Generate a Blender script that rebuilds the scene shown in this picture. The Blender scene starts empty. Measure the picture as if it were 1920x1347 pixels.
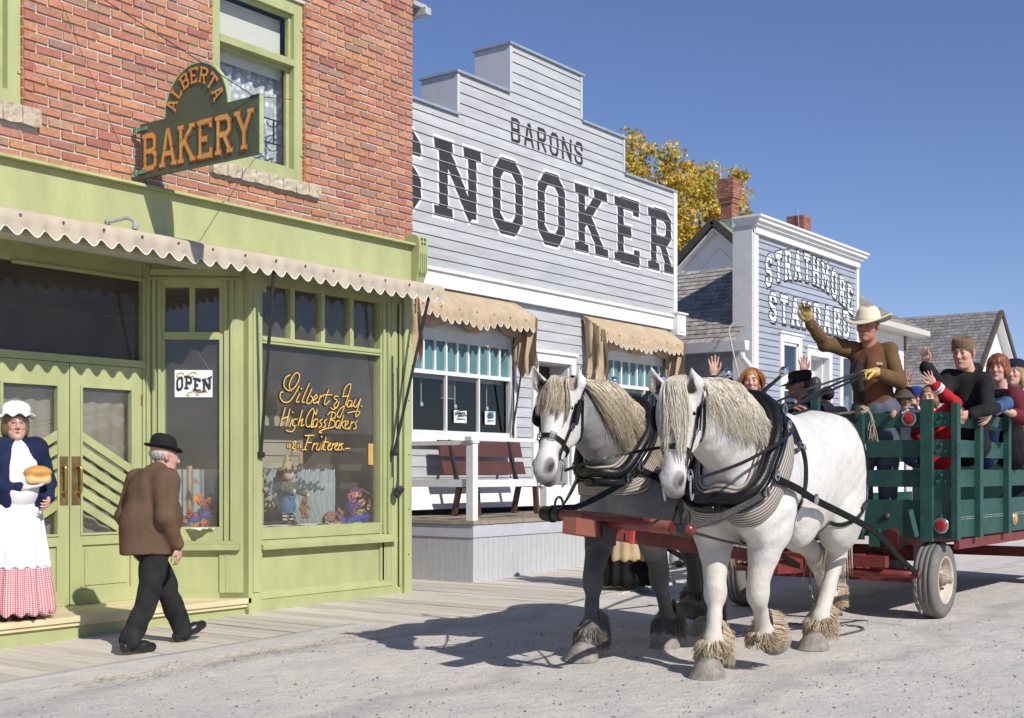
import bpy, bmesh, math, random
import numpy as np
from mathutils import Vector, Matrix
random.seed(7); RNG = np.random.default_rng(7)
SC = bpy.context.scene
COL = SC.collection
# ---------------------------------------------------------------- camera, sky, sun, exposure
FPX, HX, HY, CH = 2410.0, 960.0, 887.0, 1.35            # focal length / horizon of the 1920 px photograph, eye height
TH = math.atan2(1780, FPX); CT, ST = math.cos(TH), math.sin(TH)
cam_d = bpy.data.cameras.new('camera'); cam = bpy.data.objects.new('camera', cam_d); COL.objects.link(cam)
cam.location = (0, 0, CH); cam.rotation_euler = (math.pi/2, 0, TH - math.pi/2)
cam_d.sensor_width = 36; cam_d.lens = FPX/1920*36; cam_d.shift_y = (HY-673.5)/1920
cam_d.clip_start = 0.1; cam_d.clip_end = 3000
SC.camera = cam
SUN_TRAVEL = Vector((0.30, 1.0, -0.80)).normalized()
SUN_EL = math.asin(-SUN_TRAVEL.z)
world = bpy.data.worlds.new('World'); SC.world = world; world.use_nodes = True
wn = world.node_tree.nodes; wl = world.node_tree.links
bg = wn['Background']; sky = wn.new('ShaderNodeTexSky'); sky.sky_type = 'NISHITA'; sky.sun_disc = False
sky.sun_elevation = SUN_EL; sky.sun_rotation = math.atan2(-SUN_TRAVEL.x, -SUN_TRAVEL.y) % (2*math.pi)
sky.altitude = 1000; sky.air_density = 1.0; sky.dust_density = 0.1; sky.ozone_density = 5.0
sm = wn.new('ShaderNodeMix'); sm.data_type = 'RGBA'; sm.blend_type = 'MULTIPLY'; sm.inputs['Factor'].default_value = 1; sm.inputs['B'].default_value = (1.05, .95, 1.06, 1)
wl.new(sky.outputs[0], sm.inputs['A']); wl.new(sm.outputs['Result'], bg.inputs[0]); bg.inputs[1].default_value = 0.10
sun_d = bpy.data.lights.new('sun', 'SUN'); sun_d.energy = 4.7; sun_d.angle = math.radians(0.5); sun_d.color = (1.0, 0.955, 0.89)
sun = bpy.data.objects.new('sun', sun_d); COL.objects.link(sun); sun.location = (0, -10, 30)
sun.rotation_euler = SUN_TRAVEL.to_track_quat('-Z', 'Y').to_euler()
SC.view_settings.view_transform = 'Standard'; SC.view_settings.look = 'None'
SC.view_settings.exposure = 0.08; SC.view_settings.gamma = 1.0; SC.view_settings.use_curve_mapping = False
SC.cycles.max_bounces = 8; SC.cycles.transparent_max_bounces = 24
try: SC.cycles.use_denoising = True
except Exception: pass
# ---------------------------------------------------------------- measuring helpers: a pixel of the photograph onto a real plane
def ray(px, py):
 r = (px-HX)/FPX; u = -(py-HY)/FPX
 return Vector((CT+r*ST, ST-r*CT, u))
def WY(px, py, Y):
 d = ray(px, py); return Vector((0, 0, CH)) + d*(Y/d.y)
def WX(px, py, X):
 d = ray(px, py); return Vector((0, 0, CH)) + d*(X/d.x)
def GP(px, py, z=0.0):
 d = ray(px, py); return Vector((0, 0, CH)) + d*((z-CH)/d.z)
def WD(px, py, f):
 return Vector((0, 0, CH)) + ray(px, py)*f
V = Vector
# ---------------------------------------------------------------- object helpers
def wloc(o):
 p = V((0, 0, 0))
 while o is not None:
  p += o.location; o = o.parent
 return p
def tag(o, label=None, cat=None, group=None, kind=None):
 if label: o['label'] = label
 if cat: o['category'] = cat
 if group: o['group'] = group
 if kind: o['kind'] = kind
 return o
def empty(name, loc, label, cat, group=None):
 o = bpy.data.objects.new(name, None); COL.objects.link(o); o.location = loc
 o.empty_display_size = 0.1
 return tag(o, label, cat, group)
def mesh_obj(name, verts, faces, mats, parent=None, smooth=False, fmat=None, colors=None, label=None):
 base = wloc(parent) if parent is not None else V((0, 0, 0))
 va = np.asarray(verts, dtype=np.float64).reshape(-1, 3) - np.array(base)
 me = bpy.data.meshes.new(name)
 me.from_pydata(va.tolist() if len(va) < 3000000 else va, [], faces if isinstance(faces, list) else faces.tolist())
 if not isinstance(mats, (list, tuple)): mats = [mats]
 for m in mats: me.materials.append(m)
 if fmat is not None: me.polygons.foreach_set('material_index', np.asarray(fmat, dtype=np.int32))
 if smooth: me.polygons.foreach_set('use_smooth', np.ones(len(me.polygons), dtype=bool))
 if colors is not None:
  a = me.color_attributes.new('Col', 'FLOAT_COLOR', 'POINT')
  c = np.ones((len(va), 4), dtype=np.float32); c[:, :3] = colors
  a.data.foreach_set('color', c.ravel())
 me.update()
 o = bpy.data.objects.new(name, me); COL.objects.link(o)
 if parent is not None: o.parent = parent
 if label: o['label'] = label
 return o
def fr(t, up=V((0, 0, 1))):
 t = t.normalized()
 a = up.cross(t)
 if a.length < 1e-4: a = V((1, 0, 0)).cross(t)
 a.normalize(); b = t.cross(a); return a, b
class MB:
 def __init__(s): s.v = []; s.f = []; s.m = []; s.c = []; s.mi = 0; s.col = None
 def add(s, vs, fs):
  n = len(s.v); s.v.extend([tuple(x) for x in vs])
  s.f.extend([tuple(i+n for i in f) for f in fs]); s.m.extend([s.mi]*len(fs))
  s.c.extend([s.col if s.col is not None else (1, 1, 1)]*len(vs)); return s
 def hexa(s, p): # 8 points: bottom 4 ccw, top 4 ccw
  return s.add(p, [(3, 2, 1, 0), (4, 5, 6, 7), (0, 1, 5, 4), (1, 2, 6, 5), (2, 3, 7, 6), (3, 0, 4, 7)])
 def box(s, x0, x1, y0, y1, z0, z1):
  if x0 > x1: x0, x1 = x1, x0
  if y0 > y1: y0, y1 = y1, y0
  if z0 > z1: z0, z1 = z1, z0
  return s.hexa([(x0, y0, z0), (x1, y0, z0), (x1, y1, z0), (x0, y1, z0), (x0, y0, z1), (x1, y0, z1), (x1, y1, z1), (x0, y1, z1)])
 def bar(s, a, b, w, h, up=V((0, 0, 1))):  # rectangular bar from a to b: w across, h along up
  a = V(a); b = V(b); p, q = fr(b-a, up)
  P = []
  for c in (a, b):
   for sx, sy in ((-1, -1), (1, -1), (1, 1), (-1, 1)): P.append(c + p*(sx*w/2) + q*(sy*h/2))
  return s.add(P, [(3, 2, 1, 0), (4, 5, 6, 7), (0, 1, 5, 4), (1, 2, 6, 5), (2, 3, 7, 6), (3, 0, 4, 7)])
 def tube(s, pts, r, n=6, cap=True, flat=None, up=V((0, 0, 1))):
  pts = [V(p) for p in pts]; R = r if isinstance(r, (list, tuple, np.ndarray)) else [r]*len(pts)
  vs = []; fs = []; pa = None
  for i, p in enumerate(pts):
   t = (pts[min(i+1, len(pts)-1)] - pts[max(i-1, 0)])
   if t.length < 1e-9: t = V((0, 0, 1))
   t.normalize()
   if pa is None: a, b = fr(t, up)
   else:
    a = pa - t*pa.dot(t)
    if a.length < 1e-5: a, b = fr(t, up)
    a.normalize(); b = t.cross(a)
   pa = a
   for k in range(n):
    g = 2*math.pi*k/n
    vs.append(p + a*(math.cos(g)*R[i]) + b*(math.sin(g)*R[i]*(flat or 1)))
  for i in range(len(pts)-1):
   for k in range(n):
    fs.append((i*n+k, i*n+(k+1) % n, (i+1)*n+(k+1) % n, (i+1)*n+k))
  if cap:
   fs.append(tuple(range(n-1, -1, -1))); fs.append(tuple((len(pts)-1)*n+k for k in range(n)))
  return s.add(vs, fs)
 def lathe(s, c, axis, prof, n=20, close=True):  # prof: (distance along axis, radius)
  c = V(c); axis = V(axis).normalized(); a, b = fr(axis, V((0, 0, 1)))
  vs = []; fs = []
  for d, r in prof:
   for k in range(n):
    g = 2*math.pi*k/n; vs.append(c + axis*d + (a*math.cos(g) + b*math.sin(g))*r)
  for i in range(len(prof)-1):
   for k in range(n): fs.append((i*n+k, i*n+(k+1) % n, (i+1)*n+(k+1) % n, (i+1)*n+k))
  if close:
   fs.append(tuple(range(n-1, -1, -1))); fs.append(tuple((len(prof)-1)*n+k for k in range(n)))
  return s.add(vs, fs)
 def ball(s, c, r, n=12, m=8, sc=(1, 1, 1)):
  c = V(c); vs = [c+V((0, 0, -r*sc[2]))]; fs = []
  for i in range(1, m):
   t = math.pi*i/m
   for k in range(n):
    g = 2*math.pi*k/n
    vs.append(c+V((r*sc[0]*math.sin(t)*math.cos(g), r*sc[1]*math.sin(t)*math.sin(g), -r*sc[2]*math.cos(t))))
  vs.append(c+V((0, 0, r*sc[2]))); L = len(vs)-1
  for k in range(n):
   fs.append((0, 1+(k+1) % n, 1+k)); fs.append((L, 1+(m-2)*n+k, 1+(m-2)*n+(k+1) % n))
  for i in range(m-2):
   for k in range(n): fs.append((1+i*n+k, 1+i*n+(k+1) % n, 1+(i+1)*n+(k+1) % n, 1+(i+1)*n+k))
  return s.add(vs, fs)
 def prism(s, poly, f0, f1):  # poly: list of 2-D points; f0/f1 map (u,v)->3-D front and back
  n = len(poly); vs = [f0(*p) for p in poly]+[f1(*p) for p in poly]
  fs = [tuple(range(n)), tuple(range(2*n-1, n-1, -1))]+[(i, i+n, (i+1) % n+n, (i+1) % n) for i in range(n)]
  return s.add(vs, fs)
 def build(s, name, mats, parent=None, smooth=False, label=None, colors=False):
  return mesh_obj(name, s.v, s.f, mats, parent, smooth, s.m, s.c if colors else None, label)
def copy_tree(o, parent=None, shift=None):
 c = o.copy(); COL.objects.link(c)
 if parent is not None: c.parent = parent
 if shift is not None: c.location = o.location + V(shift)
 for ch in list(o.children): copy_tree(ch, c)
 return c
def catmull(pts, n=6, closed=False):
 P = [V(p) for p in pts]; out = []; L = len(P)
 rng = range(L if closed else L-1)
 for i in rng:
  if closed: p0, p1, p2, p3 = P[i-1], P[i], P[(i+1) % L], P[(i+2) % L]
  else: p0, p1, p2, p3 = P[max(i-1, 0)], P[i], P[i+1], P[min(i+2, L-1)]
  for k in range(n):
   t = k/n
   out.append(0.5*((2*p1)+(p2-p0)*t+(2*p0-5*p1+4*p2-p3)*t*t+(3*p1-p0-3*p2+p3)*t**3))
 if not closed: out.append(P[-1])
 return out
# ---------------------------------------------------------------- materials
MATS = {}
def nodes(name):
 m = bpy.data.materials.new(name); m.use_nodes = True
 nt = m.node_tree; return m, nt, nt.nodes, nt.links, nt.nodes['Principled BSDF']
def M(name, col, rough=0.65, var=0.12, scale=6.0, bump=0.0, bscale=60.0, metal=0.0, spec=0.4, tint=None, stretch=None, attr=False, detail=5.0):
 if name in MATS: return MATS[name]
 m, nt, N, L, b = nodes(name)
 tc = N.new('ShaderNodeTexCoord'); mp = N.new('ShaderNodeMapping'); L.new(tc.outputs['Object'], mp.inputs[0])
 if stretch: mp.inputs['Scale'].default_value = stretch
 no = N.new('ShaderNodeTexNoise'); no.inputs['Scale'].default_value = scale; no.inputs['Detail'].default_value = detail
 no.inputs['Roughness'].default_value = 0.65
 L.new(mp.outputs[0], no.inputs['Vector'])
 rp = N.new('ShaderNodeMapRange'); L.new(no.outputs['Fac'], rp.inputs[0])
 rp.inputs[1].default_value = 0.3; rp.inputs[2].default_value = 0.7; rp.inputs[3].default_value = 0; rp.inputs[4].default_value = 1
 mx = N.new('ShaderNodeMix'); mx.data_type = 'RGBA'; L.new(rp.outputs[0], mx.inputs['Factor'])
 c = np.array(col); t = np.array(tint) if tint is not None else c*(1-2*var)
 hi = np.clip(c*(1+var*0.6), 0, 1)
 mx.inputs['A'].default_value = (*t, 1); mx.inputs['B'].default_value = (*hi, 1)
 out = mx.outputs['Result']
 if attr:
  at = N.new('ShaderNodeVertexColor'); at.layer_name = 'Col'
  m2 = N.new('ShaderNodeMix'); m2.data_type = 'RGBA'; m2.blend_type = 'MULTIPLY'; m2.inputs['Factor'].default_value = 1
  L.new(at.outputs[0], m2.inputs['A']); L.new(out, m2.inputs['B']); out = m2.outputs['Result']
 L.new(out, b.inputs['Base Color'])
 b.inputs['Roughness'].default_value = rough; b.inputs['Metallic'].default_value = metal; b.inputs['Specular IOR Level'].default_value = spec
 if bump > 0:
  n2 = N.new('ShaderNodeTexNoise'); n2.inputs['Scale'].default_value = bscale; n2.inputs['Detail'].default_value = 4
  L.new(mp.outputs[0], n2.inputs['Vector'])
  bp = N.new('ShaderNodeBump'); bp.inputs['Strength'].default_value = bump; bp.inputs['Distance'].default_value = 0.02
  L.new(n2.outputs['Fac'], bp.inputs['Height']); L.new(bp.outputs[0], b.inputs['Normal'])
 MATS[name] = m; return m
def glass(name, tint=(0.94, 0.95, 0.945), refl=1.0, rough=0.0, dust=0.0):
 if name in MATS: return MATS[name]
 m, nt, N, L, b = nodes(name); N.remove(b)
 o = N['Material Output']; tr = N.new('ShaderNodeBsdfTransparent'); tr.inputs[0].default_value = (*tint, 1)
 gl = N.new('ShaderNodeBsdfGlossy'); gl.inputs['Roughness'].default_value = rough
 no = N.new('ShaderNodeTexNoise'); no.inputs['Scale'].default_value = 1.7; no.inputs['Detail'].default_value = 1.5
 tc = N.new('ShaderNodeTexCoord'); L.new(tc.outputs['Object'], no.inputs['Vector'])
 bp = N.new('ShaderNodeBump'); bp.inputs['Strength'].default_value = 0.02; bp.inputs['Distance'].default_value = 0.05; L.new(no.outputs['Fac'], bp.inputs['Height'])
 L.new(bp.outputs[0], gl.inputs['Normal'])
 lw = N.new('ShaderNodeLayerWeight'); lw.inputs['Blend'].default_value = 0.5
 pw = N.new('ShaderNodeMath'); pw.operation = 'POWER'; pw.inputs[1].default_value = 5.0; L.new(lw.outputs['Facing'], pw.inputs[0])
 mu = N.new('ShaderNodeMath'); mu.operation = 'MULTIPLY_ADD'; mu.inputs[1].default_value = 0.9*refl; mu.inputs[2].default_value = 0.045*refl; L.new(pw.outputs[0], mu.inputs[0])
 mx = N.new('ShaderNodeMixShader'); L.new(mu.outputs[0], mx.inputs[0]); L.new(tr.outputs[0], mx.inputs[1]); L.new(gl.outputs[0], mx.inputs[2])
 out = mx.outputs[0]
 if dust:   # thin dust film, added so its pale haze lifts the dark panes
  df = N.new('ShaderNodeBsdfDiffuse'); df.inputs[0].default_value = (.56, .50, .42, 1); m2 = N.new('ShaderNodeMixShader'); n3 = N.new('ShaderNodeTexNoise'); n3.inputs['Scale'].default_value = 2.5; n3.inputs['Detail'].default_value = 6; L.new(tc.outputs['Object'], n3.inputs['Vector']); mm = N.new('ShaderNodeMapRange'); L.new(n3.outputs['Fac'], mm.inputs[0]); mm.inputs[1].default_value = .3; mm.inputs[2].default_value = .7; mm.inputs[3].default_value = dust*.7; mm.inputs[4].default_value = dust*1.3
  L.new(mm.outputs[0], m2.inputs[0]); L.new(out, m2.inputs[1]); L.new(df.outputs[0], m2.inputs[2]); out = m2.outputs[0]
 L.new(out, o.inputs[0]); MATS[name] = m; return m
GREEN = M('green_paint', (0.405, 0.435, 0.205), 0.55, 0.10, 2.0, bump=0.15, bscale=30, stretch=(1.6, 1.6, .5), detail=8)
GREEN_D = M('green_moulding', (0.395, 0.425, 0.20), 0.55, 0.10, 5.0)
WHITE = M('white_paint', (0.75, 0.75, 0.735), 0.5, 0.06, 5.0, bump=0.06, bscale=40)
GREYB = M('grey_siding_paint', (0.47, 0.48, 0.49), 0.6, 0.10, 1.6, bump=0.12, bscale=14, stretch=(1, 6, 6), attr=True)
BLUEB = M('blue_grey_siding_paint', (0.335, 0.365, 0.43), 0.6, 0.10, 1.6, bump=0.12, bscale=14, stretch=(1, 6, 6), attr=True)
WHITEB = M('white_siding_paint', (0.72, 0.72, 0.72), 0.6, 0.05, 2.0)
BLACKP = M('black_paint', (0.022, 0.022, 0.024), 0.55, 0.25, 9.0, tint=(0.045, 0.045, 0.045))
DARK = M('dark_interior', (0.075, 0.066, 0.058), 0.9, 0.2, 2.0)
STEEL = M('bright_steel', (0.6, 0.6, 0.6), 0.25, 0.1, 20, metal=1.0)
IRON = M('black_iron', (0.03, 0.03, 0.032), 0.45, 0.2, 20, spec=0.5)
BRASS = M('brass', (0.50, 0.34, 0.13), 0.35, 0.2, 15, metal=0.9)
CANVAS = M('tan_canvas', (0.51, 0.435, 0.335), 0.85, 0.09, 4.0, bump=0.15, bscale=120)
CANVAS2 = M('ochre_canvas', (0.50, 0.385, 0.25), 0.85, 0.12, 4.0, bump=0.15, bscale=120)
GLASS = glass('window_glass')
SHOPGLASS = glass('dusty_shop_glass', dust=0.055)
# ---------------------------------------------------------------- lettering: strokes cut into convex pieces
def _g(w, *st): return (w, st)
_c = 0.16
GLY = {
'O': _g(.62, [(.0,.18),(.0,.82),(.16,1),(.46,1),(.62,.82),(.62,.18),(.46,0),(.16,0),'c']),
'S': _g(.6, [(.6,.72),(.6,.85),(.45,1),(.15,1),(0,.85),(0,.66),(.13,.54),(.47,.46),(.6,.34),(.6,.15),(.45,0),(.15,0),(0,.15),(0,.28)]),
'N': _g(.72, [(.0,0),(.0,1)], [(.0,1),(.72,0)], [(.72,0),(.72,1)]),
'K': _g(.68, [(0,0),(0,1)], [(.02,.42),(.62,1)], [(.2,.56),(.66,0)]),
'E': _g(.58, [(0,0),(0,1)], [(0,1),(.56,1),(.56,.82)], [(0,.5),(.38,.5)], [(0,0),(.58,0),(.58,.2)]),
'R': _g(.62, [(0,0),(0,1)], [(0,1),(.44,1),(.58,.88),(.58,.62),(.44,.5),(0,.5)], [(.3,.5),(.62,0)]),
'B': _g(.6, [(0,0),(0,1)], [(0,1),(.42,1),(.55,.9),(.55,.62),(.42,.52),(0,.52)], [(.42,.52),(.6,.4),(.6,.12),(.45,0),(0,0)]),
'A': _g(.68, [(0,0),(.29,1),(.39,1),(.68,0)], [(.13,.33),(.55,.33)]),
'Y': _g(.68, [(0,1),(.34,.45),(.68,1)], [(.34,.45),(.34,0)]),
'L': _g(.55, [(0,1),(0,0),(.55,0),(.55,.2)]),
'T': _g(.62, [(.31,0),(.31,1)], [(0,.82),(0,1),(.62,1),(.62,.82)]),
'M': _g(.82, [(0,0),(0,1),(.41,.35),(.82,1),(.82,0)]),
'H': _g(.66, [(0,0),(0,1)], [(.66,0),(.66,1)], [(0,.5),(.66,.5)]),
'D': _g(.62, [(0,0),(0,1),(.42,1),(.62,.8),(.62,.2),(.42,0),(0,0)]),
'P': _g(.58, [(0,0),(0,1)], [(0,1),(.44,1),(.58,.88),(.58,.6),(.44,.48),(0,.48)]),
'U': _g(.62, [(0,1),(0,.16),(.16,0),(.46,0),(.62,.16),(.62,1)]),
'I': _g(.1, [(.05,0),(.05,1)]),
}
SERIF = {'N': [(0,0),(0,1),(.72,1)], 'K': [(0,0),(0,1),(.62,1),(.66,0)], 'E': [(0,0),(0,1)], 'R': [(0,0),(0,1),(.62,0)], 'B': [(0,0),(0,1)],
'A': [(0,0),(.68,0)], 'Y': [(0,1),(.68,1),(.34,0)], 'L': [(0,1)], 'T': [(.31,0)], 'M': [(0,0),(.82,0),(0,1),(.82,1)], 'H': [(0,0),(0,1),(.66,0),(.66,1)],
'D': [(0,0),(0,1)], 'P': [(0,0),(0,1)], 'I': [(.05,0),(.05,1)]}
def stroke_quads(pts, w, closed=False, ext=0.0):
 P = [np.array(p, float) for p in pts]
 if ext and not closed:
  d = P[0]-P[1]; P[0] = P[0]+d/np.linalg.norm(d)*ext
  d = P[-1]-P[-2]; P[-1] = P[-1]+d/np.linalg.norm(d)*ext
 n = len(P); Ls = []; Rs = []
 for i in range(n):
  a = P[i-1] if (i > 0 or closed) else None
  b = P[(i+1) % n] if (i < n-1 or closed) else None
  ns = []
  for s, e in ((a, P[i]), (P[i], b)):
   if s is None or e is None: continue
   d = e-s; d = d/(np.linalg.norm(d)+1e-9); ns.append(np.array([-d[1], d[0]]))
  m = sum(ns); m = m/(np.linalg.norm(m)+1e-9); k = 1/max(0.45, float(m@ns[0]))
  Ls.append(P[i]+m*w/2*k); Rs.append(P[i]-m*w/2*k)
 out = []
 for i in range(n if closed else n-1):
  j = (i+1) % n; out.append([Ls[i], Rs[i], Rs[j], Ls[j]])
 return out
def text_pieces(text, w=0.2, grow=0.0, gap=0.25, serif=0.0, sx=1.0):
 """list of (layer, convex polygon) in letter heights, and the total width"""
 x = 0.0; out = []; lay = 0
 for ch in text:
  if ch == ' ': x += 0.5; continue
  gw, sts = GLY[ch]
  for st in sts:
   cl = st[-1] == 'c'; pts = [(p[0]*sx+x, p[1]) for p in (st[:-1] if cl else st)]
   lay += 1
   for q in stroke_quads(pts, w+2*grow, cl, (w*0.5 if not cl else 0)*0+grow+(w*0.28 if serif == 0 else 0)): out.append((lay, q))
  if serif:
   for (a, b) in SERIF.get(ch, []):
    lay += 1; sw = w*1.05*serif+grow; sh = w*0.36+grow; cy = b+(w*0.0 if b == 0 else 0)
    out.append((lay, [np.array((a*sx+x-sw, cy-sh)), np.array((a*sx+x+sw, cy-sh)), np.array((a*sx+x+sw, cy+sh)), np.array((a*sx+x-sw, cy+sh))]))
  x += gw*sx+w+gap
 return out, x-gap-w
def clip_poly(poly, axis, lim, keep_less):
 out = []; n = len(poly)
 for i in range(n):
  a = poly[i]; b = poly[(i+1) % n]
  ia = (a[axis] <= lim) == keep_less; ib = (b[axis] <= lim) == keep_less
  if ia: out.append(a)
  if ia != ib:
   t = (lim-a[axis])/(b[axis]-a[axis]+1e-12); out.append(a+(b-a)*t)
 return out
def subdivide(poly, k=1):
 return poly
# ---------------------------------------------------------------- clapboard walls
def clap_wall(name, mat, parent, Y, x_of_z, z0, z1, pitch, holes=(), depth=0.020, zstart=None, lip=0.008, thick=None):
 """weatherboards on the plane Y (outer lip towards -Y). x_of_z(z)->(xl,xr). holes: (x0,x1,z0,z1)"""
 vs = []; fs = []; cs = []; RR = random.Random(int(Y*100)+len(name)); zs = zstart if zstart is not None else z0
 rows = []; z = zs
 while z < z1: rows.append((z, z+pitch)); z += pitch
 def yo(z, r): return Y-depth*(1-(z-r[0])/pitch)
 for r in rows:
  bc = RR.uniform(.93, 1.05); bl = RR.uniform(0, 1)
  br = sorted({max(r[0], z0), min(r[1], z1)} | {h for H in holes for h in H[2:4] if r[0] < h < r[1]} | {b for b in getattr(x_of_z, 'breaks', ()) if r[0] < b < r[1]})
  for a, b in zip(br[:-1], br[1:]):
   if b-a < 1e-5: continue
   mid = (a+b)/2; xl, xr = x_of_z(mid); segs = [(xl, xr)]
   for H in holes:
    if H[2] < mid < H[3]:
     ns = []
     for s0, s1 in segs:
      if H[1] <= s0 or H[0] >= s1: ns.append((s0, s1)); continue
      if H[0] > s0: ns.append((s0, H[0]))
      if H[1] < s1: ns.append((H[1], s1))
     segs = ns
   for s0, s1 in segs:
    n = len(vs); lipz = a
    ya, yb = yo(a, r), yo(b, r)
    vs += [(s0, ya, a), (s1, ya, a), (s1, yb, b), (s0, yb, b)]; fs.append((n, n+1, n+2, n+3)); cs += [(bc, bc, bc)]*4
    if abs(a-r[0]) < 1e-6:   # drip edge
     n = len(vs); vs += [(s0, ya, a), (s1, ya, a), (s1, Y+0.004, a+0.006), (s0, Y+0.004, a+0.006)]; fs.append((n+3, n+2, n+1, n)); cs += [(bc, bc, bc)]*4
 return mesh_obj(name, vs, fs, mat, parent, colors=cs), (zs, pitch, Y, depth)
def paint_on_claps(mb, pieces, place, clap, off, lipgap=0.012):
 """pieces in letter space -> place(u,v)->(x,z) -> clipped to each board and laid on its slope"""
 zs, pitch, Y, depth = clap
 for lay, q in pieces:
  P = [np.array(place(*p)) for p in q]
  zmin = min(p[1] for p in P); zmax = max(p[1] for p in P)
  k = math.floor((zmin-zs)/pitch)
  while zs+k*pitch < zmax:
   a = zs+k*pitch; c = clip_poly(clip_poly(P, 1, a+lipgap, False), 1, a+pitch-0.001, True) if True else None
   if len(c) >= 3:
    vs = [(p[0], Y-depth*(1-(p[1]-a)/pitch)-off-lay*0.00025, p[1]) for p in c]
# face the viewer (-Y)
    ar = sum(c[i][0]*c[(i+1) % len(c)][1]-c[(i+1) % len(c)][0]*c[i][1] for i in range(len(c)))
    idx = list(range(len(c)));
    if ar < 0: idx.reverse()
    mb.add(vs, [tuple(idx)])
   k += 1
def paint_flat(mb, pieces, place):
 for lay, q in pieces:
  P = [place(lay, *p) for p in q]
  mb.add(P, [tuple(range(len(P)))])
# ---------------------------------------------------------------- smooth solid modelling: signed distance fields meshed with surface nets
class Prim: pass
def rc(a, b, r1, r2, k=.03, col=None, sub=False, flat=None):
 """tapered capsule; flat=(axis, factor) squashes the section along an axis"""
 p = Prim(); p.t = 'rc'; p.a = np.array(a, float); p.b = np.array(b, float); p.r1 = r1; p.r2 = r2; p.k = k; p.col = col; p.sub = sub
 p.flat = None
 if flat is not None: ax = np.array(flat[0], float); p.flat = (ax/np.linalg.norm(ax), flat[1])
 R = max(r1, r2)*(max(1, flat[1]) if flat is not None else 1); p.lo = np.minimum(p.a, p.b)-R; p.hi = np.maximum(p.a, p.b)+R; return p
def el(c, r, k=.03, col=None, sub=False, R=None):
 """ellipsoid; R rows = its axes"""
 p = Prim(); p.t = 'el'; p.c = np.array(c, float); p.r = np.array(r, float); p.k = k; p.col = col; p.sub = sub; p.R = np.array(R, float) if R is not None else None
 m = np.max(p.r) if R is not None else p.r; p.lo = p.c-m; p.hi = p.c+m; return p
def half(c, n, k=.005, col=None):  # cut away the side the normal points to
 p = Prim(); p.t = 'half'; p.c = np.array(c, float); n = np.array(n, float); p.n = n/np.linalg.norm(n); p.k = k; p.col = col; p.sub = True; p.lo = p.hi = None; return p
def pdist(p, P):
 if p.t == 'rc':
  ba = p.b-p.a; q = P-p.a; L = ba@ba
  t = np.clip((q@ba)/max(L, 1e-12), 0, 1); d = q-t[:, None]*ba; f = 1.0
  if p.flat is not None:
   ax, fa = p.flat; d = d+ax[None]*((d@ax)*(1/fa-1))[:, None]; f = min(1.0, fa)
  return (np.sqrt((d*d).sum(1))-(p.r1+(p.r2-p.r1)*t))*f
 if p.t == 'el':
  q = P-p.c
  if p.R is not None: q = q@p.R.T
  u = q/p.r; k0 = np.sqrt((u*u).sum(1)); w = u/p.r; k1 = np.sqrt((w*w).sum(1)); return k0*(k0-1)/np.maximum(k1, 1e-9)
 return -((P-p.c)@p.n)
def field(prims, P, want_col=False, base=(.5, .5, .5)):
 d = np.full(len(P), 9.0); C = np.tile(np.array(base, float), (len(P), 1)) if want_col else None
 for p in prims:
  e = pdist(p, P); k = p.k
  if p.sub:
   h = np.clip(.5-.5*(d+e)/k, 0, 1); d = d*(1-h)+(-e)*h+k*h*(1-h)
   if want_col and p.col is not None: C += (np.array(p.col)-C)*h[:, None]
  else:
   h = np.clip(.5+.5*(d-e)/k, 0, 1); d = d*(1-h)+e*h-k*h*(1-h)
   if want_col and p.col is not None: C += (np.array(p.col)-C)*h[:, None]
 return (d, C) if want_col else d
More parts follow.
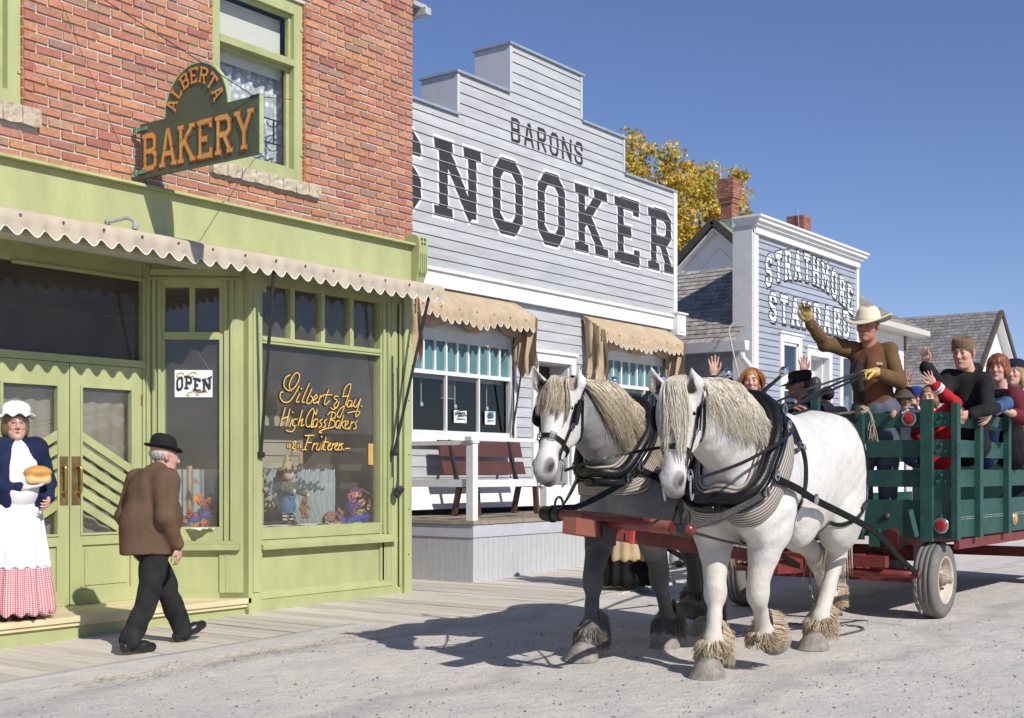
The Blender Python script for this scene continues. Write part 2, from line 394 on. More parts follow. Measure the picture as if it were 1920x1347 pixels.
def sdf_mesh(prims, vox, disp=None, base=(.5, .5, .5), pad=None):
 pos = [p for p in prims if not p.sub]; pad = pad or vox*4
 lo = np.min([p.lo for p in pos], 0)-pad; hi = np.max([p.hi for p in pos], 0)+pad
 B = 12; nb = np.ceil((hi-lo)/(vox*B)).astype(int); n = nb*B+1; D = np.ones(n, np.float32)
 bi = np.stack(np.meshgrid(*[np.arange(k) for k in nb], indexing='ij'), -1).reshape(-1, 3); cen = lo+(bi+.5)*vox*B
 d0 = field(prims, cen); hd = vox*B*.5*1.7321+vox*2+.03; each = [pdist(p, cen) for p in prims]
 loc = np.stack(np.meshgrid(*[np.arange(B+1)]*3, indexing='ij'), -1).reshape(-1, 3)
 for i, (b, dd) in enumerate(zip(bi, d0)):
  s = tuple(slice(q*B, q*B+B+1) for q in b)
  if abs(dd) > hd*1.5: D[s] = 1 if dd > 0 else -1; continue
  sub = [p for p, e in zip(prims, each) if (p.sub and abs(e[i]) < hd*3+p.k*2 or p.sub and e[i] < 0) or (not p.sub and e[i] < max(dd, 0)+hd*2.2+p.k*2)]
  if not sub: continue
  P = lo+(b*B+loc)*vox; v = field(sub, P)
  if disp is not None: v = v+disp(P)
  D[s] = v.reshape(B+1, B+1, B+1)
 S = D < 0; c = np.zeros(np.array(D.shape)-1, np.int8)
 for i in (0, 1):
  for j in (0, 1):
   for k in (0, 1): c += S[i:D.shape[0]-1+i, j:D.shape[1]-1+j, k:D.shape[2]-1+k]
 act = np.argwhere((c > 0) & (c < 8)); idx = -np.ones(c.shape, np.int64); idx[tuple(act.T)] = np.arange(len(act))
 acc = np.zeros((len(act), 3)); cnt = np.zeros(len(act))
 cor = np.array([(i, j, k) for i in (0, 1) for j in (0, 1) for k in (0, 1)]); val = np.stack([D[tuple((act+q).T)] for q in cor], 1)
 for a in range(8):
  for b in range(a+1, 8):
   if abs(cor[a]-cor[b]).sum() != 1: continue
   m = (val[:, a] < 0) != (val[:, b] < 0); t = val[:, a]/(val[:, a]-val[:, b]+1e-20); p = cor[a]+t[:, None]*(cor[b]-cor[a]); acc[m] += p[m]; cnt[m] += 1
 V_ = lo+(act+acc/np.maximum(cnt, 1)[:, None])*vox; F_ = []
 for ax in range(3):
  u, w = (ax+1) % 3, (ax+2) % 3; sh = [slice(None)]*3; sh[ax] = slice(0, -1); sh2 = list(sh); sh2[ax] = slice(1, None)
  e = np.argwhere(S[tuple(sh)] != S[tuple(sh2)]); e = e[(e[:, u] > 0) & (e[:, w] > 0) & (e[:, u] < D.shape[u]-1) & (e[:, w] < D.shape[w]-1)]
  def g(du, dw): q = e.copy(); q[:, u] -= du; q[:, w] -= dw; return idx[tuple(q.T)]
  q = np.stack([g(1, 1), g(0, 1), g(0, 0), g(1, 0)], 1); fl = ~S[tuple(e.T)]; q[fl] = q[fl][:, ::-1]; F_.append(q[(q >= 0).all(1)])
 F_ = np.concatenate(F_); _, C = field(prims, V_, True, base)
 return V_, F_, C
def snap(prims, p, off):
 p = np.array(p, float)
 for _ in range(8):
  e = 1e-3; Q = np.array([p, p+(e, 0, 0), p+(0, e, 0), p+(0, 0, e)]); d = field(prims, Q); g = (d[1:]-d[0])/e; n = g/(np.linalg.norm(g)+1e-9); p = p-n*(d[0]-off)*.8
 return V(p), V(n)
def folds(seed, amp, f=18.0, stretch=(1, 1, .35)):
 r = np.random.default_rng(seed); W = r.normal(0, 1, (7, 3))*np.array(stretch)*f; ph = r.uniform(0, 6.28, 7); A = r.uniform(.4, 1, 7)
 def fn(P): return amp*sum(a*(1.3-2.2*np.abs(np.sin((P@w+q+1.3*np.sin(P@w[::-1]*.37))*.6))) for a, w, q in zip(A, W, ph))/2.2
 return fn
# ---------------------------------------------------------------- ground, boardwalk
def zb(X):
 return float(np.interp(X, [3, 8.5, 12, 16, 20, 60], [-.13, 0, .045, .15, .18, .2]))
def zstreet(X, Y):
 return float(np.interp(X, [0, 4, 8.0, 60], [-.11, -.10, 0, 0])) * float(np.interp(Y, [3, 6.5], [.2, 1])) + 0.006*math.sin(X*1.7+Y*.6)*math.sin(Y*1.3-X*.4)
def ground_mat():
 m, nt, N, L, b = nodes('gravel_road')
 tc = N.new('ShaderNodeTexCoord')
 def noise(s, d=6, r=.6):
  n = N.new('ShaderNodeTexNoise'); n.inputs['Scale'].default_value = s*(1.5 if s > 30 else 1); n.inputs['Detail'].default_value = d; n.inputs['Roughness'].default_value = r
  L.new(tc.outputs['Object'], n.inputs['Vector']); return n.outputs['Fac']
 def ramp(src, stops):
  r = N.new('ShaderNodeValToRGB'); L.new(src, r.inputs[0]); e = r.color_ramp.elements
  while len(e) < len(stops): e.new(0.5)
  for x, (p, c) in zip(e, stops): x.position = p; x.color = (*c, 1)
  return r.outputs[0]
 def mix(a, bb, f, mode='MIX'):
  x = N.new('ShaderNodeMix'); x.data_type = 'RGBA'; x.blend_type = mode
  if isinstance(f, float): x.inputs['Factor'].default_value = f
  else: L.new(f, x.inputs['Factor'])
  L.new(a, x.inputs['A']); L.new(bb, x.inputs['B']); return x.outputs['Result']
 base = ramp(noise(.55, 5), [(.3, (.60, .57, .525)), (.5, (.655, .615, .555)), (.7, (.70, .655, .59))])
 fine = ramp(noise(38, 6, .75), [(.25, (.42, .41, .40)), (.42, (.88, .87, .86)), (.6, (1, 1, 1)), (.75, (1.15, 1.14, 1.12))])
 c = mix(base, fine, 1.0, 'MULTIPLY')
 vo = N.new('ShaderNodeTexVoronoi'); vo.inputs['Scale'].default_value = 80; L.new(tc.outputs['Object'], vo.inputs['Vector'])
 vs = N.new('ShaderNodeSeparateColor'); L.new(vo.outputs['Color'], vs.inputs[0])
 pick = ramp(vs.outputs[0], [(.80, (0, 0, 0)), (.84, (1, 1, 1))]); near = ramp(vo.outputs['Distance'], [(.25, (1, 1, 1)), (.4, (0, 0, 0))])
 pk = mix(pick, near, 1.0, 'MULTIPLY')
 stone = ramp(vs.outputs[1], [(.0, (.15, .14, .15)), (.4, (.30, .30, .33)), (.7, (.40, .34, .29)), (1, (.68, .66, .64))])
 c = mix(c, stone, pk)
 pat = ramp(noise(2.3, 4), [(.42, (0, 0, 0)), (.62, (1, 1, 1))])
 grey = N.new('ShaderNodeRGB'); grey.outputs[0].default_value = (.88, .90, .93, 1)
 c = mix(c, mix(c, grey.outputs[0], 1.0, 'MULTIPLY'), pat)
 sp = N.new('ShaderNodeSeparateXYZ'); L.new(tc.outputs['Object'], sp.inputs[0]); wv = N.new('ShaderNodeMath'); wv.operation = 'MULTIPLY_ADD'; wv.inputs[1].default_value = .55; L.new(sp.outputs[1], wv.inputs[0]); L.new(noise(.35, 3), wv.inputs[2]); fr_ = N.new('ShaderNodeMath'); fr_.operation = 'FRACT'; L.new(wv.outputs[0], fr_.inputs[0])
 trk = ramp(fr_.outputs[0], [(.30, (1, 1, 1)), (.40, (.82, .82, .83)), (.52, (1.05, 1.04, 1.03)), (.64, (1, 1, 1))]); c = mix(c, trk, 1.0, 'MULTIPLY')
 L.new(c, b.inputs['Base Color']); b.inputs['Roughness'].default_value = .95; b.inputs['Specular IOR Level'].default_value = .15
 a1 = N.new('ShaderNodeMath'); a1.operation = 'ADD'; L.new(noise(45, 5, .7), a1.inputs[0]); 
 a2 = N.new('ShaderNodeMath'); a2.operation = 'MULTIPLY'; a2.inputs[1].default_value = 2.5; L.new(noise(7, 3), a2.inputs[0]); L.new(a2.outputs[0], a1.inputs[1])
 bp = N.new('ShaderNodeBump'); bp.inputs['Strength'].default_value = .55; bp.inputs['Distance'].default_value = .018; L.new(a1.outputs[0], bp.inputs['Height']); L.new(bp.outputs[0], b.inputs['Normal'])
 return m
def make_ground():
 xs = np.concatenate([[-600, -150, -40, -10], np.arange(-2, 20, .14), np.geomspace(20, 900, 26)])
 ys = np.concatenate([[-600, -150, -40, -12, -5, -2], np.arange(0, 8.4, .10), [8.8, 9.4, 10.5, 12, 16, 24], np.geomspace(32, 900, 16)])
 vs = []
 for y in ys:
  for x in xs:
   z = zstreet(x, y)
   if 6.6 < y < 8.2:
    ed = 7.42+.10*math.sin(x*1.1)+.05*math.sin(x*3.7+1); t = max(0, 1-abs(y-ed)/.30)
    z += (max(0, zb(x)-zstreet(x, y)+.012))*min(1, t*1.7)*(.75+.25*math.sin(x*2.3))
   if y > 8.0: z = min(z, zb(x)-.08)
   vs.append((x, y, z))
 n = len(xs); fs = [(j*n+i, j*n+i+1, (j+1)*n+i+1, (j+1)*n+i) for j in range(len(ys)-1) for i in range(n-1)]
 o = mesh_obj('gravel_street', vs, fs, ground_mat(), smooth=True); o['kind'] = 'structure'
# loose stones and straw
 mb = MB(); R = random.Random(3)
 for i in range(5200):
  px = R.uniform(-60, 1980); py = 1100+250*R.random()**.8
  p = GP(px, py)
  if p.y > 7.3 or p.y < .5: continue
  r = .004+.012*R.random()**4; z = zstreet(p.x, p.y); mb.col = R.choice([(.45, .43, .40), (.22, .21, .22), (.16, .15, .15), (.34, .32, .32), (.40, .33, .26)])
  n0 = len(mb.v); a = R.random()*6
  pts = [(p.x+r*math.cos(a+k*1.257)*R.uniform(.7, 1.2), p.y+r*math.sin(a+k*1.257)*R.uniform(.7, 1.2), z-.001) for k in range(5)]+[(p.x+r*.2, p.y, z+r*R.uniform(.6, 1.0))]
  mb.add(pts, [(k, (k+1) % 5, 5) for k in range(5)])
 o = mb.build('loose_stones', M('loose_stone', (1, 1, 1), .95, .1, 30, attr=True, spec=.05), colors=True); tag(o, kind='stuff')
 mb = MB()
 for i in range(420):
  cx = R.choice([6.0, 6.6, 7.6, 8.3, 9.2, 7.0, 5.2]); x = cx+R.gauss(0, .35); y = 7.36+R.gauss(0, .09)-.05*abs(x-cx); z = max(zstreet(x, y), zb(x)-.01)+.02
  a = R.uniform(-.9, .9); l = R.uniform(.02, .075); w = .0022
  mb.col = R.choice([(.62, .48, .22), (.52, .38, .17), (.7, .6, .36), (.3, .2, .12)])
  dx, dy = math.cos(a)*l, math.sin(a)*l
  mb.add([(x-dx-dy*w/l, y-dy+dx*w/l, z), (x+dx-dy*w/l, y+dy+dx*w/l, z+.004), (x+dx+dy*w/l, y+dy-dx*w/l, z+.004), (x-dx+dy*w/l, y-dy-dx*w/l, z)], [(0, 1, 2, 3)])
 o = mb.build('scattered_straw', M('dry_straw', (1, 1, 1), .8, .1, 30, attr=True), colors=True); tag(o, kind='stuff')
def make_boardwalk():
 mb = MB(); R = random.Random(5); x = 2.0
 while x < 34:
  w = R.uniform(.185, .215) if x < 16 else .4; g = .011
  y0 = 7.46+.11*math.sin(x*.9+.5)+R.uniform(-.03, .03); y1 = 12.5 if x > 10.9 else 10.0
  za = zb(x)+R.uniform(-.004, .004); zc = zb(x+w)+R.uniform(-.004, .004)
  c = R.uniform(.85, 1.1); mb.col = (c, c*R.uniform(.97, 1.0), c*R.uniform(.93, .99))
  n = 6; ys = [y0+(y1-y0)*k/n for k in range(n+1)]; vs = []
  for y in ys:
   j = R.uniform(-.003, .003); k = R.uniform(-.002, .002)
   vs += [(x+k, y, za+j), (x+w-g+k, y, zc+j), (x+w-g, y, zc-.06), (x, y, za-.06)]
  fs = []
  for i in range(n):
   a = i*4; b = a+4; fs += [(a, a+1, b+1, b), (a+1, a+2, b+2, b+1), (a+3, a, b, b+3)]
  fs.append((0, 3, 2, 1)); mb.add(vs, fs); x += w
 m = M('weathered_boards', (.60, .555, .485), .85, .16, 2.2, bump=.35, bscale=30, stretch=(9, .5, 9), attr=True, tint=(.49, .45, .39))
 o = mb.build('boardwalk', m, colors=True); tag(o, kind='structure')
make_ground(); make_boardwalk()
# ---------------------------------------------------------------- shingle roofs
def shingle_mat(name, c0, c1, c2):
 m, nt, N, L, b = nodes(name)
 at = N.new('ShaderNodeVertexColor'); at.layer_name = 'Col'
 tc = N.new('ShaderNodeTexCoord'); no = N.new('ShaderNodeTexNoise'); no.inputs['Scale'].default_value = 9; no.inputs['Detail'].default_value = 6; L.new(tc.outputs['Object'], no.inputs['Vector'])
 r = N.new('ShaderNodeValToRGB'); L.new(no.outputs['Fac'], r.inputs[0]); e = r.color_ramp.elements; e[0].position = .3; e[0].color = (*c0, 1); e[1].position = .7; e[1].color = (*c2, 1); x = e.new(.5); x.color = (*c1, 1)
 mx = N.new('ShaderNodeMix'); mx.data_type = 'RGBA'; mx.blend_type = 'MULTIPLY'; mx.inputs['Factor'].default_value = 1; L.new(at.outputs[0], mx.inputs['A']); L.new(r.outputs[0], mx.inputs['B'])
 L.new(mx.outputs['Result'], b.inputs['Base Color']); b.inputs['Roughness'].default_value = .9; b.inputs['Specular IOR Level'].default_value = .2
 return m
SHING = shingle_mat('weathered_shingles', (.27, .25, .23), (.36, .335, .30), (.44, .41, .37))
SHINGD = shingle_mat('dark_shingles', (.19, .18, .18), (.24, .23, .23), (.30, .285, .28))
def shingles(mb, e0, e1, r0, r1, course=.14, wid=.16, lift=.02, seed=1):
 """courses from the eave line e0-e1 up to the ridge line r0-r1"""
 e0, e1, r0, r1 = V(e0), V(e1), V(r0), V(r1); R = random.Random(seed)
 L = max((r0-e0).length, (r1-e1).length); n = max(1, int(L/course)); nn = (e1-e0).cross(r0-e0).normalized()
 if nn.z < 0: nn = -nn
 for i in range(n):
  t0 = i/n; t1 = min(1, (i+1.15)/n); a = e0.lerp(r0, t0); b = e1.lerp(r1, t0); c = e1.lerp(r1, t1); d = e0.lerp(r0, t1)
  W = (b-a).length; k = max(1, int(W/wid)); off = R.random()
  us = [0]+sorted((j+off+R.uniform(-.2, .2))/k for j in range(k) if 0 < (j+off)/k < 1)+[1]
  for u0, u1 in zip(us[:-1], us[1:]):
   if u1-u0 < 1e-4: continue
   g = R.uniform(.72, 1.15); mb.col = (g, g*R.uniform(.98, 1.01), g*R.uniform(.95, 1.02)); dz = R.uniform(-.004, .004)
   q = lift+R.uniform(-.004, .006); e = .004/max(W, .1)
   A = a.lerp(b, u0+e)+nn*q; B = a.lerp(b, u1-e)+nn*q; C = d.lerp(c, u1-e)+nn*.003; D = d.lerp(c, u0+e)+nn*.003
   A += (a-d).normalized()*dz; B += (a-d).normalized()*dz
   mb.add([A, B, C, D, A-nn*q, B-nn*q], [(0, 1, 2, 3), (4, 5, 1, 0)])
# ---------------------------------------------------------------- bakery
YF = 9.4; YD = 10.17
bakery = empty('bakery_building', (8, YF, 0), 'red brick bakery with a lime green shopfront and recessed double doors', 'shop building')
def frame(mb, x0, x1, z0, z1, w, ya, yb, wb=None, wt=None):
 wb = w if wb is None else wb; wt = w if wt is None else wt
 mb.box(x0, x0+w, ya, yb, z0, z1); mb.box(x1-w, x1, ya, yb, z0, z1); mb.box(x0+w, x1-w, ya, yb, z0, z0+wb); mb.box(x0+w, x1-w, ya, yb, z1-wt, z1)
def brick_wall():
 Y = YF+.07; mb = MB(); R = random.Random(11); C = .0833; L = .243; X0, X1 = 3.6, 10.93; Z0 = 3.90; Z1 = 7.3
 holes = [(8.07, 9.265, 4.29, 6.12), (4.88, 6.08, 4.34, 6.16)]; sills = [(8.02, 9.44, 4.165, 4.29), (4.8, 6.215, 4.19, 4.34)]
 pal = [(.49, .185, .095), (.52, .22, .115), (.46, .17, .10), (.55, .25, .11), (.40, .125, .085), (.37, .10, .075), (.33, .20, .13), (.30, .19, .16), (.57, .27, .12), (.50, .235, .15), (.42, .17, .13), (.52, .30, .20)]
 wts = [6, 6, 5, 4, 3, 2, 2, 1.3, 2.5, 4, 2, 1.6]
 i = 0; z = Z0
 while z < Z1:
  x = X1-(.121 if i % 2 else .243)
  first = True
  xs = [X1]
  while x > X0: xs.append(x); x -= L*R.uniform(.985, 1.015)
  for xb, xa in zip(xs[:-1], xs[1:]):
   segs = [(xa, xb)]
   for h in holes+sills:
    if z+C*.5 > h[2] and z+C*.5 < h[3]:
     ns = []
     for s0, s1 in segs:
      if h[1] <= s0 or h[0] >= s1: ns.append((s0, s1)); continue
      if h[0] > s0+.02: ns.append((s0, h[0]))
      if h[1] < s1-.02: ns.append((h[1], s1))
     segs = ns
   for s0, s1 in segs:
    g = .0062; c = R.choices(pal, wts)[0]; f = R.uniform(.9, 1.12); c = tuple(.62*q+.38*w_ for q, w_ in zip(c, (.49, .285, .195))); mb.col = tuple(min(1, q*f*R.uniform(.96, 1.04)) for q in c)
    a, b, lo, hi = s0+g+R.uniform(-.002, .002), s1-g+R.uniform(-.002, .002), z+.008+R.uniform(-.002, .002), z+C-.008+R.uniform(-.002, .002)
    if abs(s1-X1) < 1e-6: b = X1
    d = R.uniform(.011, .019); t = R.uniform(-.002, .002); e = .006
    P = [(a, Y, lo), (b, Y, lo), (b, Y, hi), (a, Y, hi), (a+e*R.random(), Y-d+t, lo+e*R.random()), (b-e*R.random(), Y-d-t, lo+e*R.random()), (b-e*R.random(), Y-d+t, hi-e*R.random()), (a+e*R.random(), Y-d-t, hi-e*R.random())]
    mb.add(P, [(4, 5, 6, 7), (0, 1, 5, 4), (1, 2, 6, 5), (2, 3, 7, 6), (3, 0, 4, 7)])
  z += C; i += 1
# reveals at the right of each opening (bricks returning inwards)
 for h in holes:
  k = 0; z = h[2]
  while z < h[3]:
   c = R.choices(pal, wts)[0]; mb.col = c; mb.box(h[1]-.001, h[1]+.11, Y-.004, Y+.13, z+.006, min(z+C-.006, h[3])); z += C
 m = M('brick_faces', (1, 1, 1), .85, .16, 26, bump=.5, bscale=45, attr=True, tint=(.72, .70, .70))
 o = mb.build('brickwork', m, bakery, colors=True)
 mw = MB(); yb = Y+.35
# mortar backing sheet with the openings left out
 xs = [X0, 4.88, 6.08, 8.07, 9.265, X1-.004]
 for a, b in zip(xs[:-1], xs[1:]):
  hs = [h for h in holes if abs(h[0]-a) < .01]
  if hs: mw.box(a, b, Y, Y+.3, 3.3, hs[0][2]); mw.box(a, b, Y, Y+.3, hs[0][3], Z1)
  else: mw.box(a, b, Y, Y+.3, 3.3, Z1)
 mw.box(X1-.30, X1-.004, Y+.3, 16, 0, Z1); mw.box(X0, X1-.3, 15.7, 16, 0, Z1)
 mw.build('wall', M('mortar', (.56, .52, .47), .9, .1, 20), bakery)
# eave stub at the corner
 me = MB(); me.box(X0, 11.05, 9.1, 16.2, 7.3, 7.45); p = WY(800, 14, 9.25)
 me.build('roof', M('dark_eave', (.05, .065, .05), .7, .2, 5), bakery)
 mg = MB(); a = WX(779, 12, 10.95); 
 mg.box(10.93, 11.16, 9.44, 15.9, a.z+.02, a.z+.07); mg.box(11.06, 11.16, 9.38, 15.9, a.z-.055, a.z+.022); mg.build('gutter', M('grey_tin', (.42, .44, .45), .5, .1, 8), bakery)
# stone sills
 for s in sills:
  q = MB(); n = int((s[1]-s[0])/.16); xs = [s[0]+(s[1]-s[0])*k/n for k in range(n+1)]
  R2 = random.Random(2)
  for a, b in zip(xs[:-1], xs[1:]):
   j = lambda: R2.uniform(-.012, .012)
   nx = 3; nz = 3; vs = []; 
   for iz in range(nz+1):
    for ix in range(nx+1): vs.append((a+.003+(b-a-.006)*ix/nx, Y-.075+abs(j()), s[2]+j()*.7*(iz == 0)+(s[3]-s[2])*iz/nz))
   fs = [(iz*4+ix, iz*4+ix+1, iz*4+ix+5, iz*4+ix+4) for iz in range(nz) for ix in range(nx)]
   q.add(vs, fs); q.box(a+.003, b-.003, Y-.06, Y+.1, s[2]+.012, s[3]-.002)
  q.build('stone_sill', M('rough_sandstone', (.55, .47, .35), .9, .2, 14, bump=.7, bscale=30), bakery)
# upper windows
 for h, lace in ((holes[0], True), (holes[1], True)):
  x0, x1, z0, z1 = h; yo = Y+.03; fo = MB(); frame(fo, x0, x1, z0, z1, .115, yo, yo+.12, .13, .13)
  for z in (z0+.28, z0+.95, z1-.28): fo.box(x1-.03, x1+.0, yo-.012, yo, z, z+.018)
  w = fo.build('window', GREEN, bakery)
  zt = z0+1.20; fi = MB(); fi.box(x0+.115, x1-.115, yo-.01, yo+.09, zt-.03, zt+.035)
  frame(fi, x0+.115, x1-.115, zt+.035, z1-.13, .03, yo+.05, yo+.10); frame(fi, x0+.115, x1-.115, z0+.13, zt-.03, .035, yo+.075, yo+.115)
  fi.build('sash', GREEN_D, w)
  g = MB(); g.box(x0+.14, x1-.14, yo+.07, yo+.0705, zt+.05, z1-.15); g.box(x0+.14, x1-.14, yo+.095, yo+.099, z0+.15, zt-.05); g.build('pane', GLASS, w)
  bl = MB(); bl.box(x0+.12, x1-.12, yo+.2, yo+.205, zt-.14, z1-.16); bl.build('blind', M('cream_blind', (.72, .71, .64), .8, .04, 2), w)
  lc = MB(); n = 46; zz = [z0+.1, z0+.5, z0+.9, zt+.1]
  vs = [(x0+.05+(x1-x0-.1)*k/n, yo+.26+.022*math.sin(k*1.05+.6*math.sin(k*.31))+.006*math.sin(k*2.7+j), z) for j, z in enumerate(zz) for k in range(n+1)]
  lc.add(vs, [(j*(n+1)+k, j*(n+1)+k+1, (j+1)*(n+1)+k+1, (j+1)*(n+1)+k) for j in range(3) for k in range(n)])
  lm, nt, N, L, b = nodes('lace'); tc = N.new('ShaderNodeTexCoord'); vo = N.new('ShaderNodeTexVoronoi'); vo.inputs['Scale'].default_value = 17; L.new(tc.outputs['Object'], vo.inputs['Vector'])
  rp = N.new('ShaderNodeValToRGB'); L.new(vo.outputs['Distance'], rp.inputs[0]); e = rp.color_ramp.elements; e[0].position = .28; e[0].color = (.80, .81, .82, 1); e[1].position = .55; e[1].color = (.42, .44, .47, 1)
  L.new(rp.outputs[0], b.inputs['Base Color']); b.inputs['Roughness'].default_value = .9
  lc.build('lace_curtain', lm, w, smooth=True)
# leaded scroll bars of the lower sash
  sb = MB()
  for zq in (z0+.60, z0+.36): sb.box(x0+.15, x1-.15, yo+.104, yo+.112, zq, zq+.014)
  for xq in (x0+.3, (x0+x1)/2, x1-.3): sb.box(xq, xq+.018, yo+.104, yo+.112, z0+.37, z0+.60)
  for xq in (x0+.4, x1-.3): sb.tube(catmull([(xq-.09, yo+.108, z0+.58), (xq-.06, yo+.108, z0+.54), (xq, yo+.108, z0+.535), (xq+.06, yo+.108, z0+.56), (xq+.07, yo+.108, z0+.59)], 5), .006, 5)
  for xq in (x0+.4, x1-.3): sb.tube(catmull([(xq-.09, yo+.108, z0+.34), (xq-.06, yo+.108, z0+.30), (xq, yo+.108, z0+.295), (xq+.06, yo+.108, z0+.32), (xq+.07, yo+.108, z0+.35)], 5), .006, 5)
  sb.build('scrollwork', IRON, w)
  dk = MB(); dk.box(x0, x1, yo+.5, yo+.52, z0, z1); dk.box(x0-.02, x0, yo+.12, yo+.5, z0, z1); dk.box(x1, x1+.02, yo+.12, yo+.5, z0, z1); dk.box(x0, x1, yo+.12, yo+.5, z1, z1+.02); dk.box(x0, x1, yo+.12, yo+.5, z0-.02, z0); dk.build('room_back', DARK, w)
brick_wall()
# --- shopfront
XA = 8.41; XB = 10.80; XWL, XWR = 8.615, 10.325   # pilaster left edge, right corner, glass
def shopfront():
 f = MB()   # fascia and cornice
 f.box(3.6, 10.86, YF-.04, YF+.06, 3.36, 3.86); o = f.build('fascia', GREEN, bakery)
 c = MB(); c.hexa([(3.6, YF-.115, 3.862), (10.82, YF-.115, 3.862), (10.82, YF+.06, 3.862), (3.6, YF+.06, 3.862), (3.6, YF-.10, 3.89), (10.82, YF-.10, 3.89), (10.82, YF+.065, 3.93), (3.6, YF+.065, 3.93)])
 c.build('cornice', GREEN_D, bakery)
 b = MB()   # corbel at the corner: rounded head, body sweeping out
 prof = [(YF+.06, 3.40), (YF-.05, 3.40), (YF-.10, 3.46), (YF-.15, 3.60), (YF-.16, 3.86), (YF-.155, 3.93), (YF-.12, 3.975), (YF-.06, 3.99), (YF+.06, 3.985)]
 b.prism(prof, lambda u, v: (10.79, u, v), lambda u, v: (10.935, u, v))
 for k in range(4): b.box(10.805+.032*k, 10.82+.032*k, YF-.172, YF-.15, 3.56, 3.78)
 br = b.build('corbel', GREEN, bakery)
 h = MB()
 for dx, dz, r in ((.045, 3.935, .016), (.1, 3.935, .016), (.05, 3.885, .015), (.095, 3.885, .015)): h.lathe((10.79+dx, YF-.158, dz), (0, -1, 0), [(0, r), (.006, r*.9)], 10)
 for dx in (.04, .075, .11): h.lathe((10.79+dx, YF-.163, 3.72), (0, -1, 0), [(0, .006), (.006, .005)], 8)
 h.build('hole_shade_disc', M('hole_shade', (.06, .07, .03), .8, .1), br)  # dark discs stand in for the shade inside the corbel's holes
# pilasters
 for x0, x1, name in ((XA, XA+.175, 'l'), (10.50, XB, 'r')):
  p = MB()
  if name == 'l':
   p.box(x0, x1, YF-.05, YF+.08, zb(x0)-.06, 3.37); p.box(x0+.05, x1-.045, YF-.063, YF-.05, .2, 3.2); p.box(x0-.012, x1+.012, YF-.07, YF-.05, zb(x0)-.05, .05); p.box(x0-.02, x1+.02, YF-.085, YF-.05, 3.10, 3.36)
  else:
   p.box(x0, x1, YF-.01, YF+.12, zb(x0)-.05, 3.37); p.box(x0+.10, x0+.15, YF-.028, YF-.01, .12, 3.2); p.box(10.60, 10.635, YF-.04, YF-.01, .12, 3.2); p.box(10.665, 10.785, YF-.055, YF-.01, zb(x0)-.05, 3.37)
  pil = p.build('pilaster', GREEN, bakery)
  if name == 'r':
   q = MB()
   for z in (.45, .95, 1.55, 2.15, 2.75): q.lathe((10.735, YF-.056, z), (0, -1, 0), [(0, .009), (.004, .007)], 8)
   q.build('screw', IRON, pil)
# window frame
 w = MB(); y0, y1 = YF-.005, YF+.09
 w.box(XA+.175, XWL, y0, y1, .12, 3.37); w.box(XWR, 10.5, y0, y1, .12, 3.37)
 w.box(XWL, XWR, y0, y1, .70, .815); w.box(XWL, XWR, y0-.015, y1, 2.615, 2.685); w.box(XWL, XWR, y0-.025, y0-.015, 2.64, 2.66); w.box(XWL, XWR, y0, y1, 3.19, 3.37)
 for k in (1, 2, 3):
  x = XWL+(XWR-XWL)*k/4; w.box(x-.028, x+.028, y0+.012, y1, 2.685, 3.19)
 w.box(XWR+.03, XWR+.06, y0-.02, y0, .7, 3.2); w.box(XWR+.10, XWR+.13, y0-.028, y0, .7, 3.2)
 win = w.build('display_window', GREEN, bakery)
 s = MB(); s.hexa([(XA+.16, YF-.085, .605), (10.52, YF-.085, .605), (10.52, YF+.02, .605), (XA+.16, YF+.02, .605), (XA+.16, YF-.085, .645), (10.52, YF-.085, .645), (10.52, YF+.02, .70), (XA+.16, YF+.02, .70)])
 s.build('sill', GREEN_D, win)
 g = MB(); g.box(XWL, XWR, YF+.05, YF+.055, .815, 2.615)
 for k in range(4):
  a = XWL+(XWR-XWL)*k/4+.02; g.box(a, a+(XWR-XWL)/4-.04, YF+.05, YF+.055, 2.68, 3.195)
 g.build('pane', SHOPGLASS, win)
 st = MB(); st.box(WY(696, 850, YF).x, WY(705, 850, YF).x, YF+.040, YF+.042, WY(700, 872, YF).z, WY(700, 832, YF).z); 
 st.build('sticker', M('orange_sticker', (.62, .36, .10), .6, .1), win)
# stall riser panel
 r = MB(); r.box(XA+.175, 10.5, YF+.02, YF+.1, zb(9)-.08, .61); r.box(XA+.175, 10.5, YF-.02, YF+.02, zb(9)-.08, .125)
 r.hexa([(XA+.175, YF-.03, .125), (10.5, YF-.03, .125), (10.5, YF+.02, .125), (XA+.175, YF+.02, .125), (XA+.175, YF-.022, .15), (10.5, YF-.022, .15), (10.5, YF+.02, .19), (XA+.175, YF+.02, .19)])
 r.box(10.36, 10.385, YF-.005, YF+.02, .19, .61); r.box(10.42, 10.445, YF-.01, YF+.02, .19, .61); r.box(XA+.175, XA+.2, YF, YF+.02, .19, .61)
 r.build('stall_riser', GREEN, bakery)
# recess: step, doors, splayed window, transom light, ceiling
 t = MB(); t.box(3.6, XA+.035, YF-.05, YD+.02, .10, .148); t.build('step', M('cream_paint', (.66, .58, .36), .6, .12, 4, bump=.1, tint=(.56, .48, .29)), bakery)
 t = MB(); t.box(3.6, XA+.02, YF-.03, YF+.06, .065, .099); t.build('step_nosing', M('cream_paint', (.66, .58, .36)), bakery)
 t = MB(); t.box(3.6, XA-.002, YF, YF+.3, -.25, .065); t.build('step_riser', GREEN, bakery)
 t = MB(); t.box(3.6, XA+.1, YF+.08, 10.6, 3.345, 3.37); t.box(3.6, XA, YF-.03, YF+.08, 3.30, 3.359); t.build('soffit', GREEN_D, bakery)
# doors
 xc = WY(125, 1128, YD).x; zt = 2.345; dw = .79
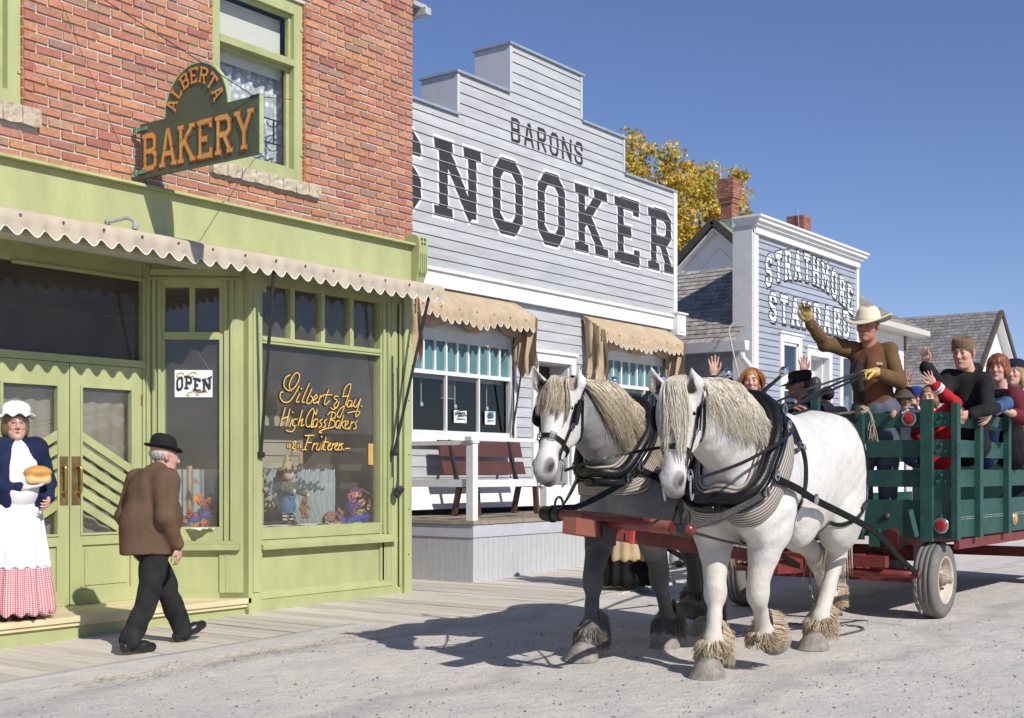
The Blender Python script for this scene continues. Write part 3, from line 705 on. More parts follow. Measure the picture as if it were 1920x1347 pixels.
 for sgn in (-1, 1):
  x0, x1 = (xc+.006, xc+dw) if sgn > 0 else (xc-dw, xc-.006); d = MB(); y0, y1 = YD-.045, YD; st_ = .125
  gx0, gx1, gz0, gz1 = x0+st_, x1-st_, .80, 2.13
  d.box(x0, gx0, y0, y1, .15, zt); d.box(gx1, x1, y0, y1, .15, zt); d.box(gx0, gx1, y0, y1, gz1, zt); d.box(gx0, gx1, y0, y1, .69, gz0); d.box(gx0, gx1, y0, y1, .15, .28)
  d.box(gx0, gx1, y0+.022, y1, .28, .69); d.box(gx0+.04, gx1-.04, y0+.012, y0+.022, .32, .65)
  for e in ((gx0-.02, gx0), (gx1, gx1+.02)): d.box(e[0], e[1], y0-.012, y0, gz0-.02, gz1+.02)
  d.box(gx0, gx1, y0-.012, y0, gz1, gz1+.02); d.box(gx0, gx1, y0-.012, y0, gz0-.02, gz0)
  dr = d.build('door', GREEN, bakery)
# slanting slats over the lower glass
  sl = MB(); W = gx1-gx0; drop = .30; n = 6
  for k in range(n):
   z = .86+.125*k+.05; za, zb_ = (z+drop/2, z-drop/2) if sgn > 0 else (z-drop/2, z+drop/2)
   hh = .042; P = [np.array((gx0, za-hh)), np.array((gx1, zb_-hh)), np.array((gx1, zb_+hh)), np.array((gx0, za+hh))]
   c = clip_poly(clip_poly(P, 1, gz0, False), 1, gz1, True)
   if len(c) > 2: sl.prism([tuple(p) for p in c][::-1], lambda u, v: (u, y0-.004, v), lambda u, v: (u, y0+.025, v))
  sl.build('slat', GREEN_D, dr)
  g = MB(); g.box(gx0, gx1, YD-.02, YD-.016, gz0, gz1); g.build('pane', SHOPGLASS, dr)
  pl = MB(); a, b = (x0+.012, x0+.115) if sgn > 0 else (x1-.115, x1-.012); pl.box(a, b, y0-.006, y0, 1.06, 1.50); pl.build('push_plate', M('dull_brass', (.33, .22, .10), .5, .3, 12, metal=.7), dr)
  hd = MB(); m_ = (a+b)/2+.01*sgn; hd.tube(catmull([(m_, y0-.004, 1.41), (m_, y0-.05, 1.405), (m_, y0-.058, 1.36), (m_, y0-.058, 1.22), (m_, y0-.05, 1.175), (m_, y0-.004, 1.17)], 4), .013, 8); hd.build('handle', BRASS, dr)
  if sgn > 0:
   hg = MB(); hg.box(x1-.012, x1+.012, y0-.012, y0, 2.0, 2.09); hg.build('hinge', BRASS, dr)
  cu = MB(); n = 20; vs = [(gx0-.05+(W+.1)*k/n, YD+.10+.012*math.sin(k*1.3), z) for z in (.5, 2.2) for k in range(n+1)]
  cu.add(vs, [(k, k+1, n+2+k, n+1+k) for k in range(n)]); cu.build('screen', M('grey_screen', (.30, .265, .215), .8, .1, 3), dr, smooth=True)
 fm = MB(); xr = xc+dw; fm.box(xr+.004, xr+.10, YD-.06, YD+.04, .14, 3.345); fm.box(xc-dw-.10, xc-dw-.004, YD-.06, YD+.04, .14, 3.345); fm.box(xc-dw-.1, xr+.1, YD-.065, YD+.04, zt+.005, zt+.07)
 fm.box(xr+.03, xr+.07, YD-.085, YD-.06, .14, 3.34); fm.box(xc-dw, xr, YD-.05, YD+.03, 3.20, 3.345); fm.box(3.6, xc-dw-.1, YD-.05, YD+.04, .14, 3.345)
 fm.box(xc-dw+.2, xr+.02, YD-.075, YD-.055, 3.17, 3.20)
 fm.build('door_frame', GREEN, bakery)
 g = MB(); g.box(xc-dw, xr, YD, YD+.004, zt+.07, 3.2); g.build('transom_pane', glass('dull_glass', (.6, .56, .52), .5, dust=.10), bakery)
# splayed window: from the pilaster back to the door frame
 A = V((XA+.01, YF+.03, 0)); d = V((ST, -CT, 0)); 
 B = V((xr+.10, YD-.06, 0)); d = (A-B).normalized(); Ln = (A-B).length; nrm = V((d.y, -d.x, 0)); 
 if nrm.dot(V((-1, -1, 0))) < 0: nrm = -nrm
 def P(u, o, z): q = B+d*u+nrm*o; return (q.x, q.y, z)
 def bx(m_, u0, u1, o0, o1, z0, z1): m_.hexa([P(u0, o0, z0), P(u1, o0, z0), P(u1, o1, z0), P(u0, o1, z0), P(u0, o0, z1), P(u1, o0, z1), P(u1, o1, z1), P(u0, o1, z1)])
 def uof(px):  # where the sight line of that pixel column crosses the splay
  r = ray(px, 800); r = V((r.x, r.y, 0)); k = (B.x*r.y-B.y*r.x)/(r.x*d.y-r.y*d.x); return k
 u0, u1 = uof(309), uof(412)
 z0w, z1w = .83, 2.62
 m_ = MB(); bx(m_, 0, u0, -.06, .02, .14, 3.345); bx(m_, u1, Ln, -.06, .02, .14, 3.345)
 bx(m_, u0, u1, -.06, .02, .70, z0w); bx(m_, u0, u1, -.06, .03, 2.63, 2.70); bx(m_, u0, u1, -.06, .02, 3.13, 3.345); um = (u0+u1)/2; bx(m_, um-.025, um+.025, -.05, .012, 2.70, 3.13)
 bx(m_, 0, Ln-.02, .02, .045, 3.20, 3.22); bx(m_, 0, Ln-.02, .02, .06, 3.24, 3.30)
 bx(m_, u1+.05, u1+.075, .02, .045, .70, 3.2); bx(m_, u1+.11, u1+.14, .02, .05, .70, 3.2)
 bx(m_, .02, .05, .02, .045, .14, 3.2); bx(m_, .075, .10, .02, .05, .14, 3.2); bx(m_, 0, Ln-.01, -.06, .0, .14, .61); bx(m_, 0, Ln, .0, .02, .14, .20); bx(m_, u1+.06, u1+.09, 0, .025, .2, .6)
 sp = m_.build('splayed_window', GREEN, bakery)
 s = MB(); bx(s, 0, Ln-.03, -.02, .075, .61, .665); bx(s, 0, Ln-.03, -.02, .045, .666, .699); s.build('sill', GREEN_D, sp)
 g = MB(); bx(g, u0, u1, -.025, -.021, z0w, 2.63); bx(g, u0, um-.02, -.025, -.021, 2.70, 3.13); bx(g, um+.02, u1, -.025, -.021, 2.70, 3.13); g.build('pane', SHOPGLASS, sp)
 return P, u0, u1, um, xr, xc, dw, B, d, nrm
SPL = shopfront()
# --- room behind the display windows
def shop_room():
 P, u0, u1, um, xr, xc, dw, B, d, nrm = SPL
 r = MB(); r.box(10.6, 10.62, YF+.1, 14, .2, 3.36); r.box(4, 10.6, 13.98, 14, .2, 3.36); r.box(4, 10.6, YD+.2, 14, 3.375, 3.39); r.box(8.45, 10.6, YF+.1, YD+.2, 3.375, 3.39); r.box(4, 10.6, YD+.2, 14, .1, .12); r.box(4.0, 4.02, YD+.05, 14, .2, 3.36)
 r.build('shop_room', M('brown_interior', (.27, .235, .20), .9, .2, 2), bakery)
 f = MB(); f.add([(8.0, YD-.02, .79), (8.44, YF+.1, .79), (10.6, YF+.1, .79), (10.6, 10.5, .79), (8.0, 10.5, .79)], [(0, 1, 2, 3, 4)]); f.build('display_shelf', M('brown_shelf', (.2, .13, .08), .7, .2), bakery)
# painted boards at the back of the display
 b, _ = clap_wall('partition', M('drab_boards', (.42, .39, .31), .6, .06, 2), bakery, 10.52, lambda z: (9.15, 10.20), .82, 1.98, .145, depth=.014)
 p = MB(); p.box(9.10, 9.15, 10.50, 10.56, .8, 2.0); p.box(10.2, 10.25, 10.50, 10.56, .8, 2.0); p.build('partition_post', M('pale_wood', (.55, .40, .22), .6, .15, 4), bakery)
 q = MB(); q.box(8.7, 9.05, 12.5, 12.55, 2.2, 2.9); q.build('picture_board', M('black_board', (.015, .015, .017), .6, .1), bakery)
shop_room()
# --- cloth and curtains
def check_mat(name, ca, cb, cc, s):
 m, nt, N, L, b = nodes(name); tc = N.new('ShaderNodeTexCoord'); sx = N.new('ShaderNodeSeparateXYZ')
 at = N.new('ShaderNodeUVMap'); L.new(at.outputs[0], sx.inputs[0])
 def sq(o):
  a = N.new('ShaderNodeMath'); a.operation = 'MULTIPLY'; a.inputs[1].default_value = s; L.new(o, a.inputs[0])
  f = N.new('ShaderNodeMath'); f.operation = 'FRACT'; L.new(a.outputs[0], f.inputs[0]); g = N.new('ShaderNodeMath'); g.operation = 'GREATER_THAN'; g.inputs[1].default_value = .5; L.new(f.outputs[0], g.inputs[0]); return g.outputs[0]
 a1 = N.new('ShaderNodeMath'); a1.operation = 'ADD'; L.new(sq(sx.outputs[0]), a1.inputs[0]); L.new(sq(sx.outputs[1]), a1.inputs[1])
 h = N.new('ShaderNodeMath'); h.operation = 'MULTIPLY'; h.inputs[1].default_value = .5; L.new(a1.outputs[0], h.inputs[0])
 r = N.new('ShaderNodeValToRGB'); r.color_ramp.interpolation = 'CONSTANT'; L.new(h.outputs[0], r.inputs[0]); e = r.color_ramp.elements
 e[0].position = 0; e[0].color = (*ca, 1); e[1].position = .9; e[1].color = (*cc, 1); x = e.new(.4); x.color = (*cb, 1)
 L.new(r.outputs[0], b.inputs['Base Color']); b.inputs['Roughness'].default_value = .9; b.inputs['Specular IOR Level'].default_value = .1
 return m
def add_uv(o, fn):
 me = o.data; uv = me.uv_layers.new(name='UVMap')
 co = [fn(v.index, v.co) for v in me.vertices]
 for lp in me.loops: uv.data[lp.index].uv = co[lp.vertex_index]
GINGHAM = check_mat('teal_gingham', (.70, .73, .71), (.32, .385, .39), (.10, .14, .15), 90)
def curtain(x0, x1, y, z0, z1, label, yfun=None, tuck=None, name='gingham_curtain', full=1.5):
 n = int((x1-x0)*90); rows = [z0, z0+.12, (z0+z1)/2, z1-.08, z1-.045, z1-.02, z1+.02]; vs = []; us = []
 for j, z in enumerate(rows):
  for k in range(n+1):
   t = k/n; x = x0+(x1-x0)*t
   if tuck: x = x0+(x1-x0)*(t if z > z1-.1 else t+(1-t)*tuck*((z1-z)/(z1-z0))**2)
   a = .022 if 0 < j < 4 else .014; yy = (yfun(x) if yfun else y)+a*math.sin(k*.62+.9*math.sin(k*.13))+.006*math.sin(k*1.9+j)+(.012*math.sin(k*2.1) if j > 4 else 0)
   vs.append((x, yy, z+(.012*math.sin(k*1.7) if j == 6 else 0))); us.append((k/90*full, z))
 fs = [(j*(n+1)+k, j*(n+1)+k+1, (j+1)*(n+1)+k+1, (j+1)*(n+1)+k) for j in range(len(rows)-1) for k in range(n)]
 o = mesh_obj(name, vs, fs, GINGHAM, None, True); add_uv(o, lambda i, c: us[i]); return tag(o, label, 'curtain', 'gingham half curtains in the bakery windows')
curtain(8.64, 9.16, 9.97, .80, 1.37, 'gingham half curtain hanging directly behind the rag doll')
curtain(9.20, 10.20, 9.97, .80, 1.37, 'gingham half curtain swept aside, between the rag doll and the pansies', tuck=.35)
Pw, u0w, u1w = SPL[0], SPL[1], SPL[2]
def splay_curtain(ua, ub, label):
 a = V(Pw(ua, -.30, 0)); b = V(Pw(ub, -.30, 0)); n = 36; rows = [.80, 1.0, 1.25, 1.31, 1.35, 1.385]; vs = []; us = []
 for j, z in enumerate(rows):
  for k in range(n+1):
   q = a.lerp(b, k/n); o = .016*math.sin(k*.8+j*.1); vs.append((q.x-o*.8, q.y-o*.6, z)); us.append((k/60*1.3, z))
 o = mesh_obj('gingham_curtain', vs, [(j*(n+1)+k, j*(n+1)+k+1, (j+1)*(n+1)+k+1, (j+1)*(n+1)+k) for j in range(5) for k in range(n)], GINGHAM, None, True)
 add_uv(o, lambda i, c: us[i]); tag(o, label, 'curtain', 'gingham half curtains in the bakery windows')
splay_curtain(u0w-.12, u0w+.14, 'narrow strip of gingham half curtain above the basket in the splayed window')
splay_curtain(u0w+.20, u1w+.1, 'gingham half curtain above the orange maple leaves in the splayed window')
wp = MB(); q0 = V(Pw(u0w+.17, -.31, 0)); wp.box(q0.x-.02, q0.x+.02, q0.y-.02, q0.y+.02, .79, 1.42); q1 = V((9.18, 10.02, 0))
o = wp.build('wooden_post', M('pale_wood', (.55, .40, .22)), None); tag(o, 'pale wooden post between the curtains of the splayed window', 'post')
wp = MB(); wp.box(q1.x-.022, q1.x+.022, q1.y-.02, q1.y+.02, .79, 1.42); o = wp.build('wooden_post', M('pale_wood', (.55, .40, .22)), None); tag(o, 'pale wooden post behind the rag doll in the wide window', 'post')
# white cloth on the display shelf
def cloth(name, x0, x1, y0, y1, z, label):
 n = 30; vs = []; R = random.Random(4)
 for j in range(6):
  for k in range(n+1): vs.append((x0+(x1-x0)*k/n, y0+(y1-y0)*j/5, z+.02*abs(math.sin(k*.5+j))*(1-j/6)+.012*R.random()))
 o = mesh_obj(name, vs, [(j*(n+1)+k, j*(n+1)+k+1, (j+1)*(n+1)+k+1, (j+1)*(n+1)+k) for j in range(5) for k in range(n)], M('white_cotton', (.78, .78, .80), .9, .04, 6), None, True); tag(o, label, 'cloth')
cloth('display_cloth', 8.66, 10.30, 9.47, 9.92, .80, 'crumpled white cloth under the rag doll and the pansies')
cloth('display_cloth', 8.05, 8.42, 9.62, 10.0, .80, 'white cloth under the leaves and basket in the splayed window')
# --- awning
def scallop_awning(name, label, X0, X1, yw, zw, yf, zf, drop, pitch, amp, mat, sweep=0.0, wave=0.0, parent=None, arms=True):
 root = empty(name, ((X0+X1)/2, yw, zw), label, 'awning'); n = int((X1-X0)/pitch*10); vs = []
 for k in range(n+1):
  x = X0+(X1-X0)*k/n; ph = (x-X0)/pitch; w = wave*math.sin(ph*.9)*math.sin(ph*.37+1)
# smooth asymmetrical scallop
  t = ph % 1; s = .5-.5*math.cos(2*math.pi*(t**1.35))
  sl = .006*math.sin(x*3.1)
  vs += [(x, yw, zw), (x, yw*.55+yf*.45, zw*.58+zf*.42+w), (x, yf+.012, zf+w+sl), (x, yf-.012, zf-.02+w+sl), (x+.0, yf-.004+.006*math.sin(ph*2*math.pi), zf-drop*.55+w+sl), (x, yf+.012*math.sin(ph*2*math.pi), zf-drop-amp*(s-.5)+w+sl)]
 fs = [(k*6+j, (k+1)*6+j, (k+1)*6+j+1, k*6+j+1) for k in range(n) for j in range(5)]
 c = mesh_obj('canvas', vs, fs, mat, root, True)
 tr = MB(); tr.tube([V(vs[k*6+5])+V((0, -.006, 0)) for k in range(n+1)], .0052, 4, up=V((0, 1, 0))); tr.build('edging', M('white_braid', (.78, .76, .70), .8, .05), c)
 ed = MB(); k = 0; x = X0+.12
 while x < X1-.05:
  ed.lathe((x, yf-.013, zf-.045+.0), (0, -1, .15), [(0, .012), (.004, .012), (.004, .006), (.001, .005)], 8); x += .38
 ed.build('eyelet', M('brass_eyelet', (.25, .17, .08), .4, .2, metal=.6), c)
 rod = MB(); rod.tube([(X0, yf+.035, zf-.075), (X1, yf+.035, zf-.075)], .016, 8); rod.build('front_bar', IRON, root)
 return root
awn = scallop_awning('bakery_awning', 'long rolled tan canvas awning with a scalloped edge across the bakery front', 3.7, 10.86, YF-.045, 3.475, 8.95, 3.385, .165, .172, .062, CANVAS)
a = MB()
def rod(mb, pts, r=.014, n=7): mb.tube([V(p) for p in pts], r, n)
pa = WY(489, 853, YF-.08); pb = V((WY(515, 528, 8.97).x, 8.97, 3.33)); rod(a, [pa, pb], .017); a.lathe(pa, (1, 0, 0), [(-.03, .03), (.03, .03)], 10); rod(a, [(pa.x, YF-.05, pa.z-.1), (pa.x, YF-.05, 2.7)], .012); a.build('support_arm', IRON, awn)
a = MB(); pc = WY(744, 850, YF-.1); pd = V((10.66, 8.97, 3.32)); rod(a, [(pc.x-.02, YF-.08, pc.z), pd], .017); a.lathe((pc.x-.02, YF-.08, pc.z), (1, 0, 0), [(-.03, .03), (.03, .03)], 10); a.build('support_arm', IRON, awn)
a = MB(); x = WY(737, 800, YF-.08).x; rod(a, [(x, YF-.07, 1.30), (x, YF-.07, 2.62)], .011); rod(a, [(x+.06, YF-.09, 1.18), (x+.06, YF-.09, 2.5)], .009)
z = WY(742, 918, YF-.1).z; a.lathe((x+.05, YF-.10, z-.05), (0, 0, 1), [(-.05, .01), (-.03, .03), (0, .045), (.05, .042), (.08, .02), (.14, .012)], 12); a.lathe((x+.05, YF-.13, z), (0, -1, 0), [(-.03, .04), (.03, .04), (.035, .02), (.06, .015)], 12)
a.build('crank', M('dark_casting', (.06, .06, .065), .5, .3, 25), awn)
# gooseneck fitting on the fascia
gn = MB(); p = WY(213, 418, YF-.06); gn.lathe((p.x-.06, YF-.045, p.z), (0, -1, 0), [(0, .022), (.02, .022)], 10); gn.tube(catmull([(p.x-.06, YF-.06, p.z), (p.x-.02, YF-.12, p.z+.01), (p.x+.03, YF-.2, p.z+.03), (p.x+.06, YF-.26, p.z+.0), (p.x+.065, YF-.27, p.z-.04)], 5), .016, 8); gn.lathe((p.x+.065, YF-.27, p.z-.01), (0, 0, -1), [(0, .018), (.03, .028), (.06, .028), (.065, .01)], 12)
o = gn.build('pipe_fitting', M('grey_metal', (.35, .36, .37), .5, .1, 12)); tag(o, 'small bent grey pipe fitting on the green fascia above the awning', 'pipe fitting')
# --- hanging sign
def hanging_sign():
 xs = WY(258, 342, YF).x; y1, y0 = YF-.06, 7.82
 za, zb2 = WX(258, 338, xs).z, WX(258, 237, xs).z
 root = empty('bakery_sign', (xs, YF, za), 'dark green hanging bakery sign with a rounded top and orange letters', 'shop sign')
 yL, yR = WX(313, 200, xs).y, WX(429, 190, xs).y; zt = WX(376, 119, xs).z; cy = (yL+yR)/2; r = (yL-yR)/2
 poly = [(y1, za), (y0, za), (y0, zb2), (yR, zb2)]; zc = zt-r
 if zc < zb2: zc = zb2
 for k in range(0, 19):
  g = math.pi*k/18; poly.append((cy-r*math.cos(g), zc+(zt-zc)*math.sin(g)))
 poly.append((y1, zb2)); t = .018
 b = MB(); b.prism(poly, lambda u, v: (xs-t, u, v), lambda u, v: (xs+t, u, v)); b.build('board', M('sign_green', (.085, .115, .075), .5, .12, 5), root)
 e = MB(); e.prism([(y0-.012, za), (y0, za), (y0, zb2), (y0-.012, zb2)], lambda u, v: (xs-t-.002, u, v), lambda u, v: (xs+t+.002, u, v))
 for k in range(18):
  g0, g1 = math.pi*k/18, math.pi*(k+1)/18
  A = [(cy-r*math.cos(g), zc+(zt-zc)*math.sin(g)) for g in (g0, g1)]; B_ = [(cy-(r+.012)*math.cos(g), zc+(zt-zc+.012)*math.sin(g)) for g in (g0, g1)]
  e.prism([A[0], A[1], B_[1], B_[0]], lambda u, v: (xs-t-.002, u, v), lambda u, v: (xs+t+.002, u, v))
 e.build('edge_trim', M('pale_green_trim', (.40, .47, .25), .5, .1), root)
 OR = M('orange_red_outline', (.52, .13, .045), .5, .1); GO = M('sign_gold', (.66, .36, .105), .5, .1)
 Lw = y1-y0
 def put(text, mat_grow, place, mname, off, part):
  pass
# main word: u runs from the wall outwards
 for grow, off, mat, nm in ((.034, .0015, OR, 'word_outline'), (0, .008, GO, 'word_lettering')):
  pcs, W = text_pieces('BAKERY', .145, grow, .25, serif=1, sx=1.0); mb = MB(); h = (zb2-za)*.60; k = (Lw-.16)/W
  def place(lay, u, v): 
   vv = v
   return (xs-t-off-lay*.0003, y1-.075-u*k, za+.072+vv*h)
  paint_flat(mb, pcs, place); mb.build(nm, mat, root)
 for grow, off, mat, nm in ((.03, .0015, OR, 'word_outline'), (0, .008, GO, 'word_lettering')):
  pcs, W = text_pieces('ALBERTA', .15, grow, .3, serif=1); mb = MB(); hh = .115; R0 = r*.66
  def place(lay, u, v):
   g = math.radians(14)+math.radians(152)*u/W; rr = R0+v*hh
   return (xs-t-off-lay*.0003, cy+rr*math.cos(g), zc-.02+rr*math.sin(g)*((zt-zc)/r))
  paint_flat(mb, pcs, place); mb.build(nm, mat, root)
 br = MB()
 for z in (za+.04, zb2-.06): br.box(xs-.03, xs-.02, YF-.16, YF+.03, z, z+.03); br.box(xs-.04, xs+.01, YF-.03, YF-.0, z-.01, z+.04)
 br.build('bracket', M('green_iron', (.18, .34, .22), .5, .2), root)
 w = MB(); w.tube([(xs-.02, y0+.05, zb2-.01), (xs-.9, YF+.06, 5.6)], .004, 4); w.tube([(xs+.02, y0+.05, zb2), (xs+1.9, YF+.05, 5.1)], .004, 4); w.box(xs-.025, xs+.025, y0+.0, y0+.10, zb2-.012, zb2+.006); w.build('stay_wire', IRON, root)
hanging_sign()
# --- OPEN card in the splayed window
def open_card():
 P, u0, u1, um, *_ = SPL
 def uo(px):
  B, d = SPL[7], SPL[8]; r = ray(px, 800); return (B.x*r.y-B.y*r.x)/(r.x*d.y-r.y*d.x)
 ua, ub = uo(327), uo(398); q = V(P((ua+ub)/2, 0, 0)); fd = q.x*CT+q.y*ST
 za, zt = CH-(745-HY)/FPX*fd, CH-(694-HY)/FPX*fd
 root = empty('open_card', (q.x, q.y, za), 'white OPEN card hanging on a chain in the splayed window', 'sign')
 b = MB(); b.hexa([P(ua, -.018, za), P(ub, -.018, za), P(ub, -.012, za), P(ua, -.012, za), P(ua, -.018, zt), P(ub, -.018, zt), P(ub, -.012, zt), P(ua, -.012, zt)]); b.build('card', M('white_card', (.74, .76, .73), .6, .03), root)
 pcs, W = text_pieces('OPEN', .27, 0, .26, serif=1); m = MB(); k = (ub-ua-.05)/W; h = (zt-za)*.42
 paint_flat(m, pcs, lambda l, u, v: P(ua+.025+u*k, -.0105+l*.0003, za+(zt-za)*.27+v*h+.02*math.sin(u/W*6.28)+.012*(u/W-.5))); m.build('lettering', BLACKP, root)
 f = MB()
 for s0, zz, sg in ((.12, .82, 1), (.45, .84, 1), (.75, .16, -1), (.5, .13, -1)):
  pts = [P(ua+(ub-ua)*(s0+.20*math.cos(t)*.6+.06*t*sg*.3), -.008, za+(zt-za)*(zz+.08*math.sin(t*1.2))) for t in np.linspace(0, 4.5, 12)]; f.tube(pts, .0045, 4)
 f.build('flourish', M('gold_flourish', (.62, .40, .12), .5, .1), root)
 c = MB(); uc = (ua+ub)/2; c.tube([P(ua+.03, -.015, zt), P(uc-.02, -.02, zt+.2)], .004, 4); c.tube([P(ub-.03, -.015, zt), P(uc+.02, -.02, zt+.2)], .004, 4); c.build('chain', STEEL, root)
open_card()
# ---------------------------------------------------------------- gilded window lettering (a part of the display window)
SCRIPT = [
[(378,265),(330,300),(308,370),(330,425),(380,445),(440,400),(485,310),(478,250),(440,248),(395,310),(370,395),(395,450)], [(485,395),(420,510),(370,570),(310,578),(268,530),(272,470),(300,462)],
[(490,480),(450,570),(485,572)], [(508,420),(514,428)], [(600,365),(520,560),(545,578)], [(630,425),(568,575),(605,592),(640,540),(615,505)], [(655,555),(692,520),(680,492),(648,540),(655,590),(705,570)],
[(728,500),(700,600)], [(715,540),(752,500),(764,518)], [(822,435),(775,580),(790,605),(832,560)], [(768,492),(860,495)],
[(930,512),(892,510),(890,540),(922,562),(880,620),(915,642),(942,575)], [(845,640),(880,662),(925,628)],
[(990,500),(1005,430),(1050,375),(1078,385),(1040,530),(1000,640),(950,752),(918,722),(960,650),(1040,600)], [(980,515),(1055,505)],
[(1090,570),(1055,560),(1033,620),(1060,632),(1095,570),(1080,632),(1112,608)], [(1130,550),(1108,612),(1140,630),(1190,540)], [(1190,540),(1130,740),(1180,700),(1150,680),(1040,702)], [(1198,622),(1204,630)],
[(322,645),(268,850)], [(378,660),(330,850)], [(285,772),(362,742)], [(405,770),(375,860)], [(408,692),(414,700)], [(450,770),(412,792),(408,840),(440,842),(465,770),(420,900),(370,915),(335,900)],
[(520,672),(470,850)], [(480,812),(525,772),(505,850),(540,838)], [(690,660),(672,720),(640,650),(585,720),(560,800),(580,862),(632,835)], [(658,680),(620,850),(645,862)], [(690,772),(650,790),(643,850),(670,860),(700,780),(682,860)],
[(748,772),(720,800),(742,840),(712,872)], [(798,775),(770,805),(788,850),(755,872)], [(862,705),(820,862)], [(812,725),(850,690),(900,710),(890,760),(840,778),(892,802),(880,862),(790,882),(712,918),(740,930)],
[(945,790),(915,800),(903,860),(925,872),(956,800),(935,875)], [(992,730),(950,882)], [(1012,790),(970,832),(1000,882)], [(1018,845),(1046,812),(1030,793),(1008,850),(1028,887),(1058,868)], [(1086,800),(1060,890)], [(1075,830),(1112,802)], [(1152,795),(1125,825),(1142,865),(1108,888)],
[(435,1075),(410,1050),(430,1025),(446,1040),(405,1100),(440,1118),(410,1155)], [(600,955),(545,1120)], [(552,962),(652,960)], [(575,1042),(622,1040)], [(520,1124),(565,1122)], [(652,1050),(630,1125)], [(645,1072),(682,1050)], [(702,1050),(680,1110),(705,1126),(736,1050),(716,1126)],
[(757,1060),(740,1125)], [(738,972),(744,980)], [(792,985),(760,1112),(786,1124)], [(758,1036),(816,1036)], [(818,1090),(848,1062),(832,1048),(808,1100),(826,1128),(852,1112)], [(872,1052),(852,1128)], [(866,1075),(895,1052)], [(900,1090),(928,1062),(914,1048),(890,1100),(906,1128),(930,1112)],
[(948,1052),(930,1128)], [(944,1075),(970,1054)], [(985,1052),(962,1078),(978,1108),(950,1130)], [(990,1122),(996,1130)], [(1012,1110),(1062,1110)], [(352,1060),(352,1100)], [(372,1060),(372,1105)], [(470,1060),(470,1105)], [(495,1060),(495,1100)]]
def window_script():
 win = [o for o in bakery.children if o.name.startswith('display_window')][0]
 for grow, off, mat, nm in ((.008, .042, M('dark_letter_shade', (.05, .028, .015), .6, .1), 'gilt_lettering_shade'), (0, .036, M('window_gilt', (.80, .50, .13), .45, .08), 'gilt_lettering')):
  mb = MB()
  for i, st in enumerate(SCRIPT):
   pts = [WY(480+a/6.1208, 660+b/6.1227, YF+.05) for a, b in st]; c = catmull(pts, 4) if len(pts) > 2 else pts
   p2 = [(p.x, p.z) for p in c]; w = .0118+2*grow
   for q in stroke_quads(p2, w, ext=w*.45): mb.add([(a[0], YF+off-i*.00004, a[1]) for a in q], [(0, 1, 2, 3)])
  mb.build(nm, mat, win)
window_script()
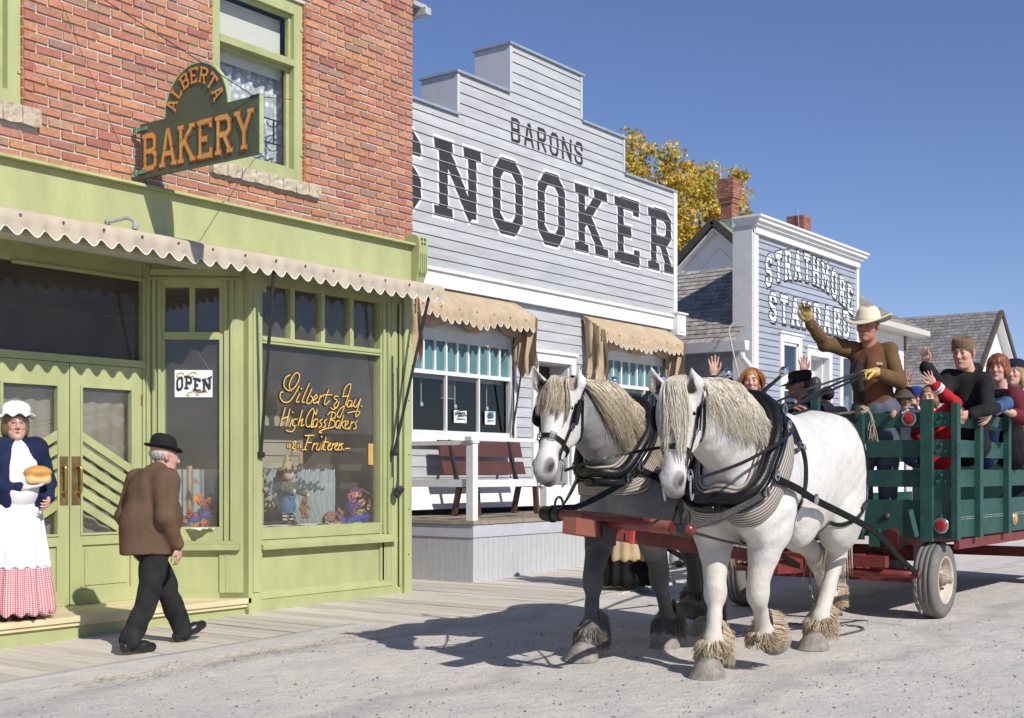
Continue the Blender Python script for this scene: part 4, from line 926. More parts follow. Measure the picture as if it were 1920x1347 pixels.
# ---------------------------------------------------------------- things in the display
def rag_doll():
 Y = 9.78; b = WY(540, 979, Y); s = 1.0; root = empty('rag_doll', (b.x, Y, .81), 'red haired rag doll in blue overalls and a pointed straw hat', 'doll')
 x, z = b.x, .81
 m = MB(); 
 for sx in (-.05, .045): m.tube([(x+sx, Y, z+.02), (x+sx, Y, z+.14)], .024, 8)
 lg = m.build('leg', M('cream_sock', (.7, .64, .52), .9, .1), root); m = MB()
 for sx in (-.05, .045):
  for k in range(3): m.tube([(x+sx, Y, z+.035+k*.035), (x+sx, Y, z+.052+k*.035)], .0255, 8)
 m.build('stripe', M('dark_wool', (.05, .03, .03), .9, .1), lg); m = MB()
 for sx in (-.055, .05): m.ball((x+sx, Y-.025, z+.02), .03, 8, 6, (1, 1.5, .75))
 m.build('shoe', BLACKP, root); m = MB()
 m.lathe((x, Y, z+.13), (0, 0, 1), [(0, .075), (.06, .085), (.15, .07), (.24, .055)], 12); m.box(x-.045, x+.045, Y-.075, Y-.05, z+.27, z+.38)
 m.build('overalls', M('blue_denim', (.10, .20, .37), .9, .2, 30), root); m = MB()
 m.lathe((x, Y, z+.34), (0, 0, 1), [(0, .06), (.07, .062), (.12, .03)], 10); m.tube([(x-.06, Y, z+.43), (x-.12, Y-.04, z+.37), (x-.03, Y-.10, z+.35)], [.028, .03, .026], 8); m.tube([(x+.06, Y, z+.43), (x+.12, Y-.04, z+.34), (x+.17, Y-.1, z+.31)], [.028, .03, .026], 8)
 m.build('shirt', M('plaid_shirt', (.18, .17, .13), .9, .5, 40), root); m = MB()
 m.ball((x-.02, Y-.105, z+.35), .025, 8, 6); m.ball((x+.18, Y-.11, z+.305), .024, 8, 6); m.ball((x, Y-.01, z+.53), .07, 12, 8, (1, .9, 1.05)); m.build('head', M('muslin', (.72, .55, .42), .9, .05), root); m = MB()
 for k in range(70):
  a = random.uniform(0, 6.28); h = random.uniform(-.06, .06); m.ball((x+.075*math.cos(a), Y+.065*math.sin(a)*(1 if math.sin(a) > -.2 else .2)+.02, z+.53+h), random.uniform(.014, .024), 6, 4)
 m.build('hair', M('red_yarn', (.28, .03, .03), .9, .25, 50), root); m = MB()
 m.lathe((x, Y, z+.575), (-.12, 0, 1), [(0, .10), (.008, .095), (.03, .06), (.10, .035), (.17, .004)], 14); m.build('hat', M('straw', (.58, .42, .2), .9, .15, 40), root); m = MB()
 m.ball((x-.025, Y-.07, z+.54), .009, 6, 5); m.ball((x+.022, Y-.07, z+.54), .009, 6, 5); m.build('eye', BLACKP, root)
 m = MB(); m.ball((x+.12, Y-.10, z+.17), .05, 10, 8, (1, .6, 1.2)); m.ball((x+.12, Y-.12, z+.245), .033, 10, 8)
 for sx in (-1, 1): m.ball((x+.12+sx*.022, Y-.12, z+.277), .012, 6, 5); m.tube([(x+.12+sx*.04, Y-.11, z+.2), (x+.12+sx*.07, Y-.13, z+.16)], .015, 6); m.tube([(x+.12+sx*.025, Y-.11, z+.12), (x+.12+sx*.035, Y-.14, z+.07)], .018, 6)
 o = m.build('toy_bear', M('brown_plush', (.34, .15, .07), .95, .2, 40)); tag(o, 'small brown toy bear hanging from the hand of the rag doll', 'soft toy')
rag_doll()
def flower_pot():
 Y = 9.66; c = WY(669, 950, Y); root = empty('flower_pot', (c.x, Y, .81), 'blue pot of yellow, pink and purple pansies at the corner of the window', 'potted flowers'); R = random.Random(8)
 m = MB(); m.lathe((c.x, Y, .80), (0, 0, 1), [(0, .09), (.06, .15), (.13, .12), (.16, .06)], 14); 
 for k in range(14): a = R.uniform(0, 6.28); m.ball((c.x-.06+.17*math.cos(a), Y+.1*math.sin(a), .84), .05, 8, 6, (1.2, 1, .8))
 m.build('pot_wrap', M('royal_blue_cloth', (.03, .07, .36), .6, .3, 9), root)
 lf = MB()
 for k in range(150):
  d = V((R.gauss(0, 1), R.gauss(0, 1), R.gauss(.2, 1))).normalized(); p = V((c.x, Y, c.z+.02))+V((d.x*.16, d.y*.12, d.z*.17))*R.uniform(.6, 1); a, b = fr(d+V((0, 0, .01))); l = R.uniform(.02, .04)
  lf.add([p-a*l*.4, p+b*l, p+a*l*.4, p-b*l], [(0, 1, 2, 3)])
 lf.build('foliage', M('dark_leaf', (.035, .05, .03), .7, .3, 20), root)
 for col, nm, n in (((.66, .55, .10), 'yellow_pansy', 12), ((.52, .10, .22), 'pink_pansy', 12), ((.12, .05, .28), 'purple_pansy', 20)):
  m = MB(); e = MB()
  for k in range(n):
   th = R.uniform(-1.25, 1.25); ph = R.uniform(-1.0, 1.25); d = V((math.sin(th)*math.cos(ph), -math.cos(th)*math.cos(ph), math.sin(ph))); p = V((c.x, Y, c.z+.02))+V((d.x*.19, d.y*.15, d.z*.19)); a, b = fr(d)
   for j in range(5):
    g = 2*math.pi*j/5; q = p+(a*math.cos(g)+b*math.sin(g))*.020; r = .019; m.add([q+(a*math.cos(t)+b*math.sin(t))*r-d*.003*math.cos(t) for t in np.linspace(0, 5.5, 7)], [tuple(range(7))])
   e.lathe(p+d*.004, d, [(0, .012), (.004, .004)], 7)
  f = m.build(nm, M(nm+'_petal', col, .7, .15, 40), root); e.build('flower_eye', M('pansy_eye', (.06, .04, .05), .8, .1), f)
flower_pot()
def maple_leaves(name, label, c, spread, n, cols, hgt):
 m = MB(); R = random.Random(len(label))
 shape = [(0, 0), (.5, -.15), (.45, .15), (.95, .25), (.6, .5), (.55, .85), (.25, .65), (0, 1.1), (-.25, .65), (-.55, .85), (-.6, .5), (-.95, .25), (-.45, .15), (-.5, -.15)]
 for k in range(n):
  p = V(c)+V((R.gauss(0, spread), R.gauss(0, .05), abs(R.gauss(0, hgt)))); d = V((R.gauss(0, .5), -1, R.gauss(.2, .5))).normalized(); a, b = fr(d); g = R.uniform(0, 6.28); s = R.uniform(.045, .085); m.col = R.choice(cols)
  A = a*math.cos(g)+b*math.sin(g); B = b*math.cos(g)-a*math.sin(g); m.add([p+A*u*s+B*v*s+d*.02*abs(u) for u, v in shape], [tuple(range(14))])
 o = m.build(name, M('autumn_leaf', (1, 1, 1), .7, .2, 20, attr=True), colors=True); tag(o, label, 'dried leaves')
q = V(Pw((u0w+u1w)/2+.1, -.16, .86)); maple_leaves('maple_leaf_bunch', 'bright orange maple leaves standing in blue cloth in the splayed window', q, .08, 26, [(.55, .13, .03), (.48, .09, .02), (.62, .2, .05), (.3, .05, .02)], .14)
q2 = WY(625, 965, 9.62); maple_leaves('maple_leaf_bunch', 'faded brown maple leaves lying between the doll and the pansies', (q2.x, 9.62, .84), .09, 16, [(.30, .14, .10), (.38, .16, .12), (.24, .10, .08)], .05)
m = MB(); R = random.Random(21); q = V(Pw((u0w+u1w)/2+.05, -.2, .81))
for k in range(16): m.ball(q+V((R.gauss(0, .1), R.gauss(0, .06), abs(R.gauss(.04, .04)))), R.uniform(.05, .08), 8, 6, (1.3, 1, .8))
o = m.build('blue_fabric', M('royal_blue_cloth', (.03, .07, .36)), None, True); tag(o, 'bundle of royal blue cloth under the orange maple leaves', 'cloth')
q = V(Pw(u0w+.12, -.16, .80)); root = empty('wicker_basket', q, 'small round woven basket of red berries in the splayed window', 'basket')
m = MB(); m.lathe(q, (0, 0, 1), [(0, .085), (.05, .10), (.10, .105), (.10, .095), (.06, .09)], 18, False)
for k in range(5): m.tube([q+V((.1*math.cos(t)*(1-.0), .1*math.sin(t), .012+.02*k)) for t in np.linspace(0, 6.28, 20)], .009, 5)
m.build('weave', M('wicker', (.50, .33, .14), .8, .25, 40), root); m = MB()
for k in range(26): m.ball(q+V((R.gauss(0, .05), R.gauss(0, .04), .10+.02*R.random())), .018, 6, 5)
m.build('fruit', M('red_fruit', (.40, .08, .03), .4, .2), root)
# ---------------------------------------------------------------- snooker hall
YS = 11.2
snk = empty('snooker_hall', (16, YS, 0), 'light grey clapboard hall with a stepped false front lettered BARONS SNOOKER', 'hall')
def snooker():
 W = lambda x, y: WY(x, y, YS)
 xr = W(1262, 400).x; xL0, xR0 = W(950, 150).x, W(1086, 150).x; xL1, xR1 = W(851, 150).x, W(1166, 300).x; xl = (xL0+xR0)-xr
 zt = W(1086, 145).z; zm = W(1166, 262).z; zl = W(1262, 363).z
 zbT, zbB = W(800, 503).z, W(800, 537).z      # white frieze
 pf = .86                                      # porch floor
 def xz(z):
  if z > zm: return (xL0, xR0)
  if z > zl: return (xL1, xR1)
  return (xl, xr)
 xz.breaks = (zm, zl)
 pitch = .148
 up, clap = clap_wall('upper_siding', GREYB, snk, YS-.04, xz, zbT, zt, pitch, depth=.016)
# lower wall with its openings
 w1 = (W(768, 700).x, W(952, 700).x, W(952, 815).z, W(952, 655).z); w2 = (W(1116, 720).x, W(1246, 720).x, W(1246, 815).z, W(1246, 688).z)
 d1 = (W(1004, 700).x, W(1066, 700).x, pf, W(1035, 681).z)
 lo, _ = clap_wall('lower_siding', GREYB, snk, YS, lambda z: (xl, xr), pf+.28, zbB, .148, holes=[(a-.02, b+.02, c-.02, d+.02) for a, b, c, d in (w1, w2, d1)], depth=.015)
 t = MB(); t.hexa([(xl, YS-.10, pf), (xr, YS-.10, pf), (xr, YS+.02, pf), (xl, YS+.02, pf), (xl, YS-.03, pf+.30), (xr, YS-.03, pf+.30), (xr, YS+.02, pf+.30), (xl, YS+.02, pf+.30)]); t.build('water_table', WHITE, snk)
# lettering on the boards
 def word(txt, x0, x1, z0, z1, grow, mat, nm, off, w, serif, arch=0.0):
  pcs, Wd = text_pieces(txt, w, grow, .43 if serif else .3, serif=serif); mb = MB()
  paint_on_claps(mb, pcs, lambda u, v: (x0+(x1-x0)*u/Wd, z0+(z1-z0)*v), clap, off); mb.build(nm, mat, snk)
 a, b = W(955, 270), W(1086, 305)
 word('BARONS', a.x, b.x, W(960, 266).z, W(960, 226).z, 0, BLACKP, 'small_lettering', .002, .17, 0)
 xe = W(1250, 480).x; xn = W(826, 340).x; L = xe-xn   # N..R span; put S before it
 pN, WN = text_pieces('NOOKER', .21, 0, .43, serif=1); pS, WSx = text_pieces('SNOOKER', .21, 0, .43, serif=1)
 x0 = xe-L*WSx/WN; z0, z1 = W(1075, 462).z, W(1075, 353).z
 WHT = M('sign_white', (.72, .73, .73), .6, .06)
 word('SNOOKER', x0, xe, z0, z1, .045, WHT, 'lettering_halo', .0012, .21, 1); word('SNOOKER', x0, xe, z0, z1, 0, BLACKP, 'lettering', .005, .21, 1)
# trim
 t = MB(); t.box(xl, xr, YS-.085, YS-.0, zbB, zbT); t.box(xl, xr, YS-.12, YS-.08, zbT-.03, zbT+.015); fz = t.build('frieze', WHITE, snk)
 for q in ((xr-.10, xr+.02, YS-.075, YS+.3, zbT, zl), (xr-.12, xr+.0, YS-.03, YS+.1, pf, zbB), (xl-.02, xl+.1, YS-.075, YS+.3, zbT, zl)): t = MB(); t.box(*q); t.build('corner_board', WHITE, snk)
 t = MB(); t.box(xr-.16, xr+.14, YS-.18, YS+.3, zbB-.09, zbT+.03); t.box(xr-.18, xr+.18, YS-.21, YS+.3, zbT+.03, zbT+.06); t.box(xr-.10, xr+.06, YS-.195, YS-.18, zbB-.04, zbT-.03); t.build('cornice_return', WHITE, snk)
 capm = M('lead_cap', (.30, .35, .42), .5, .1, 6); c = MB(); dp = .62
 for x0_, x1_, z in ((xl-.03, xL1+.03, zl), (xR1-.0, xr+.03, zl), (xL1-.03, xL0+.0, zm), (xR0, xR1+.03, zm), (xL0-.03, xR0+.03, zt)): c.box(x0_, x1_, YS-.09, YS+dp, z+.001, z+.035)
 c.build('parapet_cap', capm, snk)
 for q in ((xL0-.0, xL0+.06, YS-.062, YS+dp-.03, zm+.036, zt), (xL1, xL1+.06, YS-.062, YS+dp-.03, zl+.036, zm), (xR0-.05, xR0, YS-.065, YS+dp-.03, zm+.036, zt), (xR1-.05, xR1, YS-.065, YS+dp-.03, zl+.036, zm)): s = MB(); s.box(*q); s.build('parapet_side', M('pale_grey_panel', (.52, .52, .55), .6, .05), snk)
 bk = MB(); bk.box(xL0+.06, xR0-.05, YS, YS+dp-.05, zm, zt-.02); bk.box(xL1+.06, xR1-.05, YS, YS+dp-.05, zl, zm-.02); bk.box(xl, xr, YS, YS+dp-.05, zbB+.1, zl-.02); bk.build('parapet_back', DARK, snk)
# side walls and roof
 sd = MB(); sd.box(xl, xl+.1, YS+.02, YS+12, .2, zbT); sd.box(xr-.1, xr, YS+.3, YS+12, .2, zbT); sd.box(xl, xr, YS+11.9, YS+12, .2, zbT); sd.build('side_wall', GREYB, snk, colors=True)
 rf = MB(); xm = (xl+xr)/2; rz = zm-.25; shingles(rf, (xl-.3, YS+12, zbT-.1), (xl-.3, YS+.55, zbT-.1), (xm, YS+12, rz), (xm, YS+.55, rz), .2, .3); shingles(rf, (xr+.3, YS+.55, zbT-.1), (xr+.3, YS+12, zbT-.1), (xm, YS+.55, rz), (xm, YS+12, rz), .2, .3); rf.build('roof', SHING, snk, colors=True)
# room
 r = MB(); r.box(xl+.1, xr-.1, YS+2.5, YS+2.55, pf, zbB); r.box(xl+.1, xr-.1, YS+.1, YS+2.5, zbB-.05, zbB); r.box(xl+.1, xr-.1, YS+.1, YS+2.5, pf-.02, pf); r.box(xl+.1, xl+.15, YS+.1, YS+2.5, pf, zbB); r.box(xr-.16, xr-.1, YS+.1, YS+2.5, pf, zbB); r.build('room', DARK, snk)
# windows
 teal = M('teal_pane', (.10, .225, .24), .35, .12, 3)
 for w, hdr in ((w1, 1), (w2, 1)):
  x0, x1, z0, z1 = w; m = MB(); cw = .14; frame(m, x0-cw, x1+cw, z0-cw*.9, z1+cw*.9, cw, YS-.055, YS+.03); m.box(x0-cw-.04, x1+cw+.04, YS-.09, YS-.0, z1+cw*.9, z1+cw*.9+.22); m.box(x0-cw-.05, x1+cw+.05, YS-.11, YS-.0, z1+cw*.9+.22, z1+cw*.9+.255)
  m.box(x0-cw-.03, x1+cw+.03, YS-.095, YS-.0, z0-cw*.9-.05, z0-cw*.9); wn_ = m.build('window', WHITE, snk)
  s = MB(); zt_ = z0+(z1-z0)*.64; s.box(x0, x1, YS-.045, YS+.02, zt_-.025, zt_+.03); n = 9
  for k in range(1, n): x = x0+(x1-x0)*k/n; s.box(x-.018, x+.018, YS-.04, YS+.01, zt_+.03, z1)
  for k in (1, 2): x = x0+(x1-x0)*k/3; s.box(x-.014, x+.014, YS-.04, YS+.01, z0, zt_-.025)
  s.build('glazing_bar', WHITE, wn_)
  g = MB(); g.box(x0, x1, YS-.008, YS-.004, z0, zt_); g.build('pane', GLASS, wn_); g = MB(); g.box(x0, x1, YS-.008, YS-.004, zt_, z1); g.build('leaded_pane', teal, wn_)
  b = MB(); b.box(x0, x1, YS+.12, YS+.13, zt_-.07, zt_); 
  for k in range(3): x = x0+(x1-x0)*(k+.5)/3; b.tube([(x, YS+.11, zt_-.07), (x, YS+.11, zt_-.40)], .006, 4); b.lathe((x, YS+.105, zt_-.43), (0, -1, 0), [(0, .03), (.01, .03)], 10)
  b.build('blind_pull', M('pale_cord', (.5, .52, .5), .8, .1), wn_)
# posters in the first window
 for nm, pa, pb, txt, lab in (('poster', (848, 769), (872, 794), 'POOL', 'curled POOL poster leaning in the snooker hall window'), ('poster', (906, 771), (926, 797), '', 'small white notice with blue heading in the snooker hall window')):
  A, B = W(*pa), W(*pb); x0, x1, z1, z0 = A.x, B.x, A.z, B.z; z0 = max(z0, w1[2]+.01); root = empty(nm, (x0, YS-.03, z0), lab, 'poster')
  m = MB(); n = 6; vs = [(x0+(x1-x0)*k/n, YS-.03+.008*math.sin(k*1.1), z) for z in (z0, z1) for k in range(n+1)]; m.add(vs, [(k, k+1, n+2+k, n+1+k) for k in range(n)]); m.build('paper', M('white_paper', (.74, .75, .73), .8, .05, 8), root, True)
  m = MB(); 
  if txt:
   p, Wd = text_pieces(txt, .26, 0, .26, serif=1); paint_flat(m, p, lambda l, u, v: (x0+.03+(x1-x0-.06)*u/Wd, YS-.043-l*.0002, z0+(z1-z0)*.6+v*(z1-z0)*.24))
  else: m.box(x0+.06, x1-.06, YS-.0425, YS-.042, z1-.09, z1-.03)
  for k in range(4): m.box(x0+.05+.02*(k % 2), x1-.05-.03*(k % 3), YS-.0425, YS-.042, z0+.05+.04*k, z0+.062+.04*k)
  m.build('printing', BLACKP if txt else M('blue_print', (.05, .13, .24), .7, .1), root)
 m = MB(); A, B = W(858, 718), W(884, 748); m.box(A.x, B.x, YS+.3, YS+.305, B.z, A.z)
 for k in range(5): m.box(A.x+.02, B.x-.02, YS+.29, YS+.3, B.z+.03+.05*k, B.z+.045+.05*k)
 o = m.build('notice_board', M('pale_board', (.28, .27, .25), .7, .1)); tag(o, 'dim framed notice board hanging inside the snooker hall', 'notice board')
# door
 x0, x1, z0, z1 = d1; m = MB(); cw = .13; m.box(x0-cw, x0, YS-.06, YS+.1, z0, z1+cw); m.box(x1, x1+cw, YS-.06, YS+.1, z0, z1+cw); m.box(x0, x1, YS-.06, YS+.1, z1, z1+cw); m.box(x0-cw-.03, x1+cw+.03, YS-.09, YS, z1+cw, z1+cw+.05); m.box(x0-.0, x0+.02, YS, YS+.35, z0, z1); m.box(x1-.02, x1, YS, YS+.35, z0, z1); m.box(x0, x1, YS+.0, YS+.35, z1-.02, z1)
 dd = m.build('doorway', WHITE, snk); m = MB(); m.box(x0+.02, x1-.02, YS+.36, YS+.4, z0, z1); m.build('door', M('dark_door', (.06, .045, .035), .6, .2), dd)
# porch
 px0, px1 = W(800, 700).x, xr-1.0; pc = GP(887, 1093, .045); yfr = pc.y; px0 = pc.x; pf_ = WX(887, 977, px0).z
 return xl, xr, pf, w1, w2, d1, px0, yfr, pf_, zbB
SN = snooker()
def porch():
 xl, xr, pf, w1, w2, d1, px0, yfr, pfz, zbB = SN; pf = pfz
 po = empty('porch', (px0+3, (yfr+YS)/2, 0), 'raised wooden porch with grey skirting along the front of the snooker hall', 'porch')
 d = MB(); R = random.Random(9); x = px0-.03
 while x < xr: 
  d.box(x, x+.138, yfr-.03, YS+.02, pf-.045+R.uniform(-.002, .002), pf+R.uniform(-.002, .002)); x += .142
 d.build('deck', M('worn_deck', (.34, .28, .21), .8, .2, 3, stretch=(6, .6, 6)), po)
 f = MB(); f.box(px0-.012, xr, yfr-.014, yfr+.03, pf-.20, pf-.05); f.box(px0-.012, px0+.03, yfr+.03, YS, pf-.20, pf-.05); f.build('fascia_board', M('blue_grey_trim', (.47, .49, .53), .6, .06), po)
 s = MB(); x = px0
 while x < xr: s.box(x+.0015, x+.098, yfr, yfr+.022, zb(x)-.05, pf-.201); x += .10
 y = yfr+.022
 while y < YS: s.box(px0, px0+.022, y+.0015, y+.098, zb(px0)-.05, pf-.201); y += .10
 s.build('skirting', M('grey_tongue_boards', (.47, .475, .49), .65, .08, 5, bump=.15, bscale=18, stretch=(8, 8, .6)), po)
 s = MB(); s.box(px0-.006, xr, yfr-.008, yfr-.001, zb(px0)-.05, zb(px0)+.12); 
# railing
 ra = MB(); Wt = W_post = .10
 posts = [px0+.02, px0+1.55, px0+3.15, px0+4.7]
 pz = WX(882, 826, px0).z
 for i, x in enumerate(posts[:2]):
  rr = MB(); rr.box(x, x+.10, yfr+.02, yfr+.12, pf, pz-.03); rr.box(x-.012, x+.112, yfr+.008, yfr+.132, pz-.03, pz-.0); rr.build('railing_post', WHITE, po)
 rr = MB(); rr.box(px0-.01, px0+1.66, yfr+.02, yfr+.12, pz-.0, pz+.045); rr.box(px0+.12, px0+1.56, yfr+.045, yfr+.08, pf+.40, pf+.49); rr.build('rail', WHITE, po)
 rr = MB(); rr.box(px0+.03, px0+.10, yfr+.13, YS-.05, pz-.05, pz-.0); rr.box(px0+.045, px0+.08, yfr+.12, YS-.05, pf+.40, pf+.49); rr.build('rail', WHITE, po)
# slatted bench on the porch
 yb = YS-.42; A = WY(826, 870, yb+.1); B = WY(1000, 900, yb-.1); x0, x1 = A.x, B.x; bn = empty('bench', ((x0+x1)/2, yb, pf), 'dark brown slatted bench on the snooker hall porch behind the white railing', 'bench')
 BR = M('brown_bench_paint', (.105, .042, .033), .5, .15, 4)
 sz = pf+.43
 m = MB(); m.bar((x0, yb-.30, sz), (x1, yb-.30, sz), .19, .035); m.bar((x0, yb-.10, sz-.01), (x1, yb-.10, sz-.01), .17, .035); m.build('seat', BR, bn)
 for z0, z1, k in ((sz+.12, sz+.30, 0), (sz+.36, sz+.58, 1)):
  m = MB(); o = .03; yb0 = yb+.03+k*.06; m.hexa([(x0, yb0, z0), (x1, yb0, z0), (x1, yb0+.03, z0), (x0, yb0+.03, z0), (x0, yb0+.05, z1), (x1, yb0+.05, z1), (x1, yb0+.08, z1), (x0, yb0+.08, z1)]); m.build('back_board', BR, bn)
 for x in (x0+.22, x1-.28):
  m = MB(); m.bar((x, yb-.36, pf), (x, yb-.33, sz-.02), .05, .07, up=V((0, 1, 0))); m.build('leg', BR, bn); m = MB(); m.bar((x, yb+.05, pf), (x, yb-.05, sz-.02), .05, .07, up=V((0, 1, 0))); m.build('leg', BR, bn)
  m = MB(); m.bar((x, yb-.02, sz-.03), (x, yb+.15, sz+.58), .05, .05, up=V((0, 1, 0))); m.bar((x, yb-.38, sz-.035), (x, yb, sz-.035), .05, .05); m.build('bracket', IRON, bn)
porch()
def draped_awning(label, px0, px1, w):
 """canvas awning with a scalloped front and gathered side drops"""
 X0, X1 = (WY(px0, 620, YS-.06).x if w else WY(px0, 620, YS-.42).x), WY(px1, 620, YS-.42).x
 zt_ = WY(px0+80, 600, YS).z
 zw = SN[9]-.03; yf = YS-.42; zf = zw-.25
 a = scallop_awning('window_awning', label, X0, X1, YS-.06, zw, yf, zf, .20, .155, .075, CANVAS2, wave=.05)
 for sx, nm in ((X0, 0), (X1, 1)):
  n = 16; rows = 9; vs = []
  for j in range(rows):
   t = j/(rows-1)
   for k in range(n+1):
    u = k/n; y = YS-.08+(yf-YS+.05)*u; fold = .05*math.sin(u*15+t*2+nm)*(.3+t); z = (zw+(zf-zw)*u)-t*(1.0-.25*u+.10*math.sin(u*21+nm*2))
    vs.append((sx+(.10 if nm == 0 else -.10)*t*math.sin(t*3)+fold*.9, y+.10*t*(u-.3)*-1+.02*math.sin(u*30), z))
  mesh_obj('side_drop', vs, [(j*(n+1)+k, j*(n+1)+k+1, (j+1)*(n+1)+k+1, (j+1)*(n+1)+k) for j in range(rows-1) for k in range(n)], CANVAS2, a, True)
 n = 40; vs = []
 for j in range(5):
  for k in range(n+1):
   u = k/n; x = X0+.1+(X1-X0-.2)*u; sag = .16*abs(math.sin(u*math.pi*2.5))**.8; z = zf-.04-(j/4)*(.08+sag); vs.append((x, yf+.10+.04*j+.02*math.sin(u*40+j), z))
 mesh_obj('rolled_canvas', vs, [(j*(n+1)+k, j*(n+1)+k+1, (j+1)*(n+1)+k+1, (j+1)*(n+1)+k) for j in range(4) for k in range(n)], CANVAS2, a, True)
 for x in (X0+.1, X1-.12):
  r = MB(); r.tube([(x, yf+.02, zf-.02), (x, YS-.10, 1.9)], .014, 6); r.tube([(x+.05, YS-.09, 1.35), (x+.05, YS-.09, zf)], .013, 6); r.tube([(x, yf+.05, zf-.1), (x-.25, YS-.3, zf-.42)], .008, 5); r.build('awning_rod', M('rusty_rod', (.075, .035, .025), .7, .3, 20), a)
draped_awning('ochre canvas awning over the POOL poster window of the snooker hall', 780, 1003, 0)
draped_awning('ochre canvas awning over the snooker hall window nearer the newspaper office', 1093, 1281, 1)
# ---------------------------------------------------------------- newspaper office
YT = 10.4
def newspaper_office():
 W = lambda x, y: WY(x, y, YT)
 xl, xr = W(1410, 500).x, W(1606, 520).x; zt = W(1500, 438).z-.05; b = empty('newspaper_office', ((xl+xr)/2, YT, 0), 'blue grey clapboard office with a white corniced false front lettered STRATHMORE STANDARD', 'office building')
 wn = (W(1466, 650).x, W(1494, 650).x, .9, W(1480, 643).z); dr = (W(1516, 670).x, W(1551, 690).x, .55, W(1535, 668).z-.02); w2 = (W(1577, 700).x, W(1600, 700).x, 1.0, W(1588, 668).z)
 zc = W(1440, 447).z
 wall, clap = clap_wall('siding', BLUEB, b, YT, lambda z: (xl, xr), .3, zt-.2, .118, holes=[(h[0]-.02, h[1]+.02, h[2]-.02, h[3]+.02) for h in (wn, dr, w2)], depth=.02)
 for q in ((xl-.02, xl+.17, YT-.05, YT+.25, .3, zt-.2), (xr-.10, xr+.02, YT-.05, YT+.1, .3, zt-.2)): t = MB(); t.box(*q); t.build('corner_board', WHITE, b)
 t = MB(); t.box(xl-.02, xr+.02, YT-.06, YT-.0, zc, zt-.12); t.box(xl-.0, xr+.0, YT-.085, YT-.06, zt-.26, zt-.12); t.box(xl-.08, xr+.08, YT-.14, YT+.3, zt-.12, zt-.06); t.box(xl-.11, xr+.11, YT-.20, YT+.32, zt-.06, zt+.01); t.box(xl-.14, xr+.14, YT-.24, YT+.33, zt+.01, zt+.05)
 t.build('cornice', WHITE, b)
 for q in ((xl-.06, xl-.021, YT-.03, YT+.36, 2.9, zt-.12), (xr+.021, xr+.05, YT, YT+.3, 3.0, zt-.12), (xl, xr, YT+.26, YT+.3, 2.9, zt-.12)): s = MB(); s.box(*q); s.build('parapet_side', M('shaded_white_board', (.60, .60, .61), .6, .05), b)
# arched and straight lettering, white with black edges
 def curve(pts):
  q = [W(*p) for p in pts]; return np.poly1d(np.polyfit([p.x for p in q], [p.z for p in q], 3 if len(q) > 3 else 1))
 for txt, bs, tp, nm in (('STRATHMORE', [(1436, 535), (1459, 524), (1490, 521), (1523, 530), (1550, 545), (1575, 566), (1592, 583)], [(1430, 489), (1447, 480), (1473, 471), (1514, 483), (1558, 507), (1580, 525), (1596, 545)], 'arched'), ('STANDARD', [(1443, 599), (1586, 631)], [(1443, 552), (1586, 588)], 'straight')):
  fb, ft = curve(bs), curve(tp); x0, x1 = W(bs[0][0], 500).x, W(bs[-1][0]+3, 500).x
  for grow, mat, part, off, dx, dz in ((.05, M('letter_edge', (.03, .03, .035), .6, .1), 'lettering_edge', .002, .022, -.022), (.05, M('letter_edge', (.03, .03, .035)), 'lettering_edge', .005, 0, 0), (0, M('sign_white', (.74, .75, .75), .6, .06), 'lettering', .009, 0, 0)):
   pcs, Wd = text_pieces(txt, .20, grow, .34, serif=.7, sx=.72); mb = MB()
   paint_on_claps(mb, pcs, lambda u, v: (x0+(x1-x0)*u/Wd+dx, (lambda X: fb(X)+(ft(X)-fb(X))*v+dz)(x0+(x1-x0)*u/Wd)), clap, off, .010); mb.build(nm+'_'+part, mat, b)
# openings
 for h, nm in ((wn, 'window'), (w2, 'window'), (dr, 'doorway')):
  x0, x1, a, c = h; m = MB(); cw = .15; m.box(x0-cw, x0, YT-.05, YT+.1, a, c+cw); m.box(x1, x1+cw, YT-.05, YT+.1, a, c+cw); m.box(x0, x1, YT-.05, YT+.1, c, c+cw); m.box(x0-cw-.04, x1+cw+.04, YT-.08, YT, c+cw, c+cw+.04)
  if nm == 'window': m.box(x0, x1, YT-.03, YT+.05, a, a+.05); m.box(x0, x1, YT-.02, YT+.04, (a+c)/2-.03, (a+c)/2+.02); m.box(x0, x0+.05, YT-.02, YT+.04, a, c); m.box(x1-.05, x1, YT-.02, YT+.04, a, c); m.box(x0, x1, YT-.02, YT+.04, c-.06, c)
  else: m.box(x1-.03, x1, YT+.1, YT+.5, a, c); m.box(x0, x1, YT+.1, YT+.5, c-.03, c)
  o = m.build(nm, WHITE, b); g = MB()
  if nm == 'window': g.box(x0, x1, YT, YT+.004, a, c); g.build('pane', glass('blue_glass', (.5, .55, .6), 2.2), o); g = MB(); g.box(x0, x1, YT+.3, YT+.31, a, c); g.build('curtain', M('dim_blue_curtain', (.14, .19, .26), .8, .3, 5), o)
  else: g.box(x0, x1, YT+.5, YT+.52, a, c); g.build('door', M('dark_door', (.06, .045, .035)), o)
 m = MB(); A = W(1466, 688); m.box(A.x+.0, A.x+.26, YT-.012, YT-.008, A.z-.45, A.z); o = m.build('notice', M('white_paper', (.74, .75, .73))); tag(o, 'white paper notice taped to the narrow window of the blue grey office', 'notice')
 m = MB()
 for k in range(4): m.box(A.x+.04+.05*k, A.x+.07+.05*k, YT-.0135, YT-.012, A.z-.14, A.z-.06)
 m.build('printing', BLACKP, o)
# body behind the front: side wall in shade, steep lower roof over it
 ze = WX(1330, 620, xl).z; ze = 3.72; ex = xl-.45
 yb = YT+9; 
 sd = MB(); 
 _w = []
